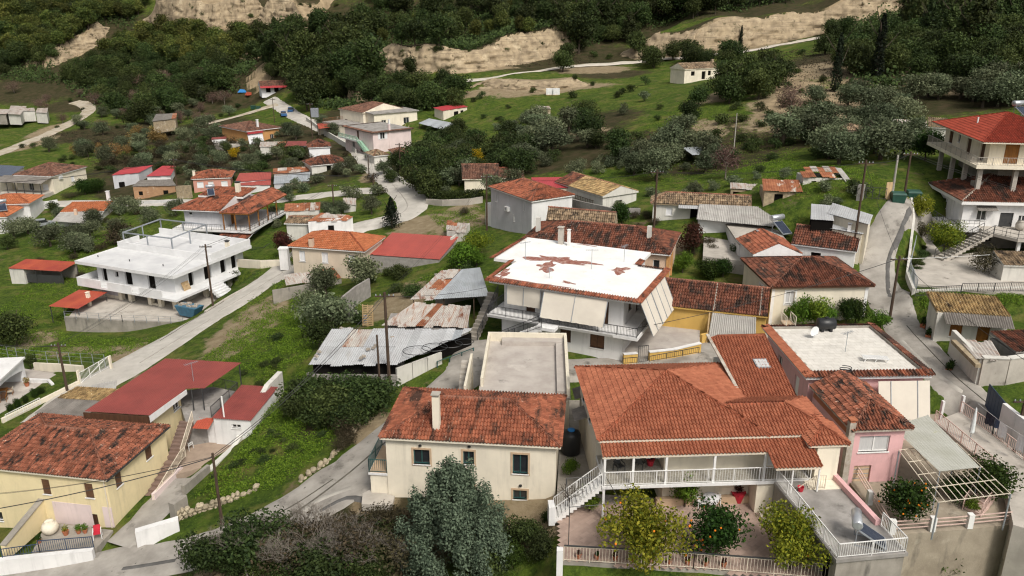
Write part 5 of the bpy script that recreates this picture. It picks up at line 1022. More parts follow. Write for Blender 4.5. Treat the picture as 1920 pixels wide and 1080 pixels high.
# pergola
zp = 2.75; c4 = [at(1686, 845, zp), at(1760, 943, zp), at(1895, 926, zp), at(1795, 832, zp)]; pg = empty('pergola', (c4[0].x, c4[0].y, GZ_), 0, 'open pergola of thin pale pipes over the garden', 'pergola'); o0 = Vector((c4[0].x, c4[0].y, GZ_)); L4 = [p-o0 for p in c4]
for i in range(12): f = i/11; MB().bar(L4[0].lerp(L4[3], f), L4[1].lerp(L4[2], f), .04).build('slat', 'cream_paint', pg)
for i in range(5): f = i/4; MB().bar(L4[0].lerp(L4[1], f)+Vector((0, 0, .05)), L4[3].lerp(L4[2], f)+Vector((0, 0, .05)), .035).build('cross_bar', 'cream_paint', pg)
for p in L4: MB().tube([(p.x, p.y, 0), (p.x, p.y, p.z)], .05, 6).build('post', 'grey_metal', pg)
# translucent canopy
zc = 3.0; c4 = [at(1762, 884, zc), at(1838, 876, zc), at(1740, 778, zc+.3), at(1672, 800, zc+.3)]; cn = empty('garden_canopy', (c4[0].x, c4[0].y, GZ_), 0, 'weathered translucent canopy between the pink annexe and the lane', 'canopy'); o0 = Vector((c4[0].x, c4[0].y, GZ_)); sheets(cn, *[p-o0 for p in c4], 5, 'polycarb', .16, .012)
for p in c4: p = p-o0; MB().tube([(p.x, p.y, 0), (p.x, p.y, p.z)], .04, 6).build('post', 'grey_metal', cn)
# parasol, laundry
pr = empty('closed_parasol', at(1818, 828, 1.0), 0, 'closed pale parasol standing on the laundry terrace', 'parasol'); MB().tube([(0, 0, 0), (0, 0, .9)], .03, 6).build('pole', 'grey_metal', pr); MB().lathe([(.05, .6), (.17, .75), (.14, 1.6), (.06, 2.5), (.02, 2.65)], 10).build('canopy', 'umbrella', pr)
ln = empty('washing_line', at(1815, 800, 1.0), 0, 'washing line with clothes above the lane railing', 'washing line'); a_ = Vector((.3, -.1, 1.9)); c_ = at(1915, 870, 1.0)-at(1815, 800, 1.0)+Vector((0, 0, 1.9)); MB().tube([a_, a_.lerp(c_, .5)-Vector((0, 0, .12)), c_], .012, 4).build('line', 'white_plastic', ln)
for f, w_, h_, m_ in ((.2, .5, 1.0, 'cloth_dark'), (.29, .45, .9, 'cloth_dark'), (.38, .5, .8, 'blue_metal'), (.48, .8, 1.2, 'cloth_white'), (.84, .7, 1.2, 'cloth_white')):
    p = a_.lerp(c_, f)-Vector((0, 0, .08)); d = (c_-a_).normalized()*w_; g = MB()
    for i in range(5): y = .06*math.sin(i*2.1); g.v += [tuple(p+d*i/4+Vector((0, y*.3, 0))), tuple(p+d*i/4*.95+Vector((y, y, -h_*(.9+.1*math.sin(i*1.7)))))]
    g.f = [(2*i, 2*i+2, 2*i+3, 2*i+1) for i in range(4)]; g.build('garment', m_, ln)
citrus_ = citrus
def at_plant(key, u, v, z, h, label, wf=1.0, fr=0):
    p = at(u, v, z); return plant(key, p, h, label, wf=wf)
r = citrus(1690, 985, 3.0, 'orange', 'orange tree with ripe fruit in the corner of the garden terrace', 1.0, 26, 1); r.location = at(1692, 978, GZ_)
at_plant('orange', 1850, 940, GZ_, 2.8, 'dark green citrus tree under the right side of the pergola', 1.2); at_plant('orange', 1790, 935, GZ_, 1.6, 'low dark bush under the pergola', 1.2); at_plant('redtree', 1655, 868, GZ_, 2.2, 'dark vine trunk and leaves beside the pink annexe', .6)
at_plant('bright', 1820, 958, GZ_, 1.0, 'small leafy plants in pots beside the pink steps'); at_plant('dense', 1724, 1088, -4.6, 3.2, 'dark bush at the foot of the retaining wall', .9); at_plant('dense', 1885, 1075, -4, 2.2, 'dark bush at the bottom right corner below the wall', 1)
# ------------------------------------------------------------ yellow house, lower left
b = Bld('yellow_house', 'pale yellow house with charred-looking old tile roof in the lower left corner', (-70, 873), (200, 901), (308, 798), -2.0, -6.0); YH = b; e = b.e
roof_hip(b.r, 0, b.w, 0, b.d, e, 1.45, 'tile_charred', 'ridge_dark', 0, fascia='pale_cream')
RW = dict(frame='brown_wood', pane='shutter_brown', shut='shutter_brown', closed=1)
I_ = .28; walls(b.r, I_, b.w-I_, I_, b.d-I_, -1.6, e-.05, 'yellow', {'f': [wf(b, 78, 95, 899, 926, I_, I_, RW), wf(b, 158, 176, 907, 933, I_, I_, RW), wf(b, 166, 186, 964, 990, I_, I_, dict(k='door', m='brown_wood')), wf(b, -8, 6, 960, 976, I_, I_, WIN)], 'r': [wr(b, 216, 229, 885, 913, b.w-I_, I_, RW), wr(b, 272, 285, 834, 861, b.w-I_, I_, RW)]})
xq = b.loc(84, 970, -5.2).x; pb = MB(); zt = 1.55
for xa, xb, za, zb2 in ((xq, b.loc(164, 975, -5.3).x, -.3, zt), (b.loc(188, 975, -5.3).x, b.w-I_+.025, -.3, zt)): pb.box(xa, xb, I_-.025, I_-.003, za, zb2)
pb.build('pink_plinth', 'pale_pink', b.r); MB().tube([(b.w-.45, I_-.07, -.2), (b.w-.45, I_-.07, e-.15)], .045, 6).build('drain_pipe', 'cream_paint', b.r); MB().bar((b.w+.03, -.05, e-.06), (b.w+.03, b.d, e-.06), .09).build('gutter', 'dark_metal', b.r)
# brown steps along its right wall, then the flight to the terrace behind
XR = b.w-I_; mat('brown_step', (.22, .15, .12), (.16, .11, .09), 2, .85); stt = empty('brown_steps', b.world((XR+.05, 3.0, -.35)), b.rz, 'brown outdoor steps climbing beside the yellow house', 'stairs'); steps(stt, (1.15, 0, 0), (1.15, 4.2, 1.7), 1.1, 9, 'brown_step', solid=True); slab(stt, 1.16, 1.4, .2, 4.2, -.4, 1.3, 'pale_pink', 'side_wall'); railing(stt, [(1.3, .2, .3), (1.3, 4.2, 1.7), (1.3, 4.9, 1.7)], .9, 'cream_paint', .13); hp = YH.loc(362, 788, -2.9); hp = Vector((hp.x-XR-.05, hp.y-3.0, 3.4)); steps(stt, (1.0, 4.6, 1.7), hp, 1.1, 10, 'brown_step'); railing(stt, [(1.1, 4.6, 1.7), hp], .9, 'cream_paint', .14)
# ------------------------------------------------------------ house with big red metal roof behind it
b = Bld('metal_roof_house', 'house under a large dark red corrugated metal roof behind the yellow house', (157, 771), (280, 779), (452, 680), -1.1, -5.4); e = b.e
bl = b.loc(309, 672, -.75); br_ = b.loc(452, 680, -.75); n1 = b.loc(350, 731, -1.0); n2 = b.loc(383, 730, -1.0); fr_ = b.loc(280, 779, -1.1)
P0, P1 = Vector((0, 0, e)), Vector((fr_.x, fr_.y, e)); k_ = (n1.y-fr_.y)/(br_.y-fr_.y)
top_r = Vector((P1.x+(bl.x-0)*1.0, bl.y, e+.35)); sheets(b.r, P0, P1, Vector((bl.x+P1.x, br_.y, e+.35)), Vector((bl.x, bl.y, e+.35)), 6, 'sheet_red', .16, .02)
sheets(b.r, (n1.x-.1, n1.y, e+.2), (n2.x, n2.y, e+.2), (br_.x, br_.y, e+.35), (bl.x+P1.x-.05, br_.y, e+.35), 3, 'sheet_red', .16, .02)
walls(b.r, .5, P1.x-.25, .8, n1.y+.6, -1.2, e-.25, 'yellow', {'r': [(3.0, e-1.7, 1.0, .9, WIN)]}, cap=False)
MB().hexa([(-.0, -.12, e-.72), (P1.x, -.12, e-.72), (P1.x, -.04, e-.72), (0, -.04, e-.72)], [(-.0, -.12, e-.06), (P1.x, -.12, e-.06), (P1.x, -.04, e-.06), (0, -.04, e-.06)]).build('front_apron', 'brown_wood', b.r); MB().hexa([(P1.x-.06, 0, e-.65), (P1.x, 0, e-.65), (n1.x, n1.y, e-.3), (n1.x-.06, n1.y, e-.3)], [(P1.x-.06, 0, e-.05), (P1.x, 0, e-.05), (n1.x, n1.y, e+.12), (n1.x-.06, n1.y, e+.12)]).build('side_board', 'white', b.r)
tz = -2.9-b.zb; TR = [b.loc(u, v, -2.9) for u, v in ((348, 790), (397, 782), (447, 735), (400, 725), (330, 735))]
MB().hexa([(p.x, p.y, tz-2.4) for p in TR], [(p.x, p.y, tz) for p in TR]).build('terrace_slab', 'terrace_grey', b.r); railing(b.r, [(TR[1].x, TR[1].y, tz), (TR[2].x, TR[2].y, tz), (TR[3].x, TR[3].y, tz)], .95, 'dark_metal', .14)
for p in (n2, br_, n1.lerp(n2, .4)): MB().bar((p.x-.15, p.y-.15, tz), (p.x-.15, p.y-.1, e+.15), .08).build('post', 'dark_metal', b.r)
q = b.loc(363, 714, -.85); antenna(b.world((q.x, q.y, e+.1)), 1.9, 'aerial on the dark red corrugated roof', .8)
# small white house with red metal roof and its patio
b = Bld('white_outhouse', 'small white outhouse with red corrugated roof and thin white flue', (396, 784), (470, 789), (515, 731), -2.7, -5.3); e = b.e
sheets(b.r, (0, 0, e), (b.w, 0, e), (b.w, b.d, e+.3), (0, b.d, e+.3), 4, 'sheet_red', .17, .02); walls(b.r, .1, b.w-.1, .15, b.d-.1, -1, e-.08, 'white', {'f': [wf(b, 434, 452, 796, 803, .15, .1, dict(frame='white_paint'))]})
q = b.loc(420, 780, -2.6); MB().tube([(q.x, q.y, e-.1), (q.x, q.y, e+1.9)], .07, 8).build('flue', 'white_paint', b.r); sheets(b.r, (-1.3, -.9, e-.55), (.1, -.9, e-.55), (.1, .35, e-.2), (-1.3, .35, e-.2), 2, 'sheet_orange', .17, .02, name='canopy_sheet'); walls(b.r, -1.6, .05, .3, 1.6, -1, e-.5, 'white', {'f': [(.15, 1.1, .5, .6, WIN)]}, name='side_wall')
mat('patio_tan', (.36, .28, .215), (.29, .22, .17), 1.5, .85, .2, 10); flat('patio', [(330, 890), (410, 868), (480, 800), (400, 800), (345, 800), (318, 840)], -5.2, 1.5, 'patio_tan', 'tan tiled patio beside the yellow house'); chair(at(354, 842, -5.2), 2.8, 'white plastic chair alone on the tan patio')
wall_run('rendered_wall', [at(393, 890, -5.2), at(440, 848, -5.2), at(480, 802, -5.0), at(505, 765, -4.4), at(528, 726, -3.6)], 1, .45, 'old_white', 'thick whitewashed wall between the patio and the grass', hs=[.5, .6, 1.8, 2.3, 1.6])
wall_run('concrete_wall', [at(345, 930, -5.3), at(393, 890, -5.2)], .9, .3, 'concrete', 'low dark concrete wall beside the patio entrance')
# front yard of the yellow house
flat('yard', [(60, 1035), (180, 1028), (212, 994), (100, 980), (85, 985)], -5.95, 1.5, 'concrete', 'small concrete front yard of the yellow house')
wall_run('whitewashed_wall', [at(-30, 1062, -6.3), at(60, 1052, -6.2), at(176, 1040, -6.1)], .45, .4, 'white', 'low whitewashed wall below dark railings at the street', under=1.0); fence([at(5, 1046, -5.85), at(75, 1036, -5.8)], 'short dark railing at the left of the yard gate', .7, 'blue_metal', sp=.16); fence([at(75, 1036, -5.8), at(176, 1028, -5.8)], 'dark blue railing with gate on the whitewashed street wall', .95, 'blue_metal', sp=.13)
wall_run('garden_wall', [at(8, 1035, -5.9), at(86, 968, -5.9)], 1.1, .35, 'ochre' if 0 else 'yellow', 'yellow garden wall with grey top running back from the street', cap='concrete', hs=[.5, 1.5])
wall_run('white_block_wall', [at(258, 1022, -5.8), at(338, 998, -5.5)], 1.2, .5, 'white', 'short thick whitewashed wall end beside the drive'); 
def stone_wall(pts, h, label, sizes=(.28, .5), rows_=3, m='rubble', th=.5, name='dry_stone_wall', seed=3):
    """stones stacked along a line, each its own piece"""
    rd = random.Random(seed); o = Vector(pts[0]); r = empty(name, o, 0, label, 'wall')
    for a, c in zip(pts[:-1], pts[1:]):
        a = Vector(a); c = Vector(c); L = (c-a).length; d = (c-a)/L; s = Vector((-d.y, d.x, 0)); z = -.25
        for k in range(rows_):
            x = rd.uniform(0, .2); hh = h/rows_*rd.uniform(.9, 1.1)
            while x < L:
                w = rd.uniform(*sizes); p = a+d*(x+w/2)-o; t = th*rd.uniform(.8, 1.15)
                if not (k == rows_-1 and rd.random() < .35):
                    mb = MB(); ph = [2*PI*(i+rd.uniform(-.3, .3))/7 for i in range(7)]; g = rd.uniform(.8, 1.1)
                    for zz, sc in ((0, .95), (.55, 1.05), (1, .6)): mb.v += [tuple(p+d*math.cos(q)*w*.56*sc*rd.uniform(.85, 1.1)+s*math.sin(q)*t*.56*sc*rd.uniform(.85, 1.1)+Vector((0, 0, z+hh*g*zz*rd.uniform(.9, 1.12)))) for q in ph]
                    for r_ in (0, 7): mb.f += [(r_+i, r_+(i+1) % 7, r_+7+(i+1) % 7, r_+7+i) for i in range(7)]
                    mb.f.append(tuple(range(14, 21))); mb.build('stone', m, r)
                x += w*1.02
            z += hh
    return r
mat('stone_pale', (.42, .36, .26), (.30, .25, .17), 1.5, .95, .8, 8, objr=.25)
stone_wall([at(328, 975, -5.2), at(370, 962, -5.0), at(430, 945, -4.6), at(480, 925, -4.2)], 1.0, 'pale stone retaining wall below the grass by the alley', (.25, .5), 4, 'stone_pale')
wall_run('concrete_pier', [at(326, 978, -5.3), at(350, 960, -5.2)], 1.5, .6, 'concrete', 'rounded grey concrete wall end above the drive')
stone_wall([gpt(560, 905), gpt(610, 870), gpt(650, 830), gpt(680, 790), gpt(705, 760)], .7, 'broken dry stone edging along the alley verge', (.22, .45), 2, 'stone_pale', .45, seed=8)
r = empty('clay_jar', at(96, 1000, -5.95), 0, 'big round pale clay jar in the front yard', 'jar'); MB().lathe([(.25, 0), (.5, .25), (.58, .55), (.45, .85), (.28, .98), (.3, 1.05), (.22, 1.0)], 16).build('body', 'cream', r, True)
pot(at(124, 1003, -5.95), 'terracotta pot with yellowish plant beside the big clay jar', 1.1, 'leaf_citrus', 'terracotta', .4); pot(at(148, 1000, -5.95), 'low leafy pot plant left of the yard door', .9, 'leaf_bright', 'terracotta', .45); pot(at(160, 999, -5.95), 'leafy pot plant beside the yard door', .9, 'leaf_bright', 'terracotta', .45); pot(at(74, 1018, -5.95), 'small bush in a pot by the yellow garden wall', .8, 'leaf_orange', 'terracotta', .4)
chair(at(184, 1008, -5.85), .4, 'red garden chair with white legs in the front yard', 'red_plastic', 'white_plastic')
# ------------------------------------------------------------ white arched house at the left edge
b = Bld('arched_house', 'white flat-roofed house with arched porch at the left edge', (-60, 735), (2, 702), (40, 665), -6.1, -8.9, d=6); e = b.e
a1 = b.loc(2, 703, -6.1); a2 = b.loc(41, 666, -6.1); b.r['label'] = 'white flat-roofed house with arched porch at the left edge'
b2 = Bld('porch', 'white porch with a wide arch beside the left edge of the picture', (-34, 742), (42, 672), (0, 640), -6.2, -8.9, cat='porch', d=4.2); e = b2.e
bpy.data.objects.remove(b.r); slab(b2.r, -.2, b2.w+.2, -.2, 4.4, e-.1, e+.1, 'white', 'roof_slab')
am = MB(); Wd = b2.w; n_ = 14
for i in range(n_):
    f0, f1 = i/n_, (i+1)/n_; xa, xb = .5+(Wd-1.0)*f0, .5+(Wd-1.0)*f1; za, zb2 = 1.5+.55*math.sin(PI*f0), 1.5+.55*math.sin(PI*f1); am.hexa([(xa, 0, za), (xb, 0, zb2), (xb, .3, zb2), (xa, .3, za)], [(xa, 0, e-.1), (xb, 0, e-.1), (xb, .3, e-.1), (xa, .3, e-.1)])
am.box(0, .5, 0, .3, -.5, e-.1); am.box(Wd-.5, Wd, 0, .3, -.5, e-.1); am.build('arch_wall', 'bright_white', b2.r); slab(b2.r, Wd-.3, Wd, .31, 4.2, -.5, e-.1, 'bright_white', 'side_wall'); slab(b2.r, 0, Wd, 4.0, 4.2, -.5, e-.1, 'bright_white', 'back_wall')
flat('left_terrace', [(-30, 800), (14, 770), (80, 735), (125, 712), (100, 700), (40, 690), (-30, 690)], -8.75, 1.0, 'terrace_tile', 'pale terrace in front of the arched porch'); flat('parking_yard', [(50, 700), (100, 705), (150, 712), (205, 690), (150, 684), (70, 684)], -8.85, .8, 'concrete', 'grey parking yard behind the white gate')
tw_ = empty('wooden_table', at(6, 742, -8.75), .4, 'wooden table at the left edge under the arched porch', 'table'); MB().box(-.5, .5, -.35, .35, .7, .74).build('table_top', 'orange_wood', tw_)
for x in (-.4, .4):
    for y in (-.28, .28): MB().box(x-.03, x+.03, y-.03, y+.03, 0, .7).build('leg', 'orange_wood', tw_)
chair(at(20, 740, -8.75), -1.2, 'canvas armchair right of the wooden table', 'cream_paint', 'orange_wood'); chair(at(8, 752, -8.75), .3, 'wooden armchair in front of the wooden table', 'brown_wood', 'orange_wood')
pot(at(51, 724, -8.75), 'terracotta pot with golden grassy plant at the porch pillar', 1.3, 'leaf_reed', 'terracotta', .6)
wall_run('rendered_wall', [at(66, 694, -8.9), at(110, 696, -8.8), at(158, 700, -8.7)], .9, .25, 'pale_cream', 'pale low wall with wire fence behind the parking yard'); rf = empty('wire_fence', at(0, 672, -9), 0, 'wire fence along the grass behind the parking yard', 'fence'); o0 = at(0, 672, -9); wirefence(rf, [Vector((0, 0, .2)), at(70, 690, -8.9)-o0+Vector((0, 0, .6)), at(200, 698, -8.5)-o0+Vector((0, 0, .6))], 1.5, 'grey_metal', 1.6)
wall_run('low_white_wall', [at(45, 716, -8.75), at(92, 718, -8.75), at(100, 726, -8.75)], .4, .3, 'white', 'low white kerb wall beside the porch')
wall_run('garden_wall', [at(5, 794, -8.6), at(78, 758, -8.5), at(150, 722, -8.4)], .55, .25, 'cream', 'cream wall with white pickets on the terrace edge'); fence([at(12, 789, -8.05), at(76, 757, -7.95)], 'white picket railing with plants at the terrace edge', .65, 'white_paint', sp=.22)
gt = empty('sliding_gate', at(152, 722, -8.4), 0, 'white barred gate at the parking yard entrance', 'gate'); o0 = at(152, 722, -8.4); p1 = at(206, 690, -8.3)-o0; mb = MB(); railing(gt, [Vector((0, 0, .1)), p1+Vector((0, 0, .1))], 1.3, 'white_paint', .16); mb.bar((0, 0, .2), p1+Vector((0, 0, 1.4)), .05); mb.build('brace', 'white_paint', gt)
for k, (u, v) in enumerate(((149, 722), (208, 694))): wall_run('gate_pier', [at(u, v, -8.4), at(u+3, v, -8.4)], 1.7, .35, 'cream', ['cream gate pier nearer the terrace', 'cream gate pier beside the road'][k], 'post')
for k, (u, v) in enumerate(((20, 772), (35, 765), (50, 757), (66, 748), (78, 742))): plant('orange', at(u, v, -8.75), 1.0+.2*(k % 2), 'leafy shrub in the row along the terrace railing', 'shrubs along the terrace railing', .8)
plant('oak', at(57, 690, -8.9), 1.9, 'clipped dark shrub at the corner of the pale wall', wf=.8)
# old low roof between yellow house and gate
b = Bld('old_shed', 'low old shed roofed with grey sheets and broken red tiles', (62, 776), (158, 782), (200, 735), -4.8, -7.5, 'shed'); e = b.e
sheets(b.r, (0, 0, e), (b.w, 0, e), (b.w+.4, b.d*.55, e+.25), (.4, b.d*.55, e+.25), 5, 'fibre_dark', .2, .025, jit=.05); roof_face(b.r, [(.5, b.d*.55, e+.2), (b.w+.4, b.d*.55, e+.2), (b.w+.6, b.d, e+.35), (1.2, b.d, e+.35)], 'tile_moss', 0, fascia='mortar', name='tiled_roof'); walls(b.r, .2, b.w-.1, .2, b.d-.2, -1.5, e-.1, 'stone_wall')
b = Bld('grey_lean_to', 'grey flat lean-to between the red metal roof and the road', (165, 755), (215, 745), (242, 712), -4.6, -7.5, 'shed'); sheets(b.r, (0, 0, b.e), (b.w, 0, b.e), (b.w+.5, b.d, b.e+.2), (.5, b.d, b.e+.2), 3, 'fibre', .22, .015); walls(b.r, .1, b.w, .1, b.d-.1, -1.5, b.e-.1, 'concrete')
# ------------------------------------------------------------ foreground planting
r = empty('blue_conifer', at(852, 1045, -2.2), 0, 'large bushy blue-green conifer in front of the cream house', 'tree'); rd = random.Random(5); Lb = []; H_ = 7.6
for k in range(120):
    t = rd.random()**1.1; zc = .2+t*6.0; R_ = 3.5*(1-t)**.8+.2; a = rd.uniform(0, 2*PI); q = R_*rd.uniform(.5, 1.0); rr = .3+.22*(1-t)*rd.uniform(.7, 1.3); Lb.append((q*math.cos(a), q*math.sin(a), zc, rr, rr, rr*2.3))
for q, zz in ((0, 6.8), (.9, 6.1), (-1.0, 5.7), (1.7, 5.0), (-1.9, 4.6), (.3, 5.9), (-.5, 6.2)): Lb.append((q, rd.uniform(-.6, .2), zz-.5, .36, .36, 1.2))
Lb += [(0, 0, 2.2, 1.5, 1.5, 2.0)]
pts, d = lobes_points(Lb, 56000, 9, 3.2); pts[:, :2] *= 1.18; d2 = d.copy(); d2[:, 2] += .6; v, f = leaf_cloud(pts, d2, .17, 4, .5, .6); o = bpy.data.objects.new('crown', np_mesh('crown', v, f, 'leaf_blue')); COL.objects.link(o); o.parent = r; o = bpy.data.objects.new('trunk', trunk_mesh('trunk', 6.5, .22, 0, 3, 'bark', .7)); COL.objects.link(o); o.parent = r
for u, v, z, k, h, w_, l in ((465, 1050, -3.6, 'dense', 3.2, 1.1, 'dark dense bush left of the bare branches in the foreground'), (395, 1075, -4.2, 'dense', 2.8, .9, 'dark bush at the bottom edge beside the alley'), (560, 1070, -3.4, 'bramble', 2.6, 1.3, 'brown twiggy scrub mound under the bare tree'), (660, 1050, -2.8, 'bramble', 2.8, 1.4, 'purplish brown bramble heap beside the conifer'), (735, 1060, -2.6, 'bramble', 2.4, 1.4, 'brown bramble heap close against the blue conifer'), (690, 1005, -2.2, 'dense', 1.3, 1.4, 'low dark hedge at the edge of the alley'), (720, 985, -1.9, 'bramble', 1.5, 1.5, 'low brown scrub below the cream house step'), (600, 1085, -3.4, 'dense', 2.6, 1.3, 'dark bush at the bottom edge in the middle'), (985, 1020, -1.6, 'dense', 1.8, 1.0, 'clipped dark bush right of the conifer'), (1015, 1045, -1.6, 'dense', 1.7, 1.0, 'dark bush beside the courtyard gate post'), (960, 1065, -2.2, 'orange', 1.6, 1.1, 'green bush at the bottom edge by the courtyard'), (1030, 985, -1.3, 'orange', 1.1, 1.0, 'small green bush at the corner of the cream house'), (905, 1075, -2.5, 'dense', 2.2, 1.2, 'dark bush under the right of the blue conifer')): plant(k, at(u, v, z), h, l, wf=w_)
for u, v, z, h, s_, l in ((545, 1075, -3.4, 4.6, 21, 'bare pale-branched tree leaning over the foreground bushes'), (470, 1080, -3.8, 4.2, 25, 'bare branching tree at the bottom left of the alley'), (700, 1075, -2.8, 3.2, 29, 'low bare tree tangled beside the conifer'), (610, 1082, -3.3, 3.8, 33, 'spreading bare tree between the brambles'), (650, 1030, -2.6, 3.0, 37, 'bare twiggy tree at the edge of the alley'), (420, 1062, -4.0, 3.0, 41, 'small bare tree over the dark bush beside the alley'), (590, 1020, -2.8, 3.4, 43, 'bare tree with long pale twigs beside the hedge'), (750, 1075, -2.7, 3.0, 47, 'bare bush pressed against the conifer')):
    r = empty('bare_tree', at(u, v, z), s_, l, 'tree'); o = bpy.data.objects.new('branches', branch_mesh(h, s_, 5, 'bark_pale', .75, .07, 3, 2)); COL.objects.link(o); o.parent = r
scatter('dense', [(400, 1070), (470, 1030), (560, 1030), (660, 1020), (760, 1020), (770, 1082), (420, 1082)], 16, (1.4, 2.4), 'dark leafy bush in the foreground thicket', 'bushes of the foreground thicket', .5, 1.1, 81); scatter('bramble', [(480, 1050), (560, 1035), (720, 1010), (760, 1030), (770, 1082), (480, 1082)], 6, (1.0, 1.8), 'brown bramble in the foreground thicket', 'bushes of the foreground thicket', .5, 1.1, 82)
scatter('bare', [(400, 1070), (470, 1030), (560, 1030), (660, 1020), (760, 1020), (770, 1082), (420, 1082)], 12, (2.0, 3.4), 'bare twiggy shrub in the foreground thicket', 'bushes of the foreground thicket', .4, 1.1, 83)
# ------------------------------------------------------------ unfinished white house
mat('raw_white', (.70, .70, .70), (.60, .60, .60), .6, .85, .2, 12, [((.42, .40, .38), .6, .64, (1, 1, .4))]); mat('roof_screed', (.62, .62, .62), (.52, .52, .53), .5, .8, .2, 6, [((.40, .40, .41), 1.2, .62, (.15, 2.2, 1), .1)])
b = Bld('unfinished_house', 'large unfinished white concrete house with flat roof and empty window openings', (141, 490), (324, 519), (447, 458), -4.7, -9.7); e = b.e; w, d = b.w, b.d
slab(b.r, 0, w, 0, d, e-.3, e, 'roof_screed', 'roof_slab'); MB().box(-.06, w+.06, -.06, .0, e-.34, e+.12).box(-.06, 0, 0, d, e-.34, e+.12).box(w, w+.06, 0, d, e-.34, e+.12).build('roof_rim', 'raw_white', b.r)
py = 7.4
for x0, x1, y0, y1, h in ((.1, w-.1, py, py+.2, .95), (w-.3, w-.1, py+.2, d, 1.1), (.1, w-.3, d-.2, d, 1.0), (.1, .3, py+.2, py+4, .9)): slab(b.r, x0, x1, y0, y1, e+.01, e+h, 'raw_white', 'parapet')
bz = 2.15; OV = dict(k='void'); I0, I1, J0, J1 = 2.4, w-1.2, 1.3, d-.6
walls(b.r, I0, I1, J0, J1, bz, e-.3, 'raw_white', {'f': [(.9, bz+.02, .9, 2.3, OV), (3.4, bz+.9, .6, .8, OV), (5.2, bz+.02, 1.3, 2.3, OV), (9.4, bz+.02, 1.3, 2.3, OV)], 'r': [(2.6, bz+.02, .9, 2.2, OV), (5.6, bz+.02, 1.4, 2.2, OV), (8.9, bz+.02, 1.1, 2.2, OV), (11.2, bz+.02, 1.1, 2.2, OV)]}, cap=False)
slab(b.r, .9, w+1.0, -1.0, d+.3, bz-.3, bz, 'raw_white', 'balcony_slab')
for x0, x1 in ((.9, 5.4), (6.6, 11.0), (12.4, 16.4)): slab(b.r, x0, x1, -1.0, -.85, bz, bz+.95, 'raw_white', 'balcony_parapet')
slab(b.r, .9, 1.05, -.84, 5, bz, bz+.95, 'raw_white', 'balcony_parapet')
for x, y in ((2.9, .4), (6.8, .4), (8.6, .4), (12.2, .4), (14.0, .4), (16.6, .4), (16.8, 6), (16.8, 11)): slab(b.r, x, x+.6, y, y+.6, -.3, bz-.3, 'cream', 'pillar')
walls(b.r, 3.4, 16.2, 3.5, d-1, -.3, bz-.3, 'concrete_pale', {'f': [(4.0, 0, 2.6, 1.75, OV), (8, .1, 2.4, 1.6, OV)]}, name='basement_wall'); slab(b.r, 3.5, 6.75, .6, .75, -.1, .5, 'cream', 'dwarf_wall'); slab(b.r, 3.5, 6.75, .62, .7, .5, bz-.3, 'lilac', 'hoarding'); slab(b.r, 12.8, 14.0, .6, .75, -.1, .35, 'cream', 'dwarf_wall')
q4 = [b.loc(u, v, -2.75) for u, v in ((230, 436), (321, 447), (386, 421), (300, 411))]
for i, p in enumerate(q4):
    MB().bar((p.x, p.y, e+.02), (p.x, p.y, p.z), .16).build('frame_post', 'grey_metal', b.r); n_ = q4[(i+1) % 4]; MB().bar(p, n_, .16).build('frame_beam', 'grey_metal', b.r); m_ = p.lerp(n_, .5); MB().bar((m_.x, m_.y, e+.02), m_, .14).build('frame_post', 'grey_metal', b.r)
chimney(b.r, w-1.6, d-3.2, e, e+1.3, .5, 'cream', True, 'dark_metal')
for u, v in ((184, 482), (243, 490), (306, 499)): q = b.loc(u, v, -4.7); MB().tube([(q.x, q.y, e), (q.x, q.y, e+.3)], .07, 6).build('vent_pipe', 'dark_metal', b.r)
stf = empty('entrance_steps', b.world((w+1.0, 7.6, .2)), b.rz-PI/2, 'white concrete steps from the unfinished house down to the road', 'stairs'); steps(stf, (0, 3.2, -.2), (0, .1, bz-.25), -2.6 and 2.6, 8, 'raw_white')
pal = empty('wooden_pallet', b.world((I1+.15, 2.2, bz)), b.rz, 'wooden pallet leaning on the unfinished house wall', 'pallet')
for i in range(6): MB().hexa([(0.45, i*.22, 0), (.5, i*.22, 0), (.5, i*.22+.16, 0), (.45, i*.22+.16, 0)], [(0.02, i*.22, 1.15), (.07, i*.22, 1.15), (.07, i*.22+.16, 1.15), (.02, i*.22+.16, 1.15)]).build('board', 'wood_pale', pal)
for f in (.15, .55, .9): MB().bar((.52-.43*f, 0, 1.15*f), (.52-.43*f, 1.26, 1.15*f), .06).build('batten', 'wood_pale', pal)
sk_ = empty('rubble_skip', at(357, 590, -9.3), b.rz, 'battered blue rubble skip beside the unfinished house', 'skip'); MB().hexa([(-1.1, -.7, 0), (1.1, -.7, 0), (1.1, .7, 0), (-1.1, .7, 0)], [(-1.75, -.85, 1.3), (1.75, -.85, 1.3), (1.75, .85, 1.3), (-1.75, .85, 1.3)]).build('body', 'skip_blue', sk_)
for i in range(16): a = random.uniform(-1.4, 1.4); y = random.uniform(-.6, .6); s_ = random.uniform(.15, .4); MB().hexa([(a-s_, y-s_*.7, 1.25), (a+s_, y-s_*.6, 1.25), (a+s_*.8, y+s_*.6, 1.25), (a-s_, y+s_*.7, 1.25)], [(a-s_*.5, y-s_*.4, 1.35+s_*.6), (a+s_*.6, y-s_*.4, 1.3+s_*.5), (a+s_*.5, y+s_*.3, 1.35+s_*.5), (a-s_*.4, y+s_*.4, 1.35+s_*.3)]).build('rubble', 'rubble', sk_)
flat('building_yard', [(125, 598), (345, 606), (380, 590), (440, 545), (300, 520), (170, 545)], -9.62, .4, 'concrete_pale', 'concrete yard of the unfinished house')
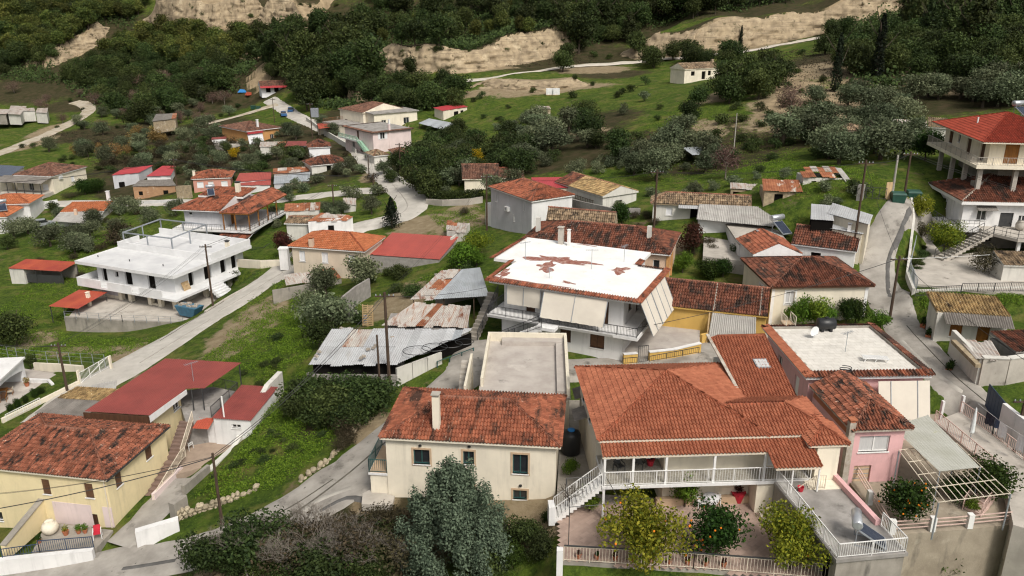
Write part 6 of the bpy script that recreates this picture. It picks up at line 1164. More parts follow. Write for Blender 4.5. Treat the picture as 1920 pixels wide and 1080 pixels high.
wall_run('retaining_wall', [at(122, 597, -9.6), at(230, 604, -9.6), at(344, 608, -9.6)], .25, .3, 'concrete', 'streaked concrete retaining wall below the unfinished house', under=3.2); rf = empty('wire_fence', at(122, 597, -9.35), 0, 'wire fence on top of the streaked retaining wall', 'fence'); o0 = at(122, 597, -9.35); wirefence(rf, [Vector((0, 0, 0)), at(230, 604, -9.35)-o0, at(344, 608, -9.35)-o0], 1.0, 'grey_metal', 1.6)
wall_run('kerb_wall', [gpt(385, 588, .0), gpt(430, 560), gpt(475, 535)], .35, .3, 'concrete_pale', 'low kerb wall between the road and the unfinished house')
# garden shelters at the far left
for lbl, fl, fr, bk, zE, zb, n_, cm in (('open shed with red roof and dark netting on the left meadow', (14, 503), (114, 509), (140, 494), -9.2, -11.5, 6, 'sheet_orange'), ('red canopy on posts with a small chimney beside the unfinished house', (90, 574), (146, 579), (173, 549), -8.6, -10.6, 4, 'sheet_orange')):
    b = Bld('garden_shed', lbl, fl, fr, bk, zE, zb, 'shed'); e = b.e; sheets(b.r, (0, 0, e), (b.w, 0, e), (b.w, b.d, e+.3), (0, b.d, e+.3), n_, cm, .2, .02)
    for x in (.15, b.w/2, b.w-.15):
        for y in (.2, b.d-.2): MB().bar((x, y, -.4), (x, y, e), .09).build('post', 'dark_metal', b.r)
    if n_ == 6: slab(b.r, .1, 2.6, .15, b.d-.2, -.5, e-.1, 'old_white', 'store'); slab(b.r, 2.65, b.w-.2, .5, .55, .0, 1.4, 'dark_metal', 'netting'); slab(b.r, 2.65, b.w-.2, b.d-.3, b.d-.2, -.3, e-.1, 'concrete', 'back_wall')
    else: chimney(b.r, b.w*.72, b.d*.62, 0, e+.75, .4, 'cream', True, 'cream')
# ------------------------------------------------------------ beige house and block shed
b = Bld('beige_house', 'beige one-storey house with hipped orange tile roof beside the road', (540, 462), (684, 472), (735, 445), -.5, -5.0); e = b.e
roof_hip(b.r, 0, b.w, 0, b.d, e, 1.4, 'tile_orange', 'ridge_new', 1, .25, .4); SW = dict(frame='white_paint', pane='shutter_white', trim='beige', tw=.08)
walls(b.r, .35, b.w-.35, .35, b.d-.35, -1, e-.05, 'beige', {'f': [wf(b, 560, 573, 470, 490, .35, .35, SW), wf(b, 602, 616, 473, 493, .35, .35, SW), wf(b, 653, 666, 478, 497, .35, .35, SW)]})
q = b.loc(584, 457, 0); chimney(b.r, q.x, q.y, e, e+1.2, .55, 'peach', True, 'tile_orange')
b = Bld('block_shed', 'grey block shed with bright red corrugated roof next to the beige house', (692, 477), (823, 486), (848, 449), -1.6, -4.0, 'shed'); e = b.e
mat('sheet_coral', (.38, .078, .06), (.33, .068, .055), .6, .5, spec=.4, objr=.04); sheets(b.r, (-.1, -.1, e), (b.w+.1, -.1, e), (b.w+.1, b.d*.95, e+.6), (-.1, b.d*.95, e+.6), 9, 'sheet_coral', .2, .02)
bk_ = MB(); walls(b.r, 0, b.w, 0, b.d*.9, -1.5, e-.08, 'block')
for j in range(int(2.6/.2)):
    if j % 4 == 0: bk_.box(.02, b.w-.02, -.012, -.004, -.4+j*.2, -.385+j*.2)
bk_.build('mortar_lines', 'concrete', b.r)
wall_run('road_wall', [gpt(445, 500), gpt(490, 503), gpt(527, 502)], 1.2, .25, 'cream', 'cream garden wall left of the beige house'); pl = empty('white_pillar', at(535, 498, -5.2), 0, 'white boxed pillar at the corner of the beige house', 'pillar'); MB().box(-.6, .6, -.5, .5, -.5, 2.5).build('shaft', 'white', pl); MB().box(-.7, .7, -.6, .6, 2.5, 2.65).build('cap', 'white', pl)
# old tin lean-to in front of the beige house
b = Bld('tin_lean_to', 'low rusty tin lean-to on an old plank wall below the beige house', (515, 541), (640, 520), (620, 500), -3.6, -5.2, 'shed'); e = b.e; sheets(b.r, (1.5, 0.2, e), (b.w, 0, e), (b.w, 3.0, e+.5), (2.0, 3.0, e+.5), 6, ['sheet_rust', 'sheet_rusty_white'], .2, .02, jit=.15); slab(b.r, -.3, b.w, 0, .2, -1.0, e-.2, 'concrete', 'plank_wall')
# ------------------------------------------------------------ tin sheds in the middle
def zshift(p, dz): return Vector((p.x, p.y, p.z+dz))
b = Bld('tin_shed', 'wide shed under overlapping pale tin sheets with bricks and cables on top', (577, 683), (745, 684), (622, 616), 1.5, -1.2, 'shed'); e = b.e
A0, A1, A2, A3 = (0, 0, e-.15), (b.w, 0, e), tuple(b.loc(778, 617, 2.0)), tuple(b.loc(622, 617, 1.9)); sheets(b.r, A0, A1, A2, A3, 8, ['sheet_white']*5+['sheet_rusty_white'], .18, .02, jit=.2, rows_=2)
c1, c2 = b.loc(882, 622, 2.0), b.loc(884, 617, 2.1); sheets(b.r, (b.w, 0, e+.01), tuple(c1), tuple(c2), A2, 7, ['sheet_white', 'sheet_white', 'sheet_zinc'], .18, .02, jit=.15)
walls(b.r, .2, b.w-.1, .3, b.d-.5, -1.5, e-1.15, 'block', {}); slab(b.r, .25, b.w-.2, .6, .7, e-1.14, e-.12, 'dark_void', 'gap_shade')  # black slab stands in for the shade above the low wall
v0 = Vector((b.w-.1, .3, 0)); v1 = Vector((c1.x, c1.y, 0)); dv = (v1-v0); nseg = 5
for i in range(nseg):
    a_, c_ = v0+dv*(i/nseg), v0+dv*((i+.96)/nseg); s_ = Vector((-dv.y, dv.x, 0)).normalized()*.2; h_ = e-.25
    o = MB().hexa([a_-Vector((0, 0, 1.2)), c_-Vector((0, 0, 1.2)), c_+s_-Vector((0, 0, 1.2)), a_+s_-Vector((0, 0, 1.2))], [a_+Vector((0, 0, h_*(.9 if i < 3 else .25))), c_+Vector((0, 0, h_*(.9 if i < 3 else .25))), c_+s_+Vector((0, 0, h_*(.9 if i < 3 else .25))), a_+s_+Vector((0, 0, h_*(.9 if i < 3 else .25)))]).build('front_wall', 'old_white', b.r)
o = v0+dv*.45; MB().hexa([v0+dv*.4+Vector((0, 1.2, -1)), v1+Vector((0, 1.2, -1)), v1+Vector((0, 1.3, -1)), v0+dv*.4+Vector((0, 1.3, -1))], [v0+dv*.4+Vector((0, 1.2, e-.3)), v1+Vector((0, 1.2, e-.1)), v1+Vector((0, 1.3, e-.1)), v0+dv*.4+Vector((0, 1.3, e-.3))]).build('interior_shade', 'dark_void', b.r)  # black sheet put in for the shade inside the shed
SH_ = b; wo2 = b.world
wall_run('block_wall', [gpt(578, 716), gpt(640, 720), gpt(700, 722)], .9, .25, 'block', 'grey block wall along the front of the tin shed')
gt = empty('mesh_gate', b.world(tuple(v0+dv*.5)), b.rz+math.atan2(dv.y, dv.x), 'green framed mesh gate of the tin shed', 'gate'); gm = MB()
for x in (0, 1.4, 2.8, 4.2): gm.bar((x, -.25, -.2), (x, -.25, 1.7), .07)
for z_ in (0, 1.65): gm.bar((0, -.25, z_), (4.2, -.25, z_), .06)
gm.build('gate_frame', 'green_metal', gt)
cb = empty('cable_coil', b.world(tuple(b.loc(815, 652, 1.95))), .1, 'loops of black cable lying on the tin shed roof', 'cable'); cm = MB()
for k, (cx, cy, rr) in enumerate(((0, 0, 1.1), (1.4, .5, 1.0), (2.6, .9, .8), (-1.5, -.6, 1.2))): cm.tube([(cx+rr*math.cos(a*.35), cy+.8*rr*math.sin(a*.35), .06+.008*k) for a in range(19)], .03, 5)
cm.build('loops', 'black_plastic', cb)
rd = random.Random(4)
for k, (u, v) in enumerate(((735, 633), (705, 648), (700, 652), (690, 655), (682, 668), (677, 671), (598, 660), (593, 668), (640, 616), (655, 616))):
    p = b.loc(u, v, 1.85); r = empty('loose_stone', b.world((p.x, p.y, p.z)), rd.uniform(0, 3), 'loose stone weighing down the tin shed roof', 'stone', 'stones on the tin shed roof'); MB().hexa([(-.2, -.12, -.05), (.2, -.14, -.05), (.18, .13, -.05), (-.19, .12, -.05)], [(-.15, -.09, .12), (.14, -.1, .14), (.13, .09, .11), (-.14, .08, .13)]).build('stone_body', 'rubble', r)
b = Bld('rusty_shed', 'low shed with rusty striped tin roof behind the tin shed', (712, 612), (876, 614), (875, 582), 2.0, -.8, 'shed'); e = b.e; sheets(b.r, (0, 0, e), (b.w, 0, e), (b.w, b.d, e+.4), (b.w*.3, b.d*1.2, e+.4), 10, ['sheet_rust', 'sheet_rusty_white', 'sheet_rusty_white'], .18, .022, jit=.2); walls(b.r, .3, b.w-.2, .3, b.d-.2, -1.5, e-.3, 'block')
b = Bld('zinc_shed', 'open shed with grey zinc roof rusting at its left end', (766, 564), (917, 555), (928, 508), 2.1, -.8, 'shed'); e = b.e; L_ = b.loc(827, 507, 2.6); sheets(b.r, (2.4, 0, e), (b.w, 0, e), (b.w+.2, b.d, e+.5), (L_.x+2.2, L_.y, e+.5), 6, 'sheet_zinc', .2, .02); sheets(b.r, (0, 0, e-.02), (2.4, 0, e-.02), (L_.x+2.2, L_.y, e+.48), (L_.x, L_.y, e+.48), 3, ['sheet_rust', 'sheet_rusty_white'], .2, .022, jit=.3, rows_=3)
slab(b.r, 3.2, b.w, b.d-.6, b.d-.4, -1, e+.2, 'concrete', 'back_wall'); slab(b.r, b.w-.3, b.w, .3, b.d-.4, -1, e-.1, 'block', 'side_wall')
for x in (.5, 3.5, 6.5): MB().bar((x, .3, -1), (x, .3, e), .1).build('post', 'pole_wood', b.r)
wall_run('block_wall', [gpt(640, 596), gpt(668, 572), gpt(694, 556)], 2.3, .25, 'block', 'tall grey and tan block wall standing alone behind the pallet'); wall_run('block_wall', [gpt(643, 598), gpt(672, 606)], 1.4, .2, 'block', 'short grey block wall in front of the tall one')
pal = empty('wooden_pallet', gpt(690, 612), -.2, 'tall wooden pallet leaning upright behind the tin shed', 'pallet')
for i in range(12): z_ = .1+i*.19; MB().box(-.62, .62, -.03+.02*i, .0+.02*i, z_, z_+.12).build('board', 'wood_pale', pal)
for x in (-.55, 0, .55): MB().bar((x, .02, 0), (x, .26, 2.35), .1).build('batten', 'wood_pale', pal)
r = empty('blue_barrel', gpt(686, 607), 0, 'blue plastic barrel at the foot of the leaning pallet', 'barrel'); MB().lathe([(.3, 0), (.36, .3), (.36, .6), (.3, .95), (.26, .96)], 14).build('body', 'blue_plastic', r, True)
# ------------------------------------------------------------ central white house with stained white roof
b = Bld('white_house', 'white two-storey house with peeling white flat roof and hanging awnings', (910, 525), (1202, 568), (1238, 503), 6.0, 0); WH = b; e = b.e; w, d = b.w, b.d
for x0, x1, y0, y1, nm in ((.25, w-.25, .25, 6.39, 'roof_slab'), (-2.2, w-.25, 6.4, d-.2, 'roof_slab'), (-2.2, 11.4, d-.19, 14.7, 'roof_slab')): slab(b.r, x0, x1, y0, y1, e-.3, e-.0, 'roof_white', nm)
for a_, c_, m_ in (((0, 0), (w, 0), 'tile_mid'), ((w, 0), (w, d), 'tile_mid'), ((-.4, 6.3), (0, 0), 'tile_mid'), ((-2.5, 14.7), (-2.5, 6.2), 'tile_mid'), ((w, d), (11.6, d), 'tile_dark'), ((11.6, d), (11.6, 11.6), 'tile_mid')): tile_edge(b.r, a_, c_, .5, e+.12, .2, m_)
mat('peeled', (.22, .075, .055), (.30, .13, .10), 2.5, .9, .3, 20, [((.62, .56, .50), 2.4, .50, None, .3)])
def patch(root, cx, cy, rx, ry, z, m, seed, n=40, rot=0):
    rd = random.Random(seed); ph = [rd.uniform(0, 6) for _ in range(6)]; pts = []
    for i in range(n): a = 2*PI*i/n; k = 1+.35*math.sin(2*a+ph[0])+.25*math.sin(3*a+ph[1])+.2*math.sin(5*a+ph[2])+.15*math.sin(9*a+ph[3])+rd.uniform(-.12, .12); x, y = rx*k*math.cos(a), ry*k*math.sin(a); pts.append((cx+x*math.cos(rot)-y*math.sin(rot), cy+x*math.sin(rot)+y*math.cos(rot), z))
    mb = MB(); c = (cx, cy, z); n0 = len(mb.v); mb.v = [c]+pts; mb.f = [(0, 1+i, 1+(i+1) % n) for i in range(n)]; mb.build('worn_patch', m, root)
for k, (u, v, rx, ry) in enumerate(((1040, 487, 2.0, 1.2), (1075, 490, 1.7, .7), (1025, 500, .9, 1.2), (1162, 507, .8, .8), (960, 525, 2.2, .28), (1010, 532, 2.2, .22), (945, 512, .4, 1.2), (1065, 530, .6, .25), (1100, 460, .9, .15))): q = b.loc(u, v, 6.0); patch(b.r, q.x, q.y, rx, ry, e+.004+.001*k, 'peeled', k+3)
fl = 2.95; walls(b.r, 1.2, w-1.9, 1.5, d-.5, fl, e-.3, 'white', {'f': [(2.2, fl, .9, 2.1, DOOR), (5, fl+.9, 1.4, 1.2, SHB), (9.2, fl, .9, 2.1, DOOR)], 'r': [(1.5, fl+.9, 1.0, 1.2, SHB), (4, fl, .9, 2.1, DOOR)]}, cap=False); walls(b.r, -1.6, 11.0, d-.49, 14.2, -.3, e-.3, 'white', {'l': []}, cap=False, name='rear_wall')
slab(b.r, .4, w, -.5, d-.1, fl-.28, fl, 'white', 'balcony_slab'); MB().hexa([(.4, -.5, fl-.28), (12.4, -.5, fl-.28), (12.4, -.45, fl-.28), (.4, -.45, fl-.28)], [(.4, -.62, fl), (12.4, -.62, fl), (12.4, -.45, fl), (.4, -.45, fl)]).build('balcony_edge', 'white', b.r)
walls(b.r, 1.4, 13.0, .5, d-.5, -1.0, fl-.28, 'white', {'f': [wf(b, 1048, 1072, 617, 642, .5, 1.4, DOOR), wf(b, 1104, 1135, 627, 653, .5, 1.4, SHB), wf(b, 993, 1008, 614, 625, .5, 1.4, SHB), wf(b, 978, 1012, 596, 604, .5, 1.4, SHB)][:3]}, cap=False, name='ground_wall')
railing(b.r, [(.5, 3, fl), (.5, -.45, fl), (5.6, -.45, fl)], .85, 'dark_metal', .13); railing(b.r, [(5.7, -.45, fl), (w-.1, -.45, fl), (w-.1, 4.5, fl)], .85, 'dark_metal', .13)
def hang(root, x0, x1, yt, yb, zt, zb2, ribs, name='awning'):
    mb = MB(); n = 24; V0 = []
    for i in range(n+1):
        f = i/n; x = x0+(x1-x0)*f; sag = .05*math.sin(f*PI*ribs)
        for j in range(5): g = j/4; mb.v.append((x, yt+(yb-yt)*g+sag*math.sin(g*PI), zt+(zb2-zt)*g-(.05*abs(math.sin(f*n*.9)) if j == 4 else 0)))
    for i in range(n):
        for j in range(4): a = i*5+j; mb.f.append((a, a+5, a+6, a+1))
    o = mb.build(name, 'awning', root)
    for k in range(ribs+1): x = x0+(x1-x0)*k/ribs; MB().bar((x, yt-.02, zt), (x, yb-.04, zb2), .045).build('awning_rib', 'grey_metal', o)
    return o
hang(b.r, 2.0, 5.3, .35, .3, e-.32, fl+1.0, 2); hang(b.r, 5.7, 11.6, .2, -.75, e-.32, fl+.62, 2)
ra = empty('side_awnings', b.world((w-.1, 1.0, 0)), b.rz+PI/2, 'slanting cream awnings on the right side of the white house', 'awning'); hang(ra, -.4, 2.8, .1, -1.15, e-.3, fl-.1, 2); hang(ra, 2.9, 7.6, .1, -1.15, e-.3, fl-.1, 3)
steps(b.r, (1.0, -1.55, .2), (6.2, -1.55, fl), 1.0, 15, 'white', thick=.25); railing(b.r, [(1.0, -1.55, .2), (6.2, -1.55, fl)], .85, 'dark_metal', .13); railing(b.r, [(1.0, -.56, .2), (5.6, -.56, fl-.2)], .85, 'dark_metal', .13); slab(b.r, 5.6, 7.4, -1.55, -.63, fl-.28, fl-.005, 'white', 'landing')
chimney(b.r, 2.0, d+3.9, e-.3, e+1.6, .5, 'concrete_pale', True); chimney(b.r, 3.0, d+3.6, e, e+1.5, .28, 'white_paint', True)
for k, (u, v, h_) in enumerate(((1109, 505, 2.0), (985, 488, 1.9), (1170, 491, 1.7), (1030, 522, .9))): q = b.loc(u, v, 6); antenna(b.world((q.x, q.y, e)), h_, ['aerial in the middle of the peeling white roof', 'thin pole at the left of the peeling white roof', 'dark aerial at the right back of the peeling white roof', 'short rod near the front of the peeling white roof'][k], .5*k)
wd = empty('old_wooden_stairs', b.world((-1.6, -.2, 0)), b.rz, 'dark weathered wooden stair on the left of the white house', 'stairs'); steps(wd, (.8, 0, 0), (.8, 4.6, 3.2), 1.0, 12, 'concrete', thick=.15); railing(wd, [(.8, 0, 0), (.8, 4.6, 3.2)], .85, 'dark_metal', .16)
# ------------------------------------------------------------ yellow low house and its yard
b = Bld('ochre_house', 'low ochre house with long dark tiled roof right of the white house', (1233, 572), (1440, 594), (1233, 518), 3.1, .3, d=8); e = b.e; ys = b.loc(1233, 520, 4.7).y
roof_hip(b.r, 0, b.w, 0, ys*2, e, 1.6, 'tile_dark', 'ridge_dark', 0, hl=0, hr=0, tw=.24, tl=.4, gable_m='ochre', fascia='mortar'); rc = MB(); ridge_caps(rc, (b.w*.52, 0, e+.03), (b.w*.52, ys, e+1.63), .12); ridge_caps(rc, (b.w*.93, 0, e+.03), (b.w*.93, ys, e+1.63), .1); rc.build('seam_tiles', 'mortar', b.r)
walls(b.r, .1, b.w-.1, .3, ys*2-.3, -1.2, e-.05, 'ochre', {'f': [(b.w-1.9, .5, .9, .75, SHB)]})
sc_ = empty('sheet_screen', b.world((4.9, -.3, 0)), b.rz, 'slanting corrugated grey screen in front of the ochre house', 'screen'); sheets(sc_, (0, -1.2, .55), (4.2, -1.4, .55), (4.0, .3, 2.6), (.1, .3, 2.6), 4, 'fibre', .16, .03, jit=.05, name='sheet'); MB().bar((-.1, -1.2, -.5), (-.1, .2, 2.7), .12).build('frame_post', 'wood_pale', sc_)
wall_run('ochre_wall', [gpt(1313, 648), gpt(1382, 632)], 1.1, .3, 'ochre', 'ochre wall below the corrugated screen'); flat('tiled_yard', [(1170, 655), (1312, 650), (1312, 612), (1220, 600), (1190, 625)], .95, 1.2, 'terrace_tile', 'pale tiled yard of the ochre house')
mat('ochre_yard', (.62, .41, .13)); wy_ = [at(1168, 683, .1), at(1192, 680, .1), at(1197, 679, .1)]
wall_run('ochre_wall', [at(1168, 683, .1), at(1194, 681, .1)], .95, .28, 'ochre', 'short ochre wall left of the yard gate', cap='white'); wall_run('ochre_wall', [at(1216, 679, .1), at(1262, 674, .15), at(1312, 662, .3)], .95, .28, 'ochre', 'long ochre yard wall right of the gate', cap='white'); fence([at(1168, 683, 1.1), at(1194, 681, 1.1)], 'black railing on the short ochre wall', .55, sp=.18); fence([at(1218, 679, 1.1), at(1310, 662, 1.25)], 'black railing on the long ochre wall', .55, sp=.18); fence([at(1196, 681, .15), at(1214, 679, .15)], 'black barred gate between the ochre walls', 1.6, name='yard_gate', cat='gate', sp=.16)
# ------------------------------------------------------------ old tiled house behind the white one
b = Bld('long_tiled_house', 'long house with big weathered hip roof behind the peeling white roof', (975, 453), (1257, 478), (1282, 438), 5.2, 1.4); e = b.e
roof_hip(b.r, 0, b.w, 0, b.d, e, 1.6, 'tile_dark', 'ridge_dark', 1, .25, .4, hl=1, hr=1, fascia='white_paint'); walls(b.r, .4, b.w-.4, .4, b.d-.4, -1, e-.05, 'peach', {'r': [(1, e-2.1, .9, 1.2, WIN), (3.4, e-2.4, .9, 2.2, DOOR)], 'f': [(b.w-2.2, e-1.9, .7, 1.1, WIN)]})
for y in (.3, 1.6, 4.2): slab(b.r, b.w-.42, b.w-.2, y, y+.25, -.5, e-.08, 'orange_wall', 'pilaster')
for x in (1.3, 13.6): chimney(b.r, x, 2.6, e, e+2.2, .45, 'old_white', False)
b = Bld('mossy_roof_house', 'old house with mossy stone-coloured tile roof behind the long tiled house', (1024, 412), (1152, 423), (1045, 388), 5.0, 1.8, d=9); ys = b.loc(1045, 389, 6.4).y; roof_hip(b.r, 0, b.w, 0, ys*2, b.e, 1.4, 'tile_stone', 'ridge_dark', 1, .26, .42, hl=0, hr=0, gable_m='stone_wall', fascia='stone_wall'); walls(b.r, .2, b.w-.2, .2, ys*2-.2, -1, b.e-.05, 'stone_wall')
b = Bld('grey_house', 'tall grey house, one side painted white as lit, with weathered red hip roof', (916, 350), (996, 378), (1066, 362), 5.1, -.5); e = b.e; roof_hip(b.r, 0, b.w, 0, b.d, e, 1.4, 'tile_mid', 'ridge_dark', 1, .25, .4)
NW = dict(frame='white_paint', pane='curtain', mull=0, trim='white', tw=.06); walls(b.r, .25, b.w-.25, .25, b.d-.25, -1.5, e-.05, 'grey_wall', {'f': [wf(b, 928, 934, 362, 378, .25, .25, NW), wf(b, 980, 987, 379, 395, .25, .25, NW), wf(b, 961, 967, 404, 415, .25, .25, NW)]}); slab(b.r, b.w-.25, b.w-.235, .3, b.d-.25, -1.4, e-.08, 'white', 'lit_side')  # grey front and white side put the fall of light into colour
q = b.loc(953, 391, b.zat(953, 391, .25)); ac = MB().box(q.x-.45, q.x+.45, -.15, .24, q.z-.3, q.z+.3).build('air_conditioner', 'white_plastic', b.r); MB().tube([(q.x-.1, -.16, q.z), (q.x-.1, -.155, q.z)], .22, 14).build('fan_grille', 'grey_metal', ac)
slab(b.r, -1.6, .24, .4, 4.5, -1.5, 2.9, 'white', 'side_block'); railing(b.r, [(-1.55, .5, 2.9), (-1.55, 4.4, 2.9)], .8, 'dark_metal', .2)
b = Bld('red_sheet_house', 'small building with flat bright red sheet roof behind the grey house', (1003, 353), (1073, 352), (1019, 336), 4.6, 1.0); sheets(b.r, (0, 0, b.e), (b.w, 0, b.e), (b.w, b.d, b.e+.3), (0, b.d, b.e+.3), 5, 'sheet_crimson', .22, .02); walls(b.r, .1, b.w-.1, .2, b.d-.2, -1, b.e-.1, 'beige')
b = Bld('stone_cottage', 'old white cottage with ochre-brown mossy tile roof beyond the grey house', (1040, 341), (1130, 369), (1177, 353), 4.9, 2.0); e = b.e; roof_hip(b.r, 0, b.w, 0, b.d, e, 1.1, 'tile_moss', 'ridge_dark', 1, .28, .42, hl=0, hr=0, gable_m='old_white', fascia='stone_wall'); walls(b.r, .2, b.w-.2, .2, b.d-.2, -1, e-.05, 'old_white', {'r': [(2.2, 0, 1.2, 2.0, VOID)]}); roof_face(b.r, [(.05, -.02, e+.05), (3.4, -.02, e+.05), (3.4, b.d/2, e+1.13), (.05, b.d/2, e+1.13)], 'tile_dark', 1, .28, .42, .02, name='patched_roof')
ladd = empty('wooden_ladder', b.world((5.2, -.12, 1.5)), b.rz, 'wooden ladder hung along the old cottage wall', 'ladder'); MB().bar((0, 0, 0), (4.4, 0, 0), .06).bar((0, 0, .5), (4.4, 0, .5), .06).build('rail', 'pole_wood', ladd)
for i in range(11): MB().bar((.2+i*.4, 0, 0), (.2+i*.4, 0, .5), .05).build('rung', 'pole_wood', ladd)
wall_run('block_wall', [gpt(1062, 402), gpt(1100, 408), gpt(1148, 414), gpt(1200, 402)], 2.0, .25, 'block', 'long grey block wall between the cottage and the tiled house', hs=[2.4, 2.1, 1.7, .8])
b = Bld('cream_cottage', 'cream cottage with brown tiled roof among trees by the road', (871, 336), (938, 335), (863, 307), 1.6, -.8, d=9); ys = b.loc(863, 308, 3.3).y; roof_hip(b.r, -.4, b.w, 0, ys*2, b.e, 1.7, 'tile_brown', 'ridge_dark', 1, .28, .42, hl=0, hr=0, gable_m='cream', fascia='cream'); walls(b.r, 0, b.w-.2, .3, ys*2-.3, -1.2, b.e-.05, 'cream'); roof_hip(b.r, b.w+.02, b.w+4.2, .8, ys*2-.5, b.e-.1, 1.1, 'tile_brown', 'ridge_new', 1, .28, .42, hl=0, hr=0, gable_m='cream', fascia='cream', name='low_roof'); walls(b.r, b.w+.02, b.w+4, 1.1, ys*2-.8, -1.2, b.e-.15, 'cream')
solar_heater(b.world((b.w+3.6, ys, b.e+.9)), .5, 'solar heater on the low roof of the cream cottage', 1.0)
# ------------------------------------------------------------ old long house, fibre-cement sheds
b = Bld('old_long_house', 'old low house with lichen-speckled stone-coloured tile roof behind the grey sheet roof', (1220, 381), (1394, 389), (1410, 371), 6.2, 4.2); e = b.e; ys = b.loc(1300, 362, 7.3).y; roof_hip(b.r, 0, b.w+1.0, 0, ys*2, e, 1.1, 'tile_stone', 'ridge_dark', 1, .26, .42, hl=1, hr=0, gable_m='stone_wall', fascia='stone_wall'); walls(b.r, .3, b.w+.7, .3, ys*2-.3, -1, e-.05, 'old_white', {'f': [(1.6, .5, .8, 1.0, SHW), (4.6, 0, 1.5, 1.6, VOID)]}); sheets(b.r, (3.4, -.9, e-.25), (6.6, -.9, e-.25), (6.6, .6, e+.1), (3.4, .6, e+.1), 3, ['sheet_zinc', 'sheet_white'], .2, .02)
b = Bld('fibre_roof_shed', 'long white shed with pale corrugated fibre-cement roof', (1306, 411), (1520, 421), (1323, 382), 5.5, 3.6, 'shed', d=6); e = b.e; ys = b.loc(1323, 383, 6.4).y; FR = b.loc(1451, 425, 5.5); sheets(b.r, (0, 0, e), (FR.x, FR.y, e), (FR.x+.6, ys, e+.9), (.3, ys, e+.9), 11, 'fibre', .2, .03); sheets(b.r, (FR.x, FR.y+.5, e), (b.w, 0, e), (b.w+.1, ys*.8, e+.6), (FR.x+.6, ys, e+.85), 6, ['fibre_dark', 'fibre', 'fibre_dark'], .2, .03); walls(b.r, .3, FR.x, .5, ys+2, -1.2, e-.1, 'white', {'f': [(1.2, .9, 1.2, 1.0, VOID), (3.6, 0, 2.6, 1.7, dict(k='garage', m='lilac'))]})
flat('shed_yard', [(1318, 480), (1410, 492), (1440, 470), (1455, 440), (1320, 440)], 3.5, 1.6, 'concrete_pale', 'concrete yard in front of the fibre-cement shed')
b = Bld('flat_roof_annexe', 'pale flat-roofed annexe with solar heater beside the fibre-cement shed', (1385, 456), (1482, 458), (1493, 419), 5.0, 3.0); slab(b.r, 0, b.w, 0, b.d, b.e-.2, b.e, 'concrete_pale', 'roof_slab'); walls(b.r, .1, b.w-.1, .1, b.d-.1, -1, b.e-.2, 'white'); q = b.loc(1462, 436, 5.0); solar_heater(b.world((q.x, q.y, b.e)), b.rz+.5, 'solar water heater on the pale flat roof beside the dark tiled house', 1.15); chimney(b.r, b.loc(1421, 455, 5).x, .6, b.e, b.e+1.1, .4, 'white', True, 'tank_steel')
for k, (lbl, f4, z0, z1, n_) in enumerate((('pale sheet-roofed shed at the lane, left of two', ((1520, 411), (1564, 414), (1559, 385), (1521, 382)), 7.9, 8.3, 3), ('pale sheet-roofed shed beside the lane, higher one', ((1551, 400), (1630, 421), (1637, 403), (1561, 380)), 8.1, 8.4, 5), ('low pale sheet roof against the dark tiled house', ((1555, 428), (1618, 439), (1629, 423), (1568, 411)), 7.0, 7.2, 4))):
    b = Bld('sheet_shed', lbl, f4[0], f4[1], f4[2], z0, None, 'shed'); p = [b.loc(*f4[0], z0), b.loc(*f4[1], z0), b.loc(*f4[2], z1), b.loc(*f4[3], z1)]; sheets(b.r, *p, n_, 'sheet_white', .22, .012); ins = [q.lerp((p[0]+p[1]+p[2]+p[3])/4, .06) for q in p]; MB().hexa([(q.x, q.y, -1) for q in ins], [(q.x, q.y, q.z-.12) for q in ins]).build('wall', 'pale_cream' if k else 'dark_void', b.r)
b = Bld('dark_tile_house', 'white house with dark mottled tile roof beside the lane', (1483, 457), (1607, 472), (1619, 437), 5.5, 3.0, d=8); e = b.e; ys = b.loc(1496, 421, 6.9).y; roof_hip(b.r, 0, b.w, 0, ys*2, e, 1.4, 'tile_dark', 'ridge_dark', 1, .25, .4, hl=0, hr=0, gable_m='white'); walls(b.r, .2, b.w-.2, .25, ys*2-.2, -1.5, e-.05, 'white', {'f': [(1.9, e-1.3, 1.0, .6, VOID)]}); chimney(b.r, b.w-1.2, ys*.8, e+.5, e+2.1, .35, 'white', True, 'tank_steel')
b = Bld('gabled_house', 'small white gabled house with orange-brown tiles behind the cream house', (1412, 478), (1504, 477), (1446, 445), 5.2, 2.4, d=6); roof_hip(b.r, 0, b.w, 0, 6, b.e, 1.15, 'tile_mid', 'ridge_dark', 1, .25, .4, hl=0, hr=0, axis='y', gable_m='white'); walls(b.r, .3, b.w-.3, .35, 5.7, -1, b.e-.05, 'white')
b = Bld('pale_yellow_house', 'cream house with dark mottled hip roof and white corner stones', (1445, 539), (1641, 536), (1407, 485), 4.5, .9); e = b.e; roof_hip(b.r, 0, b.w, 0, b.d, e, 1.5, 'tile_dark', 'ridge_dark', 0, .24, .38, fascia='brown_wood')
TW = dict(frame='white_paint', pane='curtain', trim='white_paint', tw=.18); walls(b.r, .3, b.w-.45, .35, b.d-.35, -2.5, e-.05, 'cream', {'f': [wf(b, 1473, 1490, 547, 569, .35, .3, TW), wf(b, 1552, 1574, 588, 605, .35, .3, TW)], 'l': [(2.4, e-2.2, .9, 1.3, TW)]})
for x in (.28, b.w-.73): slab(b.r, x, x+.3, .31, .345, -2.4, e-.06, 'white_paint', 'corner_strip')
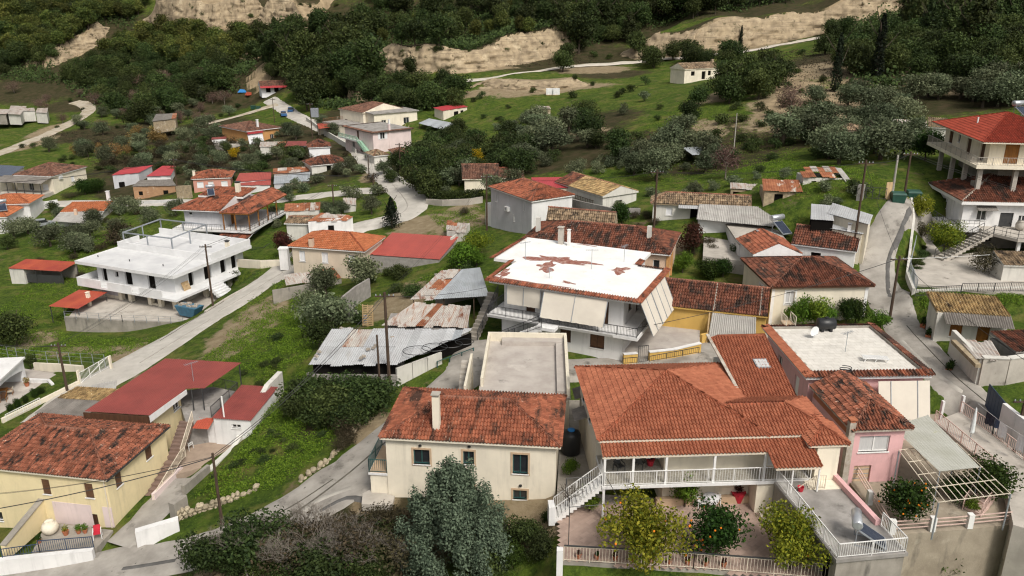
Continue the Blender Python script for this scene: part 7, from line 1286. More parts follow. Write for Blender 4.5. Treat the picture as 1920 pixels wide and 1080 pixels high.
for i, (u, v, h_, k) in enumerate(((1487, 612, 2.6, 'bright'), (1505, 610, 3.0, 'bright'), (1528, 612, 3.1, 'bright'), (1548, 612, 2.6, 'bright'), (1585, 608, 2.6, 'orange'), (1602, 610, 2.8, 'orange'), (1650, 622, 2.4, 'bright'))): plant(k, at(u, v, 1.0), h_, 'leafy green shrub in the row behind the pink roof', 'shrubs behind the pink roof', .8)
# ------------------------------------------------------------ right side
b = Bld('balcony_house', 'large cream house on pillars with red hip roof and wraparound balcony', (1843, 267), (1985, 270), (1761, 217), 15.4, 10.0, d=16); e = b.e
roof_hip(b.r, 0, b.w+3, 0, b.d, e, 2.3, 'tile_red', 'tile_red', 1, .26, .42, fascia='cream'); fl = 2.9
walls(b.r, 1.4, b.w+2, 1.4, b.d-1, fl, e-.1, 'cream', {'f': [(1.6, fl, 1.5, 2.2, dict(k='door', m='orange_wood')), (5, fl, 1.5, 2.2, dict(k='door', m='orange_wood'))], 'l': [(1.2, fl, 1.2, 2.2, DOOR), (5.2, fl, 1.2, 2.2, DOOR), (8.6, fl+.9, .7, 1.1, WIN), (11, fl+.4, 1.2, 1.7, SHB)]}, cap=False)
slab(b.r, -.3, b.w+3, -.3, b.d, fl-.35, fl, 'cream', 'balcony_slab'); railing(b.r, [(-.25, b.d-.1, fl), (-.25, -.2, fl), (b.w+3, -.2, fl)], .9, 'concrete_pale', .16)
for x, y in ((.3, .4), (.3, 4.5), (.3, 8.5), (.3, 12.5), (4, .4), (8, .4)): slab(b.r, x, x+.45, y, y+.45, -.5, fl-.35, 'concrete_pale', 'pillar')
walls(b.r, 3.4, b.w+2, 3, b.d-1.5, -.5, fl-.35, 'dark_void' if 0 else 'concrete', {}, cap=False, name='basement_wall'); MB().tube([(2.2, 8, e+.9), (2.2, 8, e+1.7)], .09, 8).build('flue', 'white_paint', b.r)
solar_heater(b.world((b.w-.2, 9.5, e+1.6)), .3, 'solar heater on the big red hip roof at the right edge', 1.1)
b = Bld('outbuilding', 'small old white outbuilding with mottled tiles behind the balcony house', (1740, 238), (1778, 240), (1748, 221), 12.6, 11, 'shed'); roof_face(b.r, [(0, 0, b.e), (b.w, 0, b.e), (b.w, 4, b.e+.9), (0, 4, b.e+.9)], 'tile_stone', 1, .3, .45, fascia='old_white'); walls(b.r, .1, b.w-.1, .2, 3.8, -1, b.e-.15, 'old_white'); sheets(b.r, (-5.2, .3, b.e-.1), (-.1, 0, b.e-.1), (-.1, 3, b.e+.5), (-4.6, 3, b.e+.5), 4, 'sheet_rusty_white', .3, .02)
# white house with outside stairs
b = Bld('stair_house', 'white house with dark tiled roof and concrete outside staircase', (1804, 377), (1950, 380), (1742, 344), 9.2, 4.2, d=9.5); e = b.e; fl = 2.05
roof_hip(b.r, 0, b.w+4, 0, b.d, e, 2.1, 'tile_dark', 'mortar', 1, .25, .4, fascia='white_paint', th=.4)
for a_, c_ in (((0, b.d), (0, 0)), ((0, 0), (b.w+4, 0))): tile_edge(b.r, a_, c_, .4, e+.08, .12, 'tile_mid', 1)
walls(b.r, .6, b.w+3.5, .7, b.d-.5, fl, e-.4, 'white', {'f': [wf(b, 1832, 1849, 394, 413, .7, .6, dict(frame='white_paint', pane='glass')), wf(b, 1873, 1897, 399, 436, .7, .6, dict(k='door', m='dark_metal')), wf(b, 1909, 1922, 404, 422, .7, .6, WIN)], 'l': [(.8, fl+.05, 1.9, 2.2, SHW), (4.4, fl+.9, 1.0, 1.1, WIN)]}, cap=False); walls(b.r, 2.2, b.w+3.5, 1.6, b.d-.5, -1.2, fl, 'concrete', {'f': [(1.0, .1, 1.4, 1.6, VOID)]}, name='lower_wall')
slab(b.r, -1.1, 2.3, -.2, 6.5, fl-.5, fl, 'white', 'balcony_slab'); railing(b.r, [(-1.05, 6.4, fl), (-1.05, -.15, fl), (2.2, -.15, fl)], .85, 'dark_metal', .5, mid=True)
ld = [(2.3, -1.2), (2.8, -2.5), (4.3, -4.6), (12, -4.6), (12, .69), (2.3, .69)]; MB().hexa([(x, y, fl-.3) for x, y in ld], [(x, y, fl) for x, y in ld]).build('landing', 'concrete_pale', b.r); railing(b.r, [(2.8, -2.45, fl), (4.3, -4.5, fl), (12, -4.5, fl)], .9, 'dark_metal', .7, mid=True)
steps(b.r, (-3.0, -5.0, -.45), (2.75, -2.45, fl), 1.3, 13, 'concrete_pale', thick=.22); railing(b.r, [(-3.0, -5.0, -.3), (2.75, -2.45, fl)], .9, 'dark_metal', .9, mid=True); railing(b.r, [(-3.5, -3.85, -.3), (2.2, -1.3, fl)], .9, 'dark_metal', .9, mid=True); slab(b.r, 4.6, 4.9, -4.2, -3.9, -1, fl-.3, 'white', 'column')
sheets(b.r, (1.9, -.2, e-1.0), (4.0, -.2, e-1.0), (4.0, .7, e-.65), (1.9, .7, e-.65), 2, 'fibre_dark', .2, .02, name='porch_sheet'); r = empty('large_jar', b.world((6.3, -.6, fl)), 0, 'big pale jar on the landing of the stair house', 'jar'); MB().lathe([(.3, 0), (.5, .3), (.5, .7), (.35, .95), (.4, 1.0)], 14).build('body', 'concrete_pale', r, True)
chimney(b.r, 2.6, 3.2, e+.2, e+1.6, .9, 'concrete', False)
b = Bld('tile_topped_hut', 'small white hut with old tiles under the landing at the right edge', (1882, 497), (1985, 500), (1860, 470), 5.4, 3.6, 'hut', d=3); roof_face(b.r, [(0, 0, b.e), (b.w, 0, b.e), (b.w, 2.6, b.e+.7), (0, 2.6, b.e+.7)], 'tile_stone', 1, .28, .42, fascia='old_white'); walls(b.r, .1, b.w, .15, 2.5, -1, b.e-.15, 'old_white')
flat('upper_yard', [(1716, 532), (1862, 548), (1990, 550), (1990, 470), (1860, 470), (1770, 480), (1735, 440), (1712, 470)], 3.75, .5, 'concrete_pale', 'stained pale concrete yard below the stair house'); wall_run('yard_wall', [at(1712, 556, 3.0), at(1735, 556, 3.0), at(1800, 553, 3.1), at(1990, 549, 3.2)], .7, .25, 'old_white', 'long whitewashed wall in front of the concrete yard', under=1.0)
wall_run('kerb_wall', [gpt(1708, 380), gpt(1712, 420), gpt(1706, 470), gpt(1700, 520), gpt(1712, 552)], .6, .25, 'old_white', 'whitewashed wall between the lane and the yard'); fence([at(1716, 556, 3.5), at(1800, 552, 3.6)], 'black railing on the yard wall nearer the lane', .9, sp=.16); fence([at(1802, 548, 3.7), at(1985, 546, 3.9)], 'black railing on the right part of the yard wall', .9, sp=.16); fence([gpt(1714, 470, .6), gpt(1702, 520, .6), gpt(1716, 556, .6)], 'grey wire railing beside the lane', 1.1, 'grey_metal', sp=.3)
plant('citrus', at(1770, 468, 4.5), 3.4, 'lemon tree full of fruit below the stair house balcony', wf=.9); plant('citrus', ground(1718, 410), 3.0, 'yellow-green lemon bush beside the lane near the bins', wf=.9); plant('bramble', at(1845, 508, 3.8), 2.8, 'brown leafless shrub under the outside staircase', wf=1.0); plant('bramble', at(1725, 450, 4.5), 2.2, 'brown dry shrub behind the lane wall', wf=.9)
# old cottage with sheet porch, and ruins beside the lane
b = Bld('lane_cottage', 'old whitewashed cottage with ochre tiles and corrugated porch roof beside the lane', (1772, 598), (1903, 608), (1748, 562), 3.9, 1.3, d=4.4); e = b.e
ys = 3.6; roof_face(b.r, [(-.5, 1.0, e+.3), (b.w-.1, 1.0, e+.3), (b.w-.5, ys+.6, e+1.0), (-.8, ys+.6, e+1.0)], 'tile_moss', 0, .26, .4, fascia='stone_wall'); sheets(b.r, (.1, -.3, e-.35), (b.w, -.3, e-.35), (b.w, 1.15, e+.35), (.0, 1.15, e+.35), 7, 'fibre_dark', .17, .045, name='porch_sheet'); walls(b.r, -.4, b.w-.2, .9, ys+.4, -1, e+.2, 'old_white', {'f': [(1.2, .7, 1.0, 1.1, dict(frame='orange_wood', pane='orange_wood')), (3.4, 0, 1.0, 1.9, dict(k='door', m='orange_wood'))]})
b = Bld('roofless_ruin', 'roofless whitewashed ruin with rusty sheets inside at the lane', (1834, 690), (1925, 680), (1790, 636), 3.6, 1.2, 'ruin', d=6); e = b.e
P = [b.loc(u, v, 3.4) for u, v in ((1788, 640), (1834, 686), (1880, 676), (1860, 640))]
wall_run('ruin_wall', [at(1780, 665, 1.2), at(1832, 722, 1.2)], 2.3, .35, 'old_white', 'whitewashed side wall of the ruin facing the lane'); wall_run('ruin_wall', [at(1832, 722, 1.2), at(1880, 724, 1.2), at(1960, 712, 1.2)], 2.4, .4, 'concrete_pale', 'grey rendered wall of the ruin with pale rounded top', cap='old_white')
sheets(b.r, *[Vector((p.x, p.y, e-.1*i)) for i, p in enumerate((P[1]+Vector((.3, .5, 0)), P[2], P[3], P[0]+Vector((.8, .2, 0))))], 4, ['sheet_rust', 'sheet_rusty_white', 'sheet_rust'], .25, .03, jit=.3); MB().bar(P[0], P[1], .4, .3).build('wall_top', 'stone_wall', b.r)
b = Bld('tiled_shed', 'low block shed with dark tile roof at the right edge', (1905, 660), (1990, 656), (1856, 630), 3.4, 1.3, 'shed'); roof_face(b.r, [(0, 0, b.e), (b.w, 0, b.e), (b.w, b.d, b.e+.4), (0, b.d, b.e+.4)], 'tile_dark', 0, .26, .4, fascia='block'); walls(b.r, .1, b.w, .1, b.d-.1, -1, b.e-.15, 'block')
wall_run('lane_wall', [at(1874, 800, .9), at(1900, 822, .9), at(1990, 890, .8)], 1.9, .3, 'white', 'tall whitewashed wall along the lane at the right edge'); gt = empty('blue_gate', at(1846, 762, .9), 0, 'dark blue sheet metal gate in the lane wall', 'gate'); o0 = at(1846, 762, .9); p1 = at(1876, 800, .9)-o0
for i in range(6): a_, c_ = p1*(i/6), p1*((i+.94)/6); n_ = Vector((-p1.y, p1.x, 0)).normalized()*.05; MB().hexa([a_, c_, c_+n_, a_+n_], [q+Vector((0, 0, 1.9)) for q in (a_, c_, c_+n_, a_+n_)]).build('panel', 'blue_metal', gt)
for k, (u, v) in enumerate(((1732, 612), (1742, 632), (1780, 696))):
    tr_ = empty('brick_planter', gpt(u, v, .02), .9, ['small terracotta trough with plant higher up the lane', 'terracotta trough with plant at the cottage corner', 'long trough of plants below the ruin wall'][k], 'planter'); MB().box(-.6, .6, -.22, .22, 0, .35).build('trough', 'terracotta', tr_); pts, d_ = lobes_points([(x, 0, .55, .35, .3, .4) for x in (-.4, 0, .4)], 500, k); vv, ff = leaf_cloud(pts, d_, .14, k); o = bpy.data.objects.new('foliage', np_mesh('foliage', vv, ff, 'leaf_orange')); COL.objects.link(o); o.parent = tr_
# bins and ruins up the lane
for k, (u, v) in enumerate(((1682, 383), (1711, 379))):
    r = empty('wheeled_bin', ground(u, v), -.15, ['green wheeled rubbish bin left of the pair', 'green wheeled rubbish bin right of the pair'][k], 'rubbish bin', 'rubbish bins'); MB().hexa([(-.62, -.42, .2), (.62, -.42, .2), (.62, .42, .2), (-.62, .42, .2)], [(-.75, -.55, 1.15), (.75, -.55, 1.15), (.75, .55, 1.15), (-.75, .55, 1.15)]).build('body', 'bin_green', r); MB().hexa([(-.78, -.58, 1.15), (.78, -.58, 1.15), (.78, .58, 1.15), (-.78, .58, 1.15)], [(-.7, -.4, 1.32), (.7, -.4, 1.32), (.7, .5, 1.38), (-.7, .5, 1.38)]).build('lid', 'bin_green', r)
    for x in (-.5, .5):
        for y in (-.3, .3): MB().tube([(x-.03, y, .1), (x+.03, y, .1)], .1, 10).build('wheel', 'tyre', r)
b = Bld('rust_roof_ruin', 'ruined stone barn with rust-red sheet roof and collapsed tiles', (1431, 358), (1558, 362), (1439, 335), 8.5, 6.6, 'barn', d=5); e = b.e; ys = b.loc(1439, 336, 9.3).y; sheets(b.r, (0, 0, e), (4.6, 0, e), (4.6, ys, e+.8), (.2, ys, e+.8), 5, ['sheet_rust', 'sheet_rust', 'sheet_rusty_white'], .25, .02, jit=.1); roof_face(b.r, [(6.3, 0, e-.15), (b.w-.1, 0, e-.15), (b.w-.6, ys*.7, e+.4), (6.8, ys*.7, e+.4)], 'tile_stone', 1, .28, .42, fascia='pole_wood'); walls(b.r, .2, b.w, .3, ys+1, -1, e-.1, 'stone_wall', {'f': [(1.2, .2, 1.0, 1.3, VOID)]}, cap=False); slab(b.r, 4.6, 6.3, ys-.3, ys, 0, e+.5, 'dark_void', 'interior_shade')  # black slab at the back paints the darkness under the broken roof
b = Bld('patchwork_ruin', 'small ruin roofed with broken patchwork sheets above the stone barn', (1506, 332), (1580, 333), (1502, 312), 9.9, 8.3, 'ruin', d=4); e = b.e; ys = b.loc(1502, 313, 10.5).y; sheets(b.r, (0, 0, e), (b.w, 0, e), (b.w, ys, e+.6), (0, ys, e+.6), 6, ['sheet_rusty_white', 'sheet_rust', 'sheet_rusty_white'], .25, .03, jit=.25, rows_=2, drop=.12); sheets(b.r, (b.w+.1, -1.0, e-.3), (b.w+1.1, -1.4, e-.6), (b.w+.8, ys, e+.5), (b.w, ys, e+.6), 1, 'fibre', .2, .02); walls(b.r, .1, b.w+.6, .2, ys, -1, e-.1, 'old_white', {'f': [(1.0, .3, .6, .8, VOID), (2.6, .1, .9, 1.2, VOID)]}, cap=False)
b = Bld('tin_hen_house', 'low hut with rusty tin roof and red door left of the stone barn', (1369, 354), (1430, 357), (1372, 350), 7.2, 5.6, 'hut', d=3); sheets(b.r, (0, 0, b.e), (b.w, 0, b.e), (b.w, 2.4, b.e+.3), (0, 2.4, b.e+.3), 4, ['sheet_rust', 'sheet_rusty_white'], .25, .02, jit=.1); walls(b.r, .1, b.w-.1, .2, 2.2, -1, b.e-.1, 'stone_wall', {'f': [(.3, .2, 1.2, 1.0, VOID)]})
wall_run('stone_pillar', [ground(1606, 374), ground(1618, 374)], 1.7, .5, 'block', 'grey block pillar beside the meadow gate', 'pillar')
gf = empty('farm_gate', ground(1622, 374), 0, 'rusty iron gate with crossed bars between pillar and board', 'gate'); o0 = ground(1622, 374); p1 = ground(1660, 376)-o0; mb = MB()
for f in (0, .33, .66, 1): mb.bar(p1*f, p1*f+Vector((0, 0, 1.4)), .05)
mb.bar((0, 0, 1.4), p1+Vector((0, 0, 1.4)), .05); mb.bar((0, 0, .2), p1+Vector((0, 0, .2)), .05); mb.bar((0, 0, .2), p1*.5+Vector((0, 0, 1.4)), .04); mb.bar(p1*.5+Vector((0, 0, .2)), p1+Vector((0, 0, 1.4)), .04); mb.build('gate_frame', 'dark_metal', gf)
r = empty('leaning_board', ground(1664, 374), .1, 'upright tan wooden board beside the green bins', 'board'); MB().hexa([(-.3, 0, 0), (.4, 0, 0), (.4, .05, 0), (-.3, .05, 0)], [(-.2, .25, 1.9), (.5, .25, 1.9), (.5, .3, 1.9), (-.2, .3, 1.9)]).build('board', 'wood_pale', r)
# far hut on the green slope
b = Bld('ruined_hut', 'ruined cream stone hut with broken tiles alone on the green slope', (1284, 130), (1351, 127), (1350, 113), 13.4, 10.6, 'hut', d=6); e = b.e; roof_hip(b.r, -.2, b.w+.2, -.2, 6, e, 1.3, 'tile_stone', 'tile_stone', 2, .4, .6, hl=0, hr=0, gable_m='cream', fascia='stone_wall'); walls(b.r, 0, b.w, 0, 5.8, -1, e-.05, 'cream', {'f': [(2.1, 1.1, 1.2, 1.1, VOID), (5.6, .1, 1.2, 2.0, VOID), (7.6, 1.0, 1.0, 1.2, VOID)]}, cap=False); chimney(b.r, b.w-.4, 3, e, e+2.0, .6, 'stone_wall', False)
b = Bld('ochre_hut', 'small square ochre hut among the olive trees', (1568, 243), (1607, 246), (1580, 228), 12.4, 9.8, 'hut', d=4.5); roof_hip(b.r, 0, b.w, 0, 4.5, b.e, .7, 'tile_stone', 'tile_stone', 2, .35, .5, gable_m='stone_wall', fascia='stone_wall'); walls(b.r, .2, b.w-.2, .2, 4.3, -1, b.e-.05, 'beige')
for k, (u, v, lab) in enumerate(((1030, 178, 'left one of two white water containers on the slope'), (1043, 178, 'right one of two white water containers on the slope'))):
    r = empty('water_container', ground(u, v), 0, lab, 'container'); MB().box(-.9, .9, -.8, .8, .15, 1.7).build('tank', 'white_plastic', r); MB().box(-.95, .95, -.85, .85, 0, .15).build('pallet', 'wood_pale', r)
r = empty('blue_tarp_shed', ground(1310, 305), .3, 'small pale tin shelter half hidden by the olive trees', 'shed'); sheets(r, (-2, -1.5, 1.6), (2, -1.5, 1.6), (2, 2, 2.2), (-2, 2, 2.2), 3, 'sheet_zinc', .3, .03)
r = empty('tin_hut', ground(1020, 215), .2, 'tiny tin hut on the slope left of the round trees', 'hut'); sheets(r, (-1.5, -1, 1.5), (1.5, -1, 1.5), (1.5, 1, 1.9), (-1.5, 1, 1.9), 2, 'sheet_rusty_white', .3, .03); MB().box(-1.4, 1.4, -.8, .9, -.3, 1.4).build('wall', 'stone_wall', r)
# ------------------------------------------------------------ houses farther back
def FH(name, label, fl, fr, bk, zE, zb=None, rise=1.2, tile='tile_brown', wall='cream', hl=1, hr=1, axis='x', ops=None, d=None, cat='house', ins=.3, lod=2, tw=.36, tl=.55, ridge='ridge_dark', gm=None, ov=0):
    b = Bld(name, label, fl, fr, bk, zE, zb, cat, d=d); roof_hip(b.r, 0, b.w, 0, b.d, b.e, rise, tile, ridge, lod, tw, tl, hl, hr, axis, fascia='white_paint', gable_m=gm)
    if callable(ops): ops = ops(b)
    walls(b.r, ins, b.w-ins, ins, b.d-ins, -1.5, b.e-.05, wall, ops or {}); return b
def SH(name, label, f4, z0, z1, n, m, wall='block', zb=None, cat='shed', rows_=1, jit=.08, ops=None, pitch=.3, open_=False):
    b = Bld(name, label, f4[0], f4[1], f4[2], z0, zb, cat); p = [b.loc(*f4[0], z0), b.loc(*f4[1], z0), b.loc(*f4[2], z1), b.loc(*f4[3], z1)]; sheets(b.r, *p, n, m, pitch, .025, jit=jit, rows_=rows_)
    ins = [q.lerp((p[0]+p[1]+p[2]+p[3])/4, .07) for q in p]
    if open_:
        for q in ins: MB().bar((q.x, q.y, -1), (q.x, q.y, q.z), .12).build('post', 'pole_wood', b.r)
        MB().hexa([(q.x, q.y, -1) for q in (ins[3], ins[2], ins[2]*.97+ins[1]*.03, ins[3]*.97+ins[0]*.03)], [(q.x, q.y, ins[2].z-.2) for q in (ins[3], ins[2], ins[2]*.97+ins[1]*.03, ins[3]*.97+ins[0]*.03)]).build('back_wall', wall, b.r)
    else:
        MB().hexa([(q.x, q.y, -1) for q in ins], [(q.x, q.y, q.z-.1) for q in ins]).build('wall', wall, b.r)
        for (x, z, w, h, st) in (ops or []): a = ins[0]; c = (ins[1]-ins[0]); c.z = 0; c.normalize(); opening(b.r, Vector((a.x, a.y, 0))+c*x+Vector((0, 0, z)), c, (c.y, -c.x, 0), w, h, st) if st.get('k') != 'void' else MB().hexa([Vector((a.x, a.y, z))+c*x+Vector((c.y, -c.x, 0))*o for x, o in ((x, .0), (x+w, .0), (x+w, .03), (x, .03))], [Vector((a.x, a.y, z+h))+c*x+Vector((c.y, -c.x, 0))*o for x, o in ((x, .0), (x+w, .0), (x+w, .03), (x, .03))]).build('opening', 'dark_void', b.r)  # void ones are near-black plates standing in for unlit insides
    return b
b = FH('hip_roof_house', 'cream house with brown-orange pyramid roof and long porch at the far left', (24, 328), (98, 331), (154, 312), -6.9, -10.6, 1.9, 'tile_brown', 'cream', ops={'r': [(5.8, 1.2, 1.2, 1.3, SHW)], 'f': [(3, .3, 1.2, 1.9, WIN), (6.5, .5, 1.4, 1.3, SHW)]}); e = b.e
sheets(b.r, (-2.5, -3.2, e-1.0), (b.w-.6, -3.2, e-1.0), (b.w-.2, .2, e-.15), (-2.5, .2, e-.15), 8, 'fibre_dark', .3, .03, name='porch_sheet')
for i in range(6): MB().bar((-1.5+i*2.1, -3, -.3), (-1.5+i*2.1, -3, e-1.0), .12).build('porch_post', 'dark_metal', b.r)
MB().box(-2.5, b.w-.6, -3.3, .3, -.6, .25).build('porch_floor', 'concrete_pale', b.r); r_ = MB().box(b.w-.3, b.w+.05, 2.2, 3.2, e-1.1, e-.4).build('air_conditioner', 'white_plastic', b.r)
mat('sheet_slate', (.10, .12, .16), (.08, .095, .13), .8, .5, objr=.05); SH('slate_roof_house', 'house with dark slate-blue sheet roof at the left edge', ((-40, 334), (20, 329), (47, 312), (-20, 308)), -7.2, -6.6, 6, 'sheet_slate', 'cream', -10.6, 'house')
b = FH('orange_roof_house', 'white house with bright orange roof and solar heater at the left edge', (-50, 409), (13, 407), (52, 387), -9.6, -12.8, 1.2, 'tile_orange', 'white', ops={'r': [(1.2, .6, .9, 1.4, WIN), (4.2, .6, .9, 1.4, WIN)]}); roof_hip(b.r, -2, b.w+1.5, b.d-1.5, b.d+6, b.e+.9, 1.3, 'tile_orange', 'ridge_new', 2, .36, .55, name='rear_roof'); walls(b.r, -1.5, b.w+1.1, b.d-1, b.d+5.6, -1, b.e+.85, 'white', name='rear_wall'); solar_heater(b.world((b.w-1.8, 3.0, b.e+.7)), .6, 'solar heater on the bright orange roof at the left edge', 1.2); hang(b.r, b.w-1.4, b.w-.3, -.1, -1.2, b.e-.4, b.e-1.9, 1) if 0 else None
b = Bld('split_roof_house', 'low house with orange tiles behind and grey sheet roof in front', (112, 398), (195, 396), (127, 378), -9.6, -11.8, d=5); e = b.e; ys = b.loc(127, 379, -8.8).y; roof_face(b.r, [(0, 0, e), (b.w, 0, e), (b.w+.1, ys, e+.8), (.6, ys, e+.8)], 'tile_orange', 2, .36, .5); q0, q1 = b.loc(96, 415, -10.4), b.loc(180, 421, -10.4); sheets(b.r, (q0.x, q0.y, e-.75), (q1.x, q1.y, e-.75), (b.w, .0, e-.05), (0, 0, e-.05), 7, 'fibre', .3, .02); walls(b.r, .3, b.w-.3, -2.4, ys, -1, e-.4, 'white', {}, cap=False)
chimney(b.r, b.w-.9, ys+.4, 0, e+2.6, .6, 'white', True, 'white'); chimney(b.r, 3.6, -1.4, e-.8, e+.9, .5, 'peach', False)
SH('grey_barn', 'grey metal-sided barn with red sheet roof', ((208, 329), (260, 324), (287, 310), (232, 315)), -6.5, -6.2, 6, 'sheet_crimson', 'grey_wall', -9.4, 'barn', ops=[(1, 0, 1.2, 1.2, dict(k='void'))]); SH('red_roof_shed', 'white shed with bright red sheet roof right of the grey barn', ((273, 331), (320, 329), (330, 311), (304, 311)), -6.3, -5.9, 5, 'sheet_crimson', 'white', -8.8)
mat('brick_wall', (.42, .25, .14), (.32, .19, .11), 1.2, .95, .6, 8, [((.5, .42, .32), 1.5, .6)]); SH('brick_workshop', 'low brick building with grey flat roof and pale blue door', ((246, 350), (331, 348), (322, 336), (262, 338)), -7.0, -6.8, 8, 'fibre_dark', 'brick_wall', -9.8, 'workshop', ops=[(1.0, .9, .8, .8, dict(k='void')), (3.4, .1, 1.2, 1.9, dict(k='door', m='sheet_zinc')), (6, .9, 1, .9, dict(k='void'))])
wall_run('ruin_wall', [gpt(334, 372), gpt(360, 371)], 2.6, .5, 'stone_wall', 'old stone wall with dark archway beside the brick building')
b = FH('pink_bungalow', 'pink bungalow with red hip roof and white shutters', (358, 336), (434, 333), (443, 321), -4.9, -7.8, 1.2, 'tile_mid', 'salmon', ops={'f': [(.7, 1.0, 1.3, 1.2, SHW), (2.9, 1.0, 1.1, 1.2, SHW), (5.5, 1.0, 1.3, 1.2, SHW)]}); chimney(b.r, .3, 2.5, 1, b.e+1.0, .5, 'cream', True)
SH('red_sheet_bungalow', 'white building with long red sheet roof beside the pink bungalow', ((440, 342), (508, 336), (509, 322), (449, 325)), -4.3, -3.9, 7, 'sheet_coral', 'white', -6.6, 'house'); SH('garage', 'garage with red sheet canopy and pale doors', ((449, 348), (508, 347), (508, 337), (451, 339)), -4.7, -4.5, 6, 'sheet_coral', 'white', -6.3, 'garage', ops=[(3.0, 0, 2.4, 1.5, dict(k='garage', m='shutter_white'))])
SH('rust_patch_shed', 'shed with white and rust patched tin roof', ((511, 327), (580, 321), (580, 312), (512, 316)), -3.6, -3.2, 8, ['sheet_rusty_white', 'sheet_rust'], 'block', -5.6, rows_=2); SH('zinc_lean_to', 'stone lean-to with plain grey zinc roof', ((533, 344), (580, 339), (582, 322), (539, 328)), -4.2, -3.6, 5, 'sheet_zinc', 'beige', -5.9)
SH('grey_door_store', 'small store with wide grey metal doors under the zinc roofs', ((513, 345), (535, 344), (538, 328), (514, 329)), -4.3, -4.0, 2, 'sheet_zinc', 'grey_wall', -5.9)
FH('brown_hip_cottage', 'white cottage with dark brown hip roof below the small white house', (582, 311), (656, 304), (659, 297), -2.3, -4.3, 1.3, 'tile_dark', 'old_white', d=6, ops={'f': [(3.2, .2, 1.0, 1.4, VOID)]}); FH('white_box_house', 'small white house with dark pyramid roof beside the road', (577, 277), (621, 275), (623, 267), -1.1, -4.2, 1.4, 'tile_dark', 'bright_white', d=5.5)
SH('ruined_row', 'ruined row with rusty sheet roof and broken walls', ((486, 276), (533, 275), (537, 265), (488, 266)), -2.8, -2.5, 6, ['sheet_rust', 'sheet_rusty_white'], 'old_white', -4.8, 'ruin', ops=[(3.8, 0, 1.2, 1.5, dict(k='void'))]); SH('dark_red_shed', 'open shed with dark red sheet roof beside the ruined row', ((534, 275), (575, 273), (575, 264), (539, 265)), -2.6, -2.3, 5, 'sheet_red', 'old_white', -4.6, open_=True)
b = FH('orange_wall_house', 'orange-walled house with brown hip roof and white awning by the far road', (461, 247), (528, 239), (443, 233), -1.5, -5.2, 1.5, 'tile_brown', 'orange_wall', ops={'f': [(6.5, 1.0, 1.0, 1.2, WIN)]}, ins=.5); e = b.e; chimney(b.r, b.w*.45, 2.2, e+.5, e+2.2, .5, 'white', True)
o = MB().hexa([(.4, -.5, .3), (4.6, -.5, .3), (4.6, -.45, .3), (.4, -.45, .3)], [(.4, .1, e-.7), (4.6, .1, e-.7), (4.6, .15, e-.7), (.4, .15, e-.7)]).build('awning', 'cloth_white', b.r); MB().box(.3, 4.7, -.3, .3, e-.7, e-.25).build('awning_box', 'sheet_crimson', b.r); slab(b.r, -6, .3, 1, 6, -1.5, .6, 'concrete_pale', 'terrace'); railing(b.r, [(-6, 6, .6), (-6, 1, .6)], .9, 'dark_metal', .5)
zR = (lambda q: CAMZ+(-ST+(540-163)/FPX*CT)*q.y/(CT+(540-163)/FPX*ST))(ground(505, 183)); FH('red_porch_house', 'white house with red-edged roof and arcaded porch at the top of the far road', (488, 163), (543, 161), (529, 148), zR, None, 1.5, 'tile_brown', 'bright_white', hl=0, hr=0, d=8, ops={'f': [(1.5, .2, 1.5, 1.6, VOID), (4.2, .2, 1.5, 1.6, VOID), (7, .2, 1.5, 1.6, VOID)], 'l': [(2.5, .8, 1.2, 1.2, VOID)]}); 
b = Bld('red_eave', 'x', (488, 164), (543, 162), (529, 150), zR-.1, None); sheets(b.r, (0, -.6, b.e-.2), (b.w, -.6, b.e-.2), (b.w, 1.2, b.e+.35), (0, 1.2, b.e+.35), 8, 'sheet_crimson', .35, .03); tag(b.r, 'red sheet eave over the porch of the far white house', 'eave')
for k, (u, v, m_, l) in enumerate(((455, 173, 'blue_plastic', 'blue tarpaulin heap beside the far porch house'), (468, 178, 'sheet_orange', 'orange sheet leaning beside the far porch house'), (462, 333, 'blue_plastic', 'light blue tarpaulin hung behind the red sheet roof'))): r = empty('tarpaulin', ground(u, v), k, l, 'tarpaulin'); MB().hexa([(-1.6, -.8, 0), (1.6, -.7, 0), (1.4, .8, 0), (-1.5, .9, 0)], [(-.9, -.3, 1.0), (.8, -.2, .8), (.7, .4, .9), (-.8, .5, 1.1)]).build('sheet', m_, r)
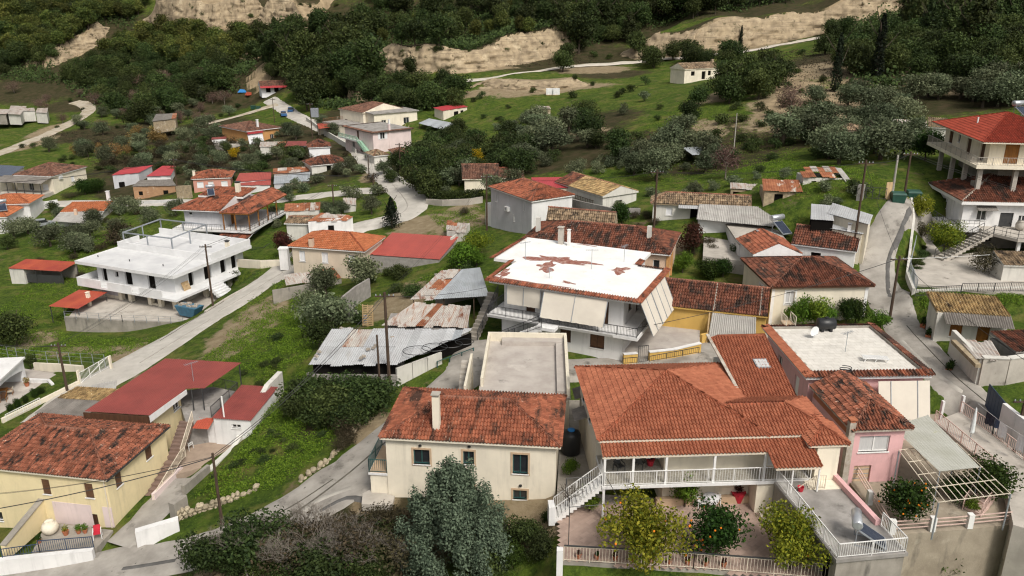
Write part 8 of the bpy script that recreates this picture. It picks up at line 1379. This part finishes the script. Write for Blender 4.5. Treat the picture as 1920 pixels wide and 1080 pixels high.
# far cream house group
b = FH('brown_roof_house', 'long cream house with brown tile roof behind the pale pink house', (634, 204), (680, 212), (734, 200), 3.0, -1.6, 1.9, 'tile_brown', 'cream', hl=1, hr=0, ops={'f': [(2, 0, 1.5, 2.2, DOOR), (5, .2, 1.2, 1.9, WIN), (8, .2, 1.2, 1.9, VOID)]}, gm='cream'); b = Bld('flat_cream_house', 'cream house with grey flat roof and corner windows behind the pale pink house', (676, 207), (701, 213), (766, 203), 3.2, -1.4, cat='house'); slab(b.r, -.4, b.w+.4, -.4, b.d+.4, b.e-.2, b.e, 'terrace_grey', 'roof_slab'); walls(b.r, 0, b.w, 0, b.d, -1.5, b.e-.2, 'cream', {'r': [(2, 1.4, 1.3, 1.4, WIN), (b.d-4, 1.4, 1.6, 1.6, WIN)], 'f': [(1.5, 1.8, 1.0, .8, WIN)]})
b = Bld('terrace_annexe', 'low cream annexe with bare concrete terrace roof', (606, 228), (668, 238), (690, 226), .4, -2.3, cat='annexe'); slab(b.r, -.2, b.w+.2, -.2, b.d, b.e-.2, b.e, 'terrace_grey', 'roof_slab'); walls(b.r, 0, b.w, 0, b.d-.2, -1.5, b.e-.2, 'cream', {'f': [(b.w-2.5, .1, 1.1, 2.0, DOOR)]}); railing(b.r, [(0, 0, b.e), (0, b.d, b.e)], .8, 'sheet_rust', .3)
SH('orange_canopy', 'flat orange canopy over a parking place below the concrete terrace', ((598, 242), (633, 237), (618, 230), (594, 232)), -.4, -.1, 5, 'sheet_orange', 'cream', -2.5, 'canopy', open_=True)
b = Bld('pale_pink_house', 'pale pink two-storey house with grey flat roof and green outside stair', (646, 236), (699, 248), (760, 238), 2.8, -2.2); e = b.e; slab(b.r, -.4, b.w+.4, -.4, b.d+.4, e-.25, e, 'terrace_grey', 'roof_slab')
for a_, c_ in (((-.5, -.5), (b.w+.5, -.5)), ((b.w+.5, -.5), (b.w+.5, b.d+.5)), ((-.5, b.d+.5), (-.5, -.5))): tile_edge(b.r, a_, c_, .6, e+.05, .2, 'tile_brown', 2)
fl = 2.6; PW = dict(frame='white_paint', pane='glass', shut='shutter_white'); walls(b.r, 0, b.w, 0, b.d, -1.5, e-.25, 'pale_pink', {'f': [(2.2, fl+.8, 1.2, 1.4, PW), (5.4, fl, 1.0, 2.0, DOOR), (8.4, fl+.8, 1.2, 1.4, PW), (3.0, .6, 1.2, 1.2, WIN), (6.6, 0, 1.4, 2.0, DOOR)], 'r': [(1.8, fl+.7, 1.2, 1.4, PW), (6.4, fl+.7, 1.3, 1.5, SHW)]})
slab(b.r, -.8, 7.6, -1.3, -.01, fl-.2, fl, 'white', 'balcony_slab'); railing(b.r, [(-.75, -1.25, fl), (7.5, -1.25, fl)], .9, 'green_paint', .3, .1, .06); steps(b.r, (12.2, -1.3, 0), (7.6, -1.3, fl), -1.2, 14, 'green_paint', thick=.3); railing(b.r, [(12.2, -1.3, 0), (7.6, -1.3, fl)], .9, 'green_paint', .4, .1, .06); chimney(b.r, b.w-.1, 4.2, 0, e+1.1, .45, 'pale_pink', True); chimney(b.r, 5, b.d-1, e, e+1.0, .4, 'white', True)
SH('red_roof_store', 'small cream store with bright red roof above the grey zinc shelter', ((830, 208), (878, 200), (859, 194), (812, 202)), 3.2, 3.5, 7, 'sheet_crimson', 'cream', .5, ops=[(4.4, 0, 1.8, 2.0, dict(k='void')), (7.2, 0, 1.2, 2.0, dict(k='void'))]); SH('zinc_shelter', 'open shelter with wide blue-grey zinc roof on the slope', ((784, 231), (838, 245), (853, 231), (804, 222)), 1.0, 1.4, 8, 'sheet_zinc', 'cream', -1.2, open_=True)
FH('hidden_cottage', 'small cottage with brown tile roof half hidden below the pale pink house', (740, 290), (772, 288), (776, 276), .2, -2.2, .9, 'tile_brown', 'old_white', d=6); FH('roadside_hut', 'low brown-roofed hut at the corner of the road below the pink house', (700, 293), (730, 290), (732, 280), -.6, -2.4, .9, 'tile_stone', 'old_white', d=5)
for k, (f4, l) in enumerate(((((-30, 213), (12, 214), (20, 205), (-30, 204)), 'long pale tin shed in the green field at the left edge'), (((14, 214), (38, 215), (50, 199), (20, 198)), 'tin shed with white roof in the green field'), (((37, 209), (66, 208), (64, 202), (42, 203)), 'low shed with flat grey-white roof in the field'), (((66, 211), (88, 212), (90, 202), (70, 203)), 'dark sided tin shed at the right end of the field sheds'))): SH('field_shed', l, f4, -6.8, -6.4, 4, ['sheet_zinc', 'sheet_rusty_white'], 'old_white' if k else 'concrete', -9.4)
SH('collapsed_hut', 'collapsed old hut with patchy tile roof in the far scrub', ((285, 228), (330, 222), (332, 212), (292, 214)), -3.0, -2.4, 5, ['sheet_rust', 'fibre_dark'], 'stone_wall', -5.5, 'hut')
SH('tin_fence_shed', 'tiny white shed with tin roof in the far gardens', ((396, 262), (424, 260), (425, 256), (397, 258)), -3.6, -3.4, 3, 'sheet_red', 'white', -5.2)
# two-storey house with balconies behind the unfinished one
b = Bld('porch_house', 'grey two-storey house with orange tiled roofs and wide wooden-posted porch', (322, 393), (466, 399), (523, 363), -1.7, -7.8); e = b.e; w, d = b.w, b.d
sx = w*.63; roof_hip(b.r, 0, sx, 0, d*.8, e, 1.3, 'tile_mid', 'ridge_new', 1, .28, .42, hl=1, hr=0, gable_m='white'); roof_hip(b.r, sx+.05, w+.3, -.3, d, e-.15, 1.2, 'tile_mid', 'ridge_dark', 1, .28, .42, axis='y', hl=1, hr=0, fascia='orange_wood', name='porch_roof'); roof_face(b.r, [(1.5, d*.42, e+1.1), (sx+1.2, d*.42, e+1.1), (sx+1.2, d*.8, e+1.5), (1.5, d*.8, e+1.5)], 'tile_mid', 1, .28, .42, .3, name='upper_roof')
fl = e-2.9; slab(b.r, .1, w+.4, -.7, d-.2, fl-.3, fl, 'white', 'balcony_slab'); railing(b.r, [(.2, -.6, fl), (w+.3, -.6, fl), (w+.3, d-.3, fl)], .9, 'dark_metal', .3)
walls(b.r, 1.5, sx+.2, .9, d-.8, fl, e-.1, 'grey_wall', {'f': [(.8, fl+1.9, .6, .5, WIN)], 'r': [(2, fl, 1.2, 2.1, dict(k='door', m='orange_wood')), (5, fl+.8, 1.6, 1.3, SHW)]}, cap=False); walls(b.r, 1.6, w-2, 1.4, d-1, -1, fl-.3, 'grey_wall', {'r': [(2, .2, 1.8, 1.9, VOID)], 'f': [(4, .2, 2, 1.9, VOID)]}, cap=False, name='ground_wall')
for y in (-.1, 3.2, 6.6, 10): MB().bar((w, y, fl), (w, y, e-.2), .16).build('porch_post', 'orange_wood', b.r)
for x in (sx+.5, sx+2.5): MB().bar((x, -.1, fl), (x, -.1, e-.2), .16).build('porch_post', 'orange_wood', b.r)
roof_face(b.r, [(w*.62, -2.4, fl-1.15), (w+.2, -2.4, fl-1.15), (w+.2, .8, fl-.45), (w*.62, .8, fl-.45)], 'tile_mid', 1, .28, .42, name='lower_porch_roof'); slab(b.r, w*.6, w+3.4, -3, d-3, -1, .5, 'concrete_pale', 'terrace'); railing(b.r, [(w*.6, -2.9, .5), (w+3.3, -2.9, .5), (w+3.3, d-4, .5)], .9, 'dark_metal', .25); q = b.loc(395, 358, .4); solar_heater(b.world((q.x, q.y, e+1.45)), .4, 'solar heater on the upper orange roof of the porch house', .95); chimney(b.r, sx-.8, d*.6, e+1, e+2.9, .7, 'cream', True, 'dark_metal'); chimney(b.r, 2.2, -2.2 if 0 else 1.0, fl-1.5, fl-1.4, .3, 'cream', False)
# old sheds between the porch house and the road
SH('rusty_row', 'row shed with rust-red corrugated roof beside the porch house', ((533, 397), (600, 394), (601, 379), (534, 382)), -2.7, -2.2, 7, ['sheet_rust', 'sheet_rust', 'sheet_rusty_white'], 'old_white', -4.6); b = FH('stone_tile_shed', 'low shed with broken stone tiles beside the rusty roofs', (532, 419), (578, 420), (585, 398), -3.0, -5.0, .5, 'tile_stone', 'old_white', d=5, hl=0, hr=0); SH('rust_roof_cottage', 'white cottage with rusty red patched roof behind the beige house', ((574, 416), (650, 414), (664, 405), (602, 399)), -2.4, -1.9, 8, ['sheet_rust', 'sheet_rust', 'sheet_rusty_white'], 'white', -4.4, 'cottage', rows_=2, jit=.2, ops=[(3, .5, .9, .8, dict(k='void'))]); SH('tiny_rust_shed', 'tiny shed with striped rusty roof near the road bend', ((643, 384), (667, 384), (668, 371), (643, 371)), -2.6, -2.2, 3, ['sheet_rust', 'sheet_rusty_white'], 'old_white', -4.2)
SH('broken_hut', 'collapsed hut of broken tiles and rust sheet behind the red roofed shed', ((836, 432), (872, 437), (878, 420), (838, 414)), -.4, -.1, 4, ['sheet_rust', 'sheet_rusty_white'], 'old_white', -2.0, 'ruin', rows_=2, jit=.3); wall_run('white_garden_wall', [gpt(846, 462), gpt(866, 446), gpt(880, 434)], 1.2, .25, 'old_white', 'short whitewashed wall beside the collapsed hut')
wall_run('road_wall', [gpt(800, 384), gpt(830, 386), gpt(880, 384), gpt(905, 380)], 1.0, .3, 'concrete_pale', 'pale wall under the clipped hedge at the road bend'); wall_run('road_wall', [gpt(575, 228), gpt(605, 250), gpt(650, 278), gpt(668, 290)], 1.3, .3, 'old_white', 'whitewashed wall along the far road'); wall_run('side_road_wall', [gpt(190, 386), gpt(260, 385), gpt(330, 383)], .9, .25, 'white', 'white wall along the narrow side road'); wall_run('white_yard_wall', [gpt(20, 398), gpt(60, 396), gpt(110, 388)], 1.6, .25, 'white', 'white yard wall right of the bright orange roof'); wall_run('road_wall', [gpt(706, 292), gpt(722, 318), gpt(740, 335), gpt(760, 352)], 1.1, .3, 'old_white', 'white wall between the thicket and the road')
# vehicles
def car(p, rz, label, m, pick=False):
    r = empty('pickup_truck' if pick else 'parked_car', p, rz, label, 'pickup' if pick else 'car', 'parked vehicles')
    def prof(pts, wd, nm, mm, z=0): MB().hexa([(x, -wd, h) for x, h in pts], [(x, wd, h) for x, h in pts]).build(nm, mm, r)
    prof([(-2.1, .35), (2.1, .35), (2.15, .75), (1.2, .95), (-2.1, .95)], .82, 'body', m); prof([(.95, .95), (.45, 1.5), (-.5 if pick else -1.2, 1.5), (-.6 if pick else -1.9, .95)], .72, 'cabin', 'glass'); prof([(.42, 1.5), (.4, 1.54), (-.5 if pick else -1.18, 1.54), (-.5 if pick else -1.2, 1.5)], .7, 'roof', m)
    for x in (-1.3, 1.35):
        for y in (-.8, .8): MB().tube([(x, y-.1, .33), (x, y+.1, .33)], .33, 12).build('wheel', 'tyre', r)
    for y in (-.6, .6): MB().box(2.1, 2.18, y-.16, y+.16, .62, .78).build('headlight', 'white_plastic', r)
    return r
car(ground(532, 218), 1.9, 'blue pickup parked on the far road', 'car_blue', True); car(ground(546, 210), 1.7, 'dark blue car parked behind the blue pickup', 'car_blue'); car(ground(82, 425), .5, 'grey car half hidden behind the olive trees at the left', 'car_grey')
for k, (u, v) in enumerate(((475, 205), (485, 206))): r = empty('wheeled_bin', ground(u, v), 0, ['far green rubbish bin, left of two by the far road', 'far green rubbish bin, right of two by the far road'][k], 'rubbish bin', 'rubbish bins'); MB().hexa([(-.6, -.4, .1), (.6, -.4, .1), (.6, .4, .1), (-.6, .4, .1)], [(-.75, -.55, 1.2), (.75, -.55, 1.2), (.75, .55, 1.2), (-.75, .55, 1.2)]).build('body', 'bin_green', r)
# ------------------------------------------------------------ poles and wires
POLE = {}
def pole(key, ub, vb, ut, vt, label, m='pole_wood', r0=.15, arms=1, base=None):
    p = base or ground(ub, vb); D = None; z = p.z
    t = (540-vt)/FPX; k = p.y/(CT+t*ST); top = CAMZ+(-ST+t*CT)*k; h = top-z
    r = empty('utility_pole', p, 0, label, 'utility pole', 'utility poles'); MB().tube([(0, 0, -.4), (0, 0, h)], r0, 8, r0*.7).build('shaft', m, r)
    if arms: MB().bar((-.8, 0, h-.35), (.8, 0, h-.35), .1).build('crossarm', m, r); im = MB(); [im.lathe([(.04, 0), (.06, .06), (.03, .15)], 6, (x, 0, h-.3)) for x in (-.7, -.35, .35, .7)]; im.build('insulators', 'grey_metal', r, kind='stuff')
    POLE[key] = Vector((p.x, p.y, top-.3)); return r
for a in (('A', 731, 735, 719, 548, 'tall brown pole in front of the tin shed'), ('B', 713, 738, 711, 628, 'short brown pole left of the tall one at the tin shed', 'pole_wood', .11, 0), ('C', 418, 993, 388, 850, 'brown pole beside the alley near the yellow house', 'pole_wood', .13, 0), ('D', 400, 578, 381, 458, 'pole in front of the unfinished white house'), ('E', 127, 737, 99, 643, 'dark pole at the wall of the arched house'), ('F', 1226, 430, 1233, 318, 'black pole beside the old low house'), ('G', 1597, 492, 1618, 300, 'tall dark pole leaning over the dark tiled house'), ('H', 1667, 604, 1684, 480, 'pole at the lane beside the cream house'), ('I', 1673, 362, 1686, 291, 'pale concrete pole beside the green bins', 'pole_grey', .16, 0), ('J', 1693, 382, 1712, 284, 'dark pole between the two green bins'), ('K', 913, 432, 912, 328, 'rust-brown pole at the corner of the grey house'), ('L', 1897, 862, 1925, 745, 'brown pole at the right edge beside the laundry'), ('M', 751, 325, 746, 268, 'pole beside the roadside wall below the pale pink house'), ('N', 777, 333, 776, 300, 'short pale pole in the thicket', 'pole_grey', .1, 0), ('O', 806, 366, 801, 325, 'brown pole in the hedge at the road bend'), ('P', 692, 330, 688, 291, 'pole on the left verge of the road bend', 'pole_wood', .12), ('Q', 701, 364, 696, 328, 'pole where the side road joins'), ('R', 586, 260, 580, 193, 'pole with transformer beside the far road'), ('S', 515, 230, 512, 184, 'thin dark pole at the far end of the road', 'pole_wood', .12), ('T', 335, 372, 322, 297, 'pole beside the brick building'), ('U', 1375, 290, 1383, 212, 'thin pole on the slope above the fibre-cement roof', 'pole_grey', .1, 0), ('V', 627, 402, 621, 345, 'pole among the rusty sheds')): pole(*a)
r = empty('transformer', POLE['R']-Vector((0, 0, 1.0)), 0, 'grey box transformer hung on the far pole', 'transformer'); MB().box(.2, 2.0, -.5, .5, -2.2, .0).build('box', 'grey_metal', r); MB().bar((0, 0, -.8), (.4, 0, -.8), .15).build('bracket', 'grey_metal', r)
WIREM = mat('wire', (.03, .03, .03), None, 2, .6)
def wire(a, c, label, sag=.5, r_=.016, n=1, m='wire'):
    a = Vector(a); c = Vector(c); o = empty('overhead_wire', a, 0, label, 'wire', 'overhead wires'); L = (c-a).length
    for k in range(n):
        off = Vector((.35*(k-(n-1)/2), 0, .0+.1*(k % 2))); pts = [(a.lerp(c, i/14)-a)+off-Vector((0, 0, sag*4*(i/14)*(1-i/14))) for i in range(15)]; MB().tube(pts, r_, 4, cap=False).build('strand', m, o)
eL = at(0, 953, 3.0)
wire(POLE['C'], atY(-40, 960, 44), 'thick black cable running left from the alley pole', .3, .035); wire(POLE['C'], POLE['A'], 'black cable from the alley pole to the tall brown pole', .8, .026, 2); wire(POLE['C'], atY(-40, 930, 47), 'thin wire left of the alley pole across the yellow house', .4, .014, 2); wire(POLE['A'], POLE['K'], 'wire from the tin shed pole to the grey house', .8, .014, 2); wire(POLE['A'], WH.world((1, .3, 5.6)), 'service cable to the white house', .4, .016); wire(POLE['D'], POLE['E'], 'wires between the unfinished house and the arched house', .6, .014, 3); wire(POLE['E'], atY(-40, 640, 90), 'wires leaving to the left from the dark pole', .4, .014, 4); wire(POLE['D'], POLE['V'], 'wires along the road towards the rusty sheds', .6, .014, 3); wire(POLE['V'], POLE['Q'], 'wires from the rusty sheds to the side road', .4, .014, 3); wire(POLE['Q'], POLE['P'], 'wires across the road bend', .3, .014, 3); wire(POLE['P'], POLE['R'], 'wires climbing to the transformer pole', .5, .016, 3); wire(POLE['R'], POLE['S'], 'wires at the far end of the road', .4, .016, 2); wire(POLE['Q'], POLE['O'], 'sagging wire over the road bend', .7, .02); wire(POLE['O'], POLE['M'], 'wire through the thicket', .5, .018); wire(POLE['O'], POLE['K'], 'wire from the hedge pole to the grey house', .7, .016); wire(POLE['K'], POLE['F'], 'long wire past the grey house to the black pole', .8, .014, 2); wire(POLE['F'], POLE['G'], 'wires over the fibre-cement roof', .6, .014, 2); wire(POLE['G'], POLE['H'], 'wire from the leaning pole down the lane', .5, .016); wire(POLE['H'], WH.world((13.5, .4, 3.2)), 'black cables from the lane to the white house balcony', .5, .018, 2); wire(POLE['H'], atY(1960, 700, 52), 'long black cable crossing the lane to the right edge', .5, .022); wire(POLE['H'], atY(1960, 470, 84), 'pale stay wire across the concrete yard', .1, .02, 1, 'white_plastic'); wire(POLE['J'], POLE['G'], 'wires above the pale sheds', .4, .014, 2); wire(POLE['T'], POLE['Q'], 'wires along the narrow side road', .9, .016, 4); wire(POLE['T'], atY(-40, 345, 170), 'wires leaving left above the far houses', .9, .016, 4); wire(POLE['J'], atY(1960, 370, 88), 'wires over the stair house roof', .3, .014, 2)
# ------------------------------------------------------------ single trees and shrubs between the houses
for u, v, k, h, wf_, l in ((735, 428, 'spruce', 5.0, 1.0, 'dark conical spruce beside the road bend'), (532, 484, 'redtree', 4.6, .9, 'dark reddish round tree between porch house and beige house'), (538, 378, 'olive', 3.6, .9, 'olive tree in front of the zinc lean-to'), (697, 402, 'olive', 3.6, .85, 'olive tree at the road bend beside the spruce'), (640, 402, 'olive', 2.6, 1.2, 'low olive among the rusty sheds'), (612, 560, 'olive', 4.6, .8, 'slim olive beside the old tin lean-to'), (682, 545, 'olive', 5.0, 1.0, 'large olive in front of the grey block shed'), (604, 545, 'olivebush', 3.2, 1.0, 'grey-green shrub beside the old plank wall'), (622, 632, 'olive', 5.4, 1.0, 'big dark olive left of the standing block wall'), (585, 610, 'olive', 4.4, .9, 'dark olive at the edge of the grassy bank'), (600, 655, 'oak', 3.6, .9, 'dark bush beside the corner of the tin shed'), (552, 500, 'bright', 2.0, .9, 'small bright bush at the corner of the beige house'), (867, 505, 'bright', 3.6, 1.1, 'bright green bushy tree right of the red roofed shed'), (893, 480, 'citrus', 3.6, 1.0, 'lemon tree below the collapsed hut'), (893, 500, 'bright', 2.6, 1.0, 'green shrub behind the peeling white roof'), (1385, 485, 'oak', 2.0, 1.0, 'clipped round dark shrub in the shed yard'), (1300, 478, 'redtree', 4.0, .9, 'dark brownish tree beside the long tiled house'), (1280, 512, 'bright', 2.6, .7, 'green shrub at the foot of white steps'), (1330, 522, 'orange', 2.4, 1.3, 'dark orange bush behind the ochre house'), (1355, 520, 'orange', 2.2, 1.1, 'orange bush with fruit behind the ochre house'), (1165, 425, 'orange', 3.2, .9, 'small dark tree inside the block wall'), (1080, 340, 'olive', 4, 1, 'olive behind the stone cottage'), (925, 372, 'olive', 4.2, 1.0, 'silvery olive behind the grey house'), (965, 358, 'olive', 4.0, 1.1, 'olive between the cream cottage and the grey house'), (540, 555, 'bush', 1.2, 1.4, 'low weeds at the roadside bank'), (330, 405, 'olive', 3.8, .9, 'olive beside the brick building'), (140, 460, 'olive', 4.2, 1.1, 'olive in front of the grey sheet roof'), (95, 462, 'olive', 4.4, 1.1, 'wide olive left of the pair below the grey roof'), (170, 450, 'olive', 4.0, 1.1, 'olive right of the pair below the grey roof'), (215, 460, 'brownbush', 3.4, 1.3, 'brown twiggy thicket left of the unfinished house'), (235, 440, 'brownbush', 3.0, 1.3, 'brown thicket behind the unfinished house'), (30, 648, 'oak', 4.6, 1.1, 'big dark bush at the left edge of the meadow'), (15, 468, 'oak', 2.8, 1.1, 'dark bush at the left edge below the orange roof'), (100, 398, 'oak', 2.6, 1.0, 'dark bush beside the white yard wall'), (160, 365, 'orange', 3.4, 1.3, 'dark orange tree beside the pyramid-roofed house'), (185, 362, 'orange', 3.2, 1.2, 'dark orange tree right of the first one'), (150, 520, 'brownbush', 1.2, 1.2, 'dry weeds beside the red canopy'), (440, 530, 'olivebush', 2.0, .9, 'small shrub beside the white entrance steps'), (520, 300, 'olive', 3.6, 1.0, 'olive tree above the rust patched shed'), (560, 300, 'oak', 3.6, 1.1, 'dark tree between the far cottages'), (470, 315, 'olive', 3.6, 1, 'olive behind the red sheet roof'), (440, 300, 'mimosa', 3.2, 1.2, 'yellow-green bush behind the pink bungalow'), (410, 310, 'olive', 4, 1, 'olive behind the pink bungalow'), (380, 318, 'olive', 4, 1, 'olive left behind the pink bungalow'), (655, 322, 'olive', 3.4, 1, 'olive beside the brown hip cottage'), (635, 330, 'olive', 3.2, 1, 'olive in front of the brown hip cottage'), (555, 262, 'olive', 4, 1.1, 'olive beside the orange-walled house'), (540, 255, 'olive', 4, 1.1, 'olive right of the white awning'), (720, 330, 'olive', 3.4, 1, 'olive over the roadside wall'), (735, 345, 'oak', 3, 1, 'dark bush over the roadside wall'), (1600, 360, 'bush', 1.6, 1.0, 'weeds beside the block pillar'), (1735, 300, 'orange', 4.0, 1.0, 'dark tree beside the drive of the balcony house'), (425, 285, 'oak', 2.6, 1.1, 'dark shrub beside the tiny white shed'), (130, 372, 'bramble', 1.3, 2.2, 'heap of cut branches on the grass below the pyramid-roofed house'), (690, 300, 'bush', 1.2, 1.2, 'weeds at the foot of the pale pink house'), (520, 640, 'bush', 1.0, 1.5, 'weeds on the grassy bank near the tin shed')): plant(k, ground(u, v), h, l, wf=wf_)
scatter('dense', [(560, 735), (690, 735), (700, 770), (640, 830), (560, 790)], 16, (1.8, 3.0), 'dark bush in the thicket beside the alley', 'bushes of the alley thicket', .55, 1.1, 61); scatter('bramble', [(640, 760), (690, 770), (640, 850), (600, 840)], 5, (1, 1.6), 'brown dry bush in the thicket beside the alley', 'bushes of the alley thicket', .7, 1.1, 62); scatter('bush', [(380, 900), (480, 840), (560, 760), (640, 800), (520, 900)], 16, (.4, .8), 'low green weed clump on the grass beside the alley', 'weeds on the grass', .8, 1.4, 63)
G5 = 'garden growth between the houses'
for i, (k, poly, n, hr, l) in enumerate((('olive', [(0, 400), (330, 385), (320, 420), (200, 480), (0, 470)], 14, (2.6, 4), 'olive tree in the meadow left of the unfinished house'), ('olivebush', [(330, 345), (700, 300), (720, 400), (560, 430), (330, 420)], 26, (1.4, 2.4), 'grey-green bush among the rusty sheds and far houses'), ('bramble', [(0, 440), (220, 400), (330, 390), (220, 500), (0, 560)], 12, (.8, 1.6), 'brown scrub patch in the left meadow'), ('dense', [(500, 490), (700, 490), (880, 450), (900, 520), (700, 600), (560, 640)], 14, (1.0, 2.0), 'dark weedy bush on the bank behind the tin sheds'), ('bramble', [(860, 400), (1250, 400), (1420, 430), (1460, 470), (1260, 480)], 12, (.8, 1.8), 'brown weedy heap among the old tiled houses'), ('olivebush', [(1100, 380), (1460, 330), (1640, 360), (1540, 400), (1300, 440)], 16, (1.0, 2.0), 'grey-green weed clump around the old barns'), ('brownbush', [(560, 230), (780, 240), (860, 280), (720, 400), (560, 330)], 16, (1.2, 2.4), 'dry brown bush beside the far road'), ('dense', [(1690, 390), (1740, 400), (1730, 560), (1700, 600)], 6, (.6, 1.2), 'low green weeds along the lane wall'), ('dense', [(420, 640), (560, 700), (540, 760), (440, 700)], 6, (.5, 1.0), 'low weed clump on the bank below the road'))): scatter(k, poly, n, hr, l, G5, .9, 1.15, 90+i)
hd = empty('clipped_hedge', gpt(805, 380), 0, 'long clipped dark hedge at the road bend', 'hedge'); a_, c_ = gpt(808, 378), gpt(905, 374); o0 = gpt(805, 380); pts = rng.random((5000, 3)); P_ = np.array([list((a_-o0).lerp(c_-o0, f)) for f in pts[:, 0]])+np.stack([(pts[:, 1]-.5)*.5, (pts[:, 1]-.5)*1.3, pts[:, 2]*1.7], 1); v, f = leaf_cloud(P_, np.tile([0, -.3, .6], (5000, 1)), .22, 9); o = bpy.data.objects.new('foliage', np_mesh('foliage', v, f, 'leaf_oak')); COL.objects.link(o); o.parent = hd
# ------------------------------------------------------------ grass and weeds standing up from the land
leafmat('leaf_grass', srgb(126, 148, 46), srgb(54, 80, 20), .3, 0)
def tufts(polys, size, seed, name, label, m='leaf_grass', asp=.3, hm=.2):
    """clumps of blades over the meadows, denser nearby"""
    rd = np.random.default_rng(seed); out = []
    for poly, n in polys:
        w = [ground(u, v) for u, v in poly]; xs = [q.x for q in w]; ys = [q.y for q in w]; X = rd.uniform(min(xs), max(xs), n*3); Y = rd.uniform(min(ys), max(ys), n*3); k = inpoly(X, Y, w); X, Y = X[k][:n], Y[k][:n]; Zz, rm = hzv(X, Y); k = ~rm
        if m == 'leaf_oak': k &= ~inpoly(X, Y, [ground(u, v) for u, v in BARE[0]])
        X, Y, Zz = X[k], Y[k], Zz[k]
        cl = np.sin(X*1.3+np.sin(Y*.9))*np.sin(Y*1.1+X*.4); k = cl > rd.uniform(-1, .5, len(X)); X, Y, Zz, cl = X[k], Y[k], Zz[k], cl[k]
        for q in range(4): out.append(np.stack([X+rd.normal(0, size, len(X)), Y+rd.normal(0, size, len(X)), Zz+rd.uniform(.02, hm, len(X))*(1+.6*np.clip(cl, 0, 1))], 1))
    P_ = np.concatenate(out); v, f = leaf_cloud(P_, np.tile([0, -.5, .7], (len(P_), 1)), size, seed, asp, .7); o = bpy.data.objects.new(name, np_mesh(name, v, f, m)); COL.objects.link(o); tag(o, label, kind='stuff'); return o
tufts([([(362, 935), (450, 850), (545, 725), (650, 740), (640, 800), (560, 890), (470, 935)], 9000), ([(370, 680), (480, 600), (560, 560), (640, 600), (580, 660), (560, 730), (450, 690)], 9000), ([(-20, 600), (120, 625), (330, 635), (250, 670), (60, 680), (-20, 690)], 5000), ([(700, 560), (860, 500), (900, 470), (760, 540)], 2500), ([(800, 400), (900, 390), (900, 440), (850, 450)], 2500), ([(-20, 600), (150, 450), (300, 430), (120, 600)], 6000), ([(1380, 320), (1460, 300), (1660, 340), (1640, 370), (1500, 380)], 4000), ([(1080, 330), (1300, 180), (1500, 260), (1480, 350), (1240, 355)], 6000), ([(500, 480), (560, 470), (540, 560), (420, 640)], 2000), ([(1715, 565), (1990, 560), (1990, 585), (1745, 580)], 1200), ([(1690, 540), (1735, 560), (1745, 600), (1710, 610)], 500)], .19, 4, 'grass', 'tall green grass and weeds on the banks')
tufts([([(700, 100), (1060, 60), (1150, 120), (860, 110)], 2500), ([(1380, 110), (1680, 60), (1700, 150), (1480, 240)], 3000), ([(100, 250), (330, 240), (560, 260), (440, 330), (200, 330)], 4000), ([(380, 1070), (600, 980), (780, 960), (780, 1078)], 1500)], .45, 6, 'dry_grass', 'dry brown grass and scrub on the slopes', 'leaf_brown')
tufts([([(0, 3), (250, 3), (260, 70), (480, 75), (480, 130), (420, 190), (200, 215), (120, 160), (0, 150)], 16000), ([(480, 85), (600, 85), (700, 50), (720, 150), (640, 180), (560, 170)], 5000), ([(700, 3), (1500, 3), (1380, 25), (1200, 55), (1060, 60), (830, 90), (710, 100)], 12000), ([(1560, 60), (1700, 3), (1920, 3), (1920, 190), (1780, 165), (1600, 170)], 9000), ([(700, 165), (870, 160), (860, 205), (760, 215), (560, 195)], 3000)], .75, 8, 'undergrowth', 'dark undergrowth filling the wooded slopes', 'leaf_oak', .7, 1.8)
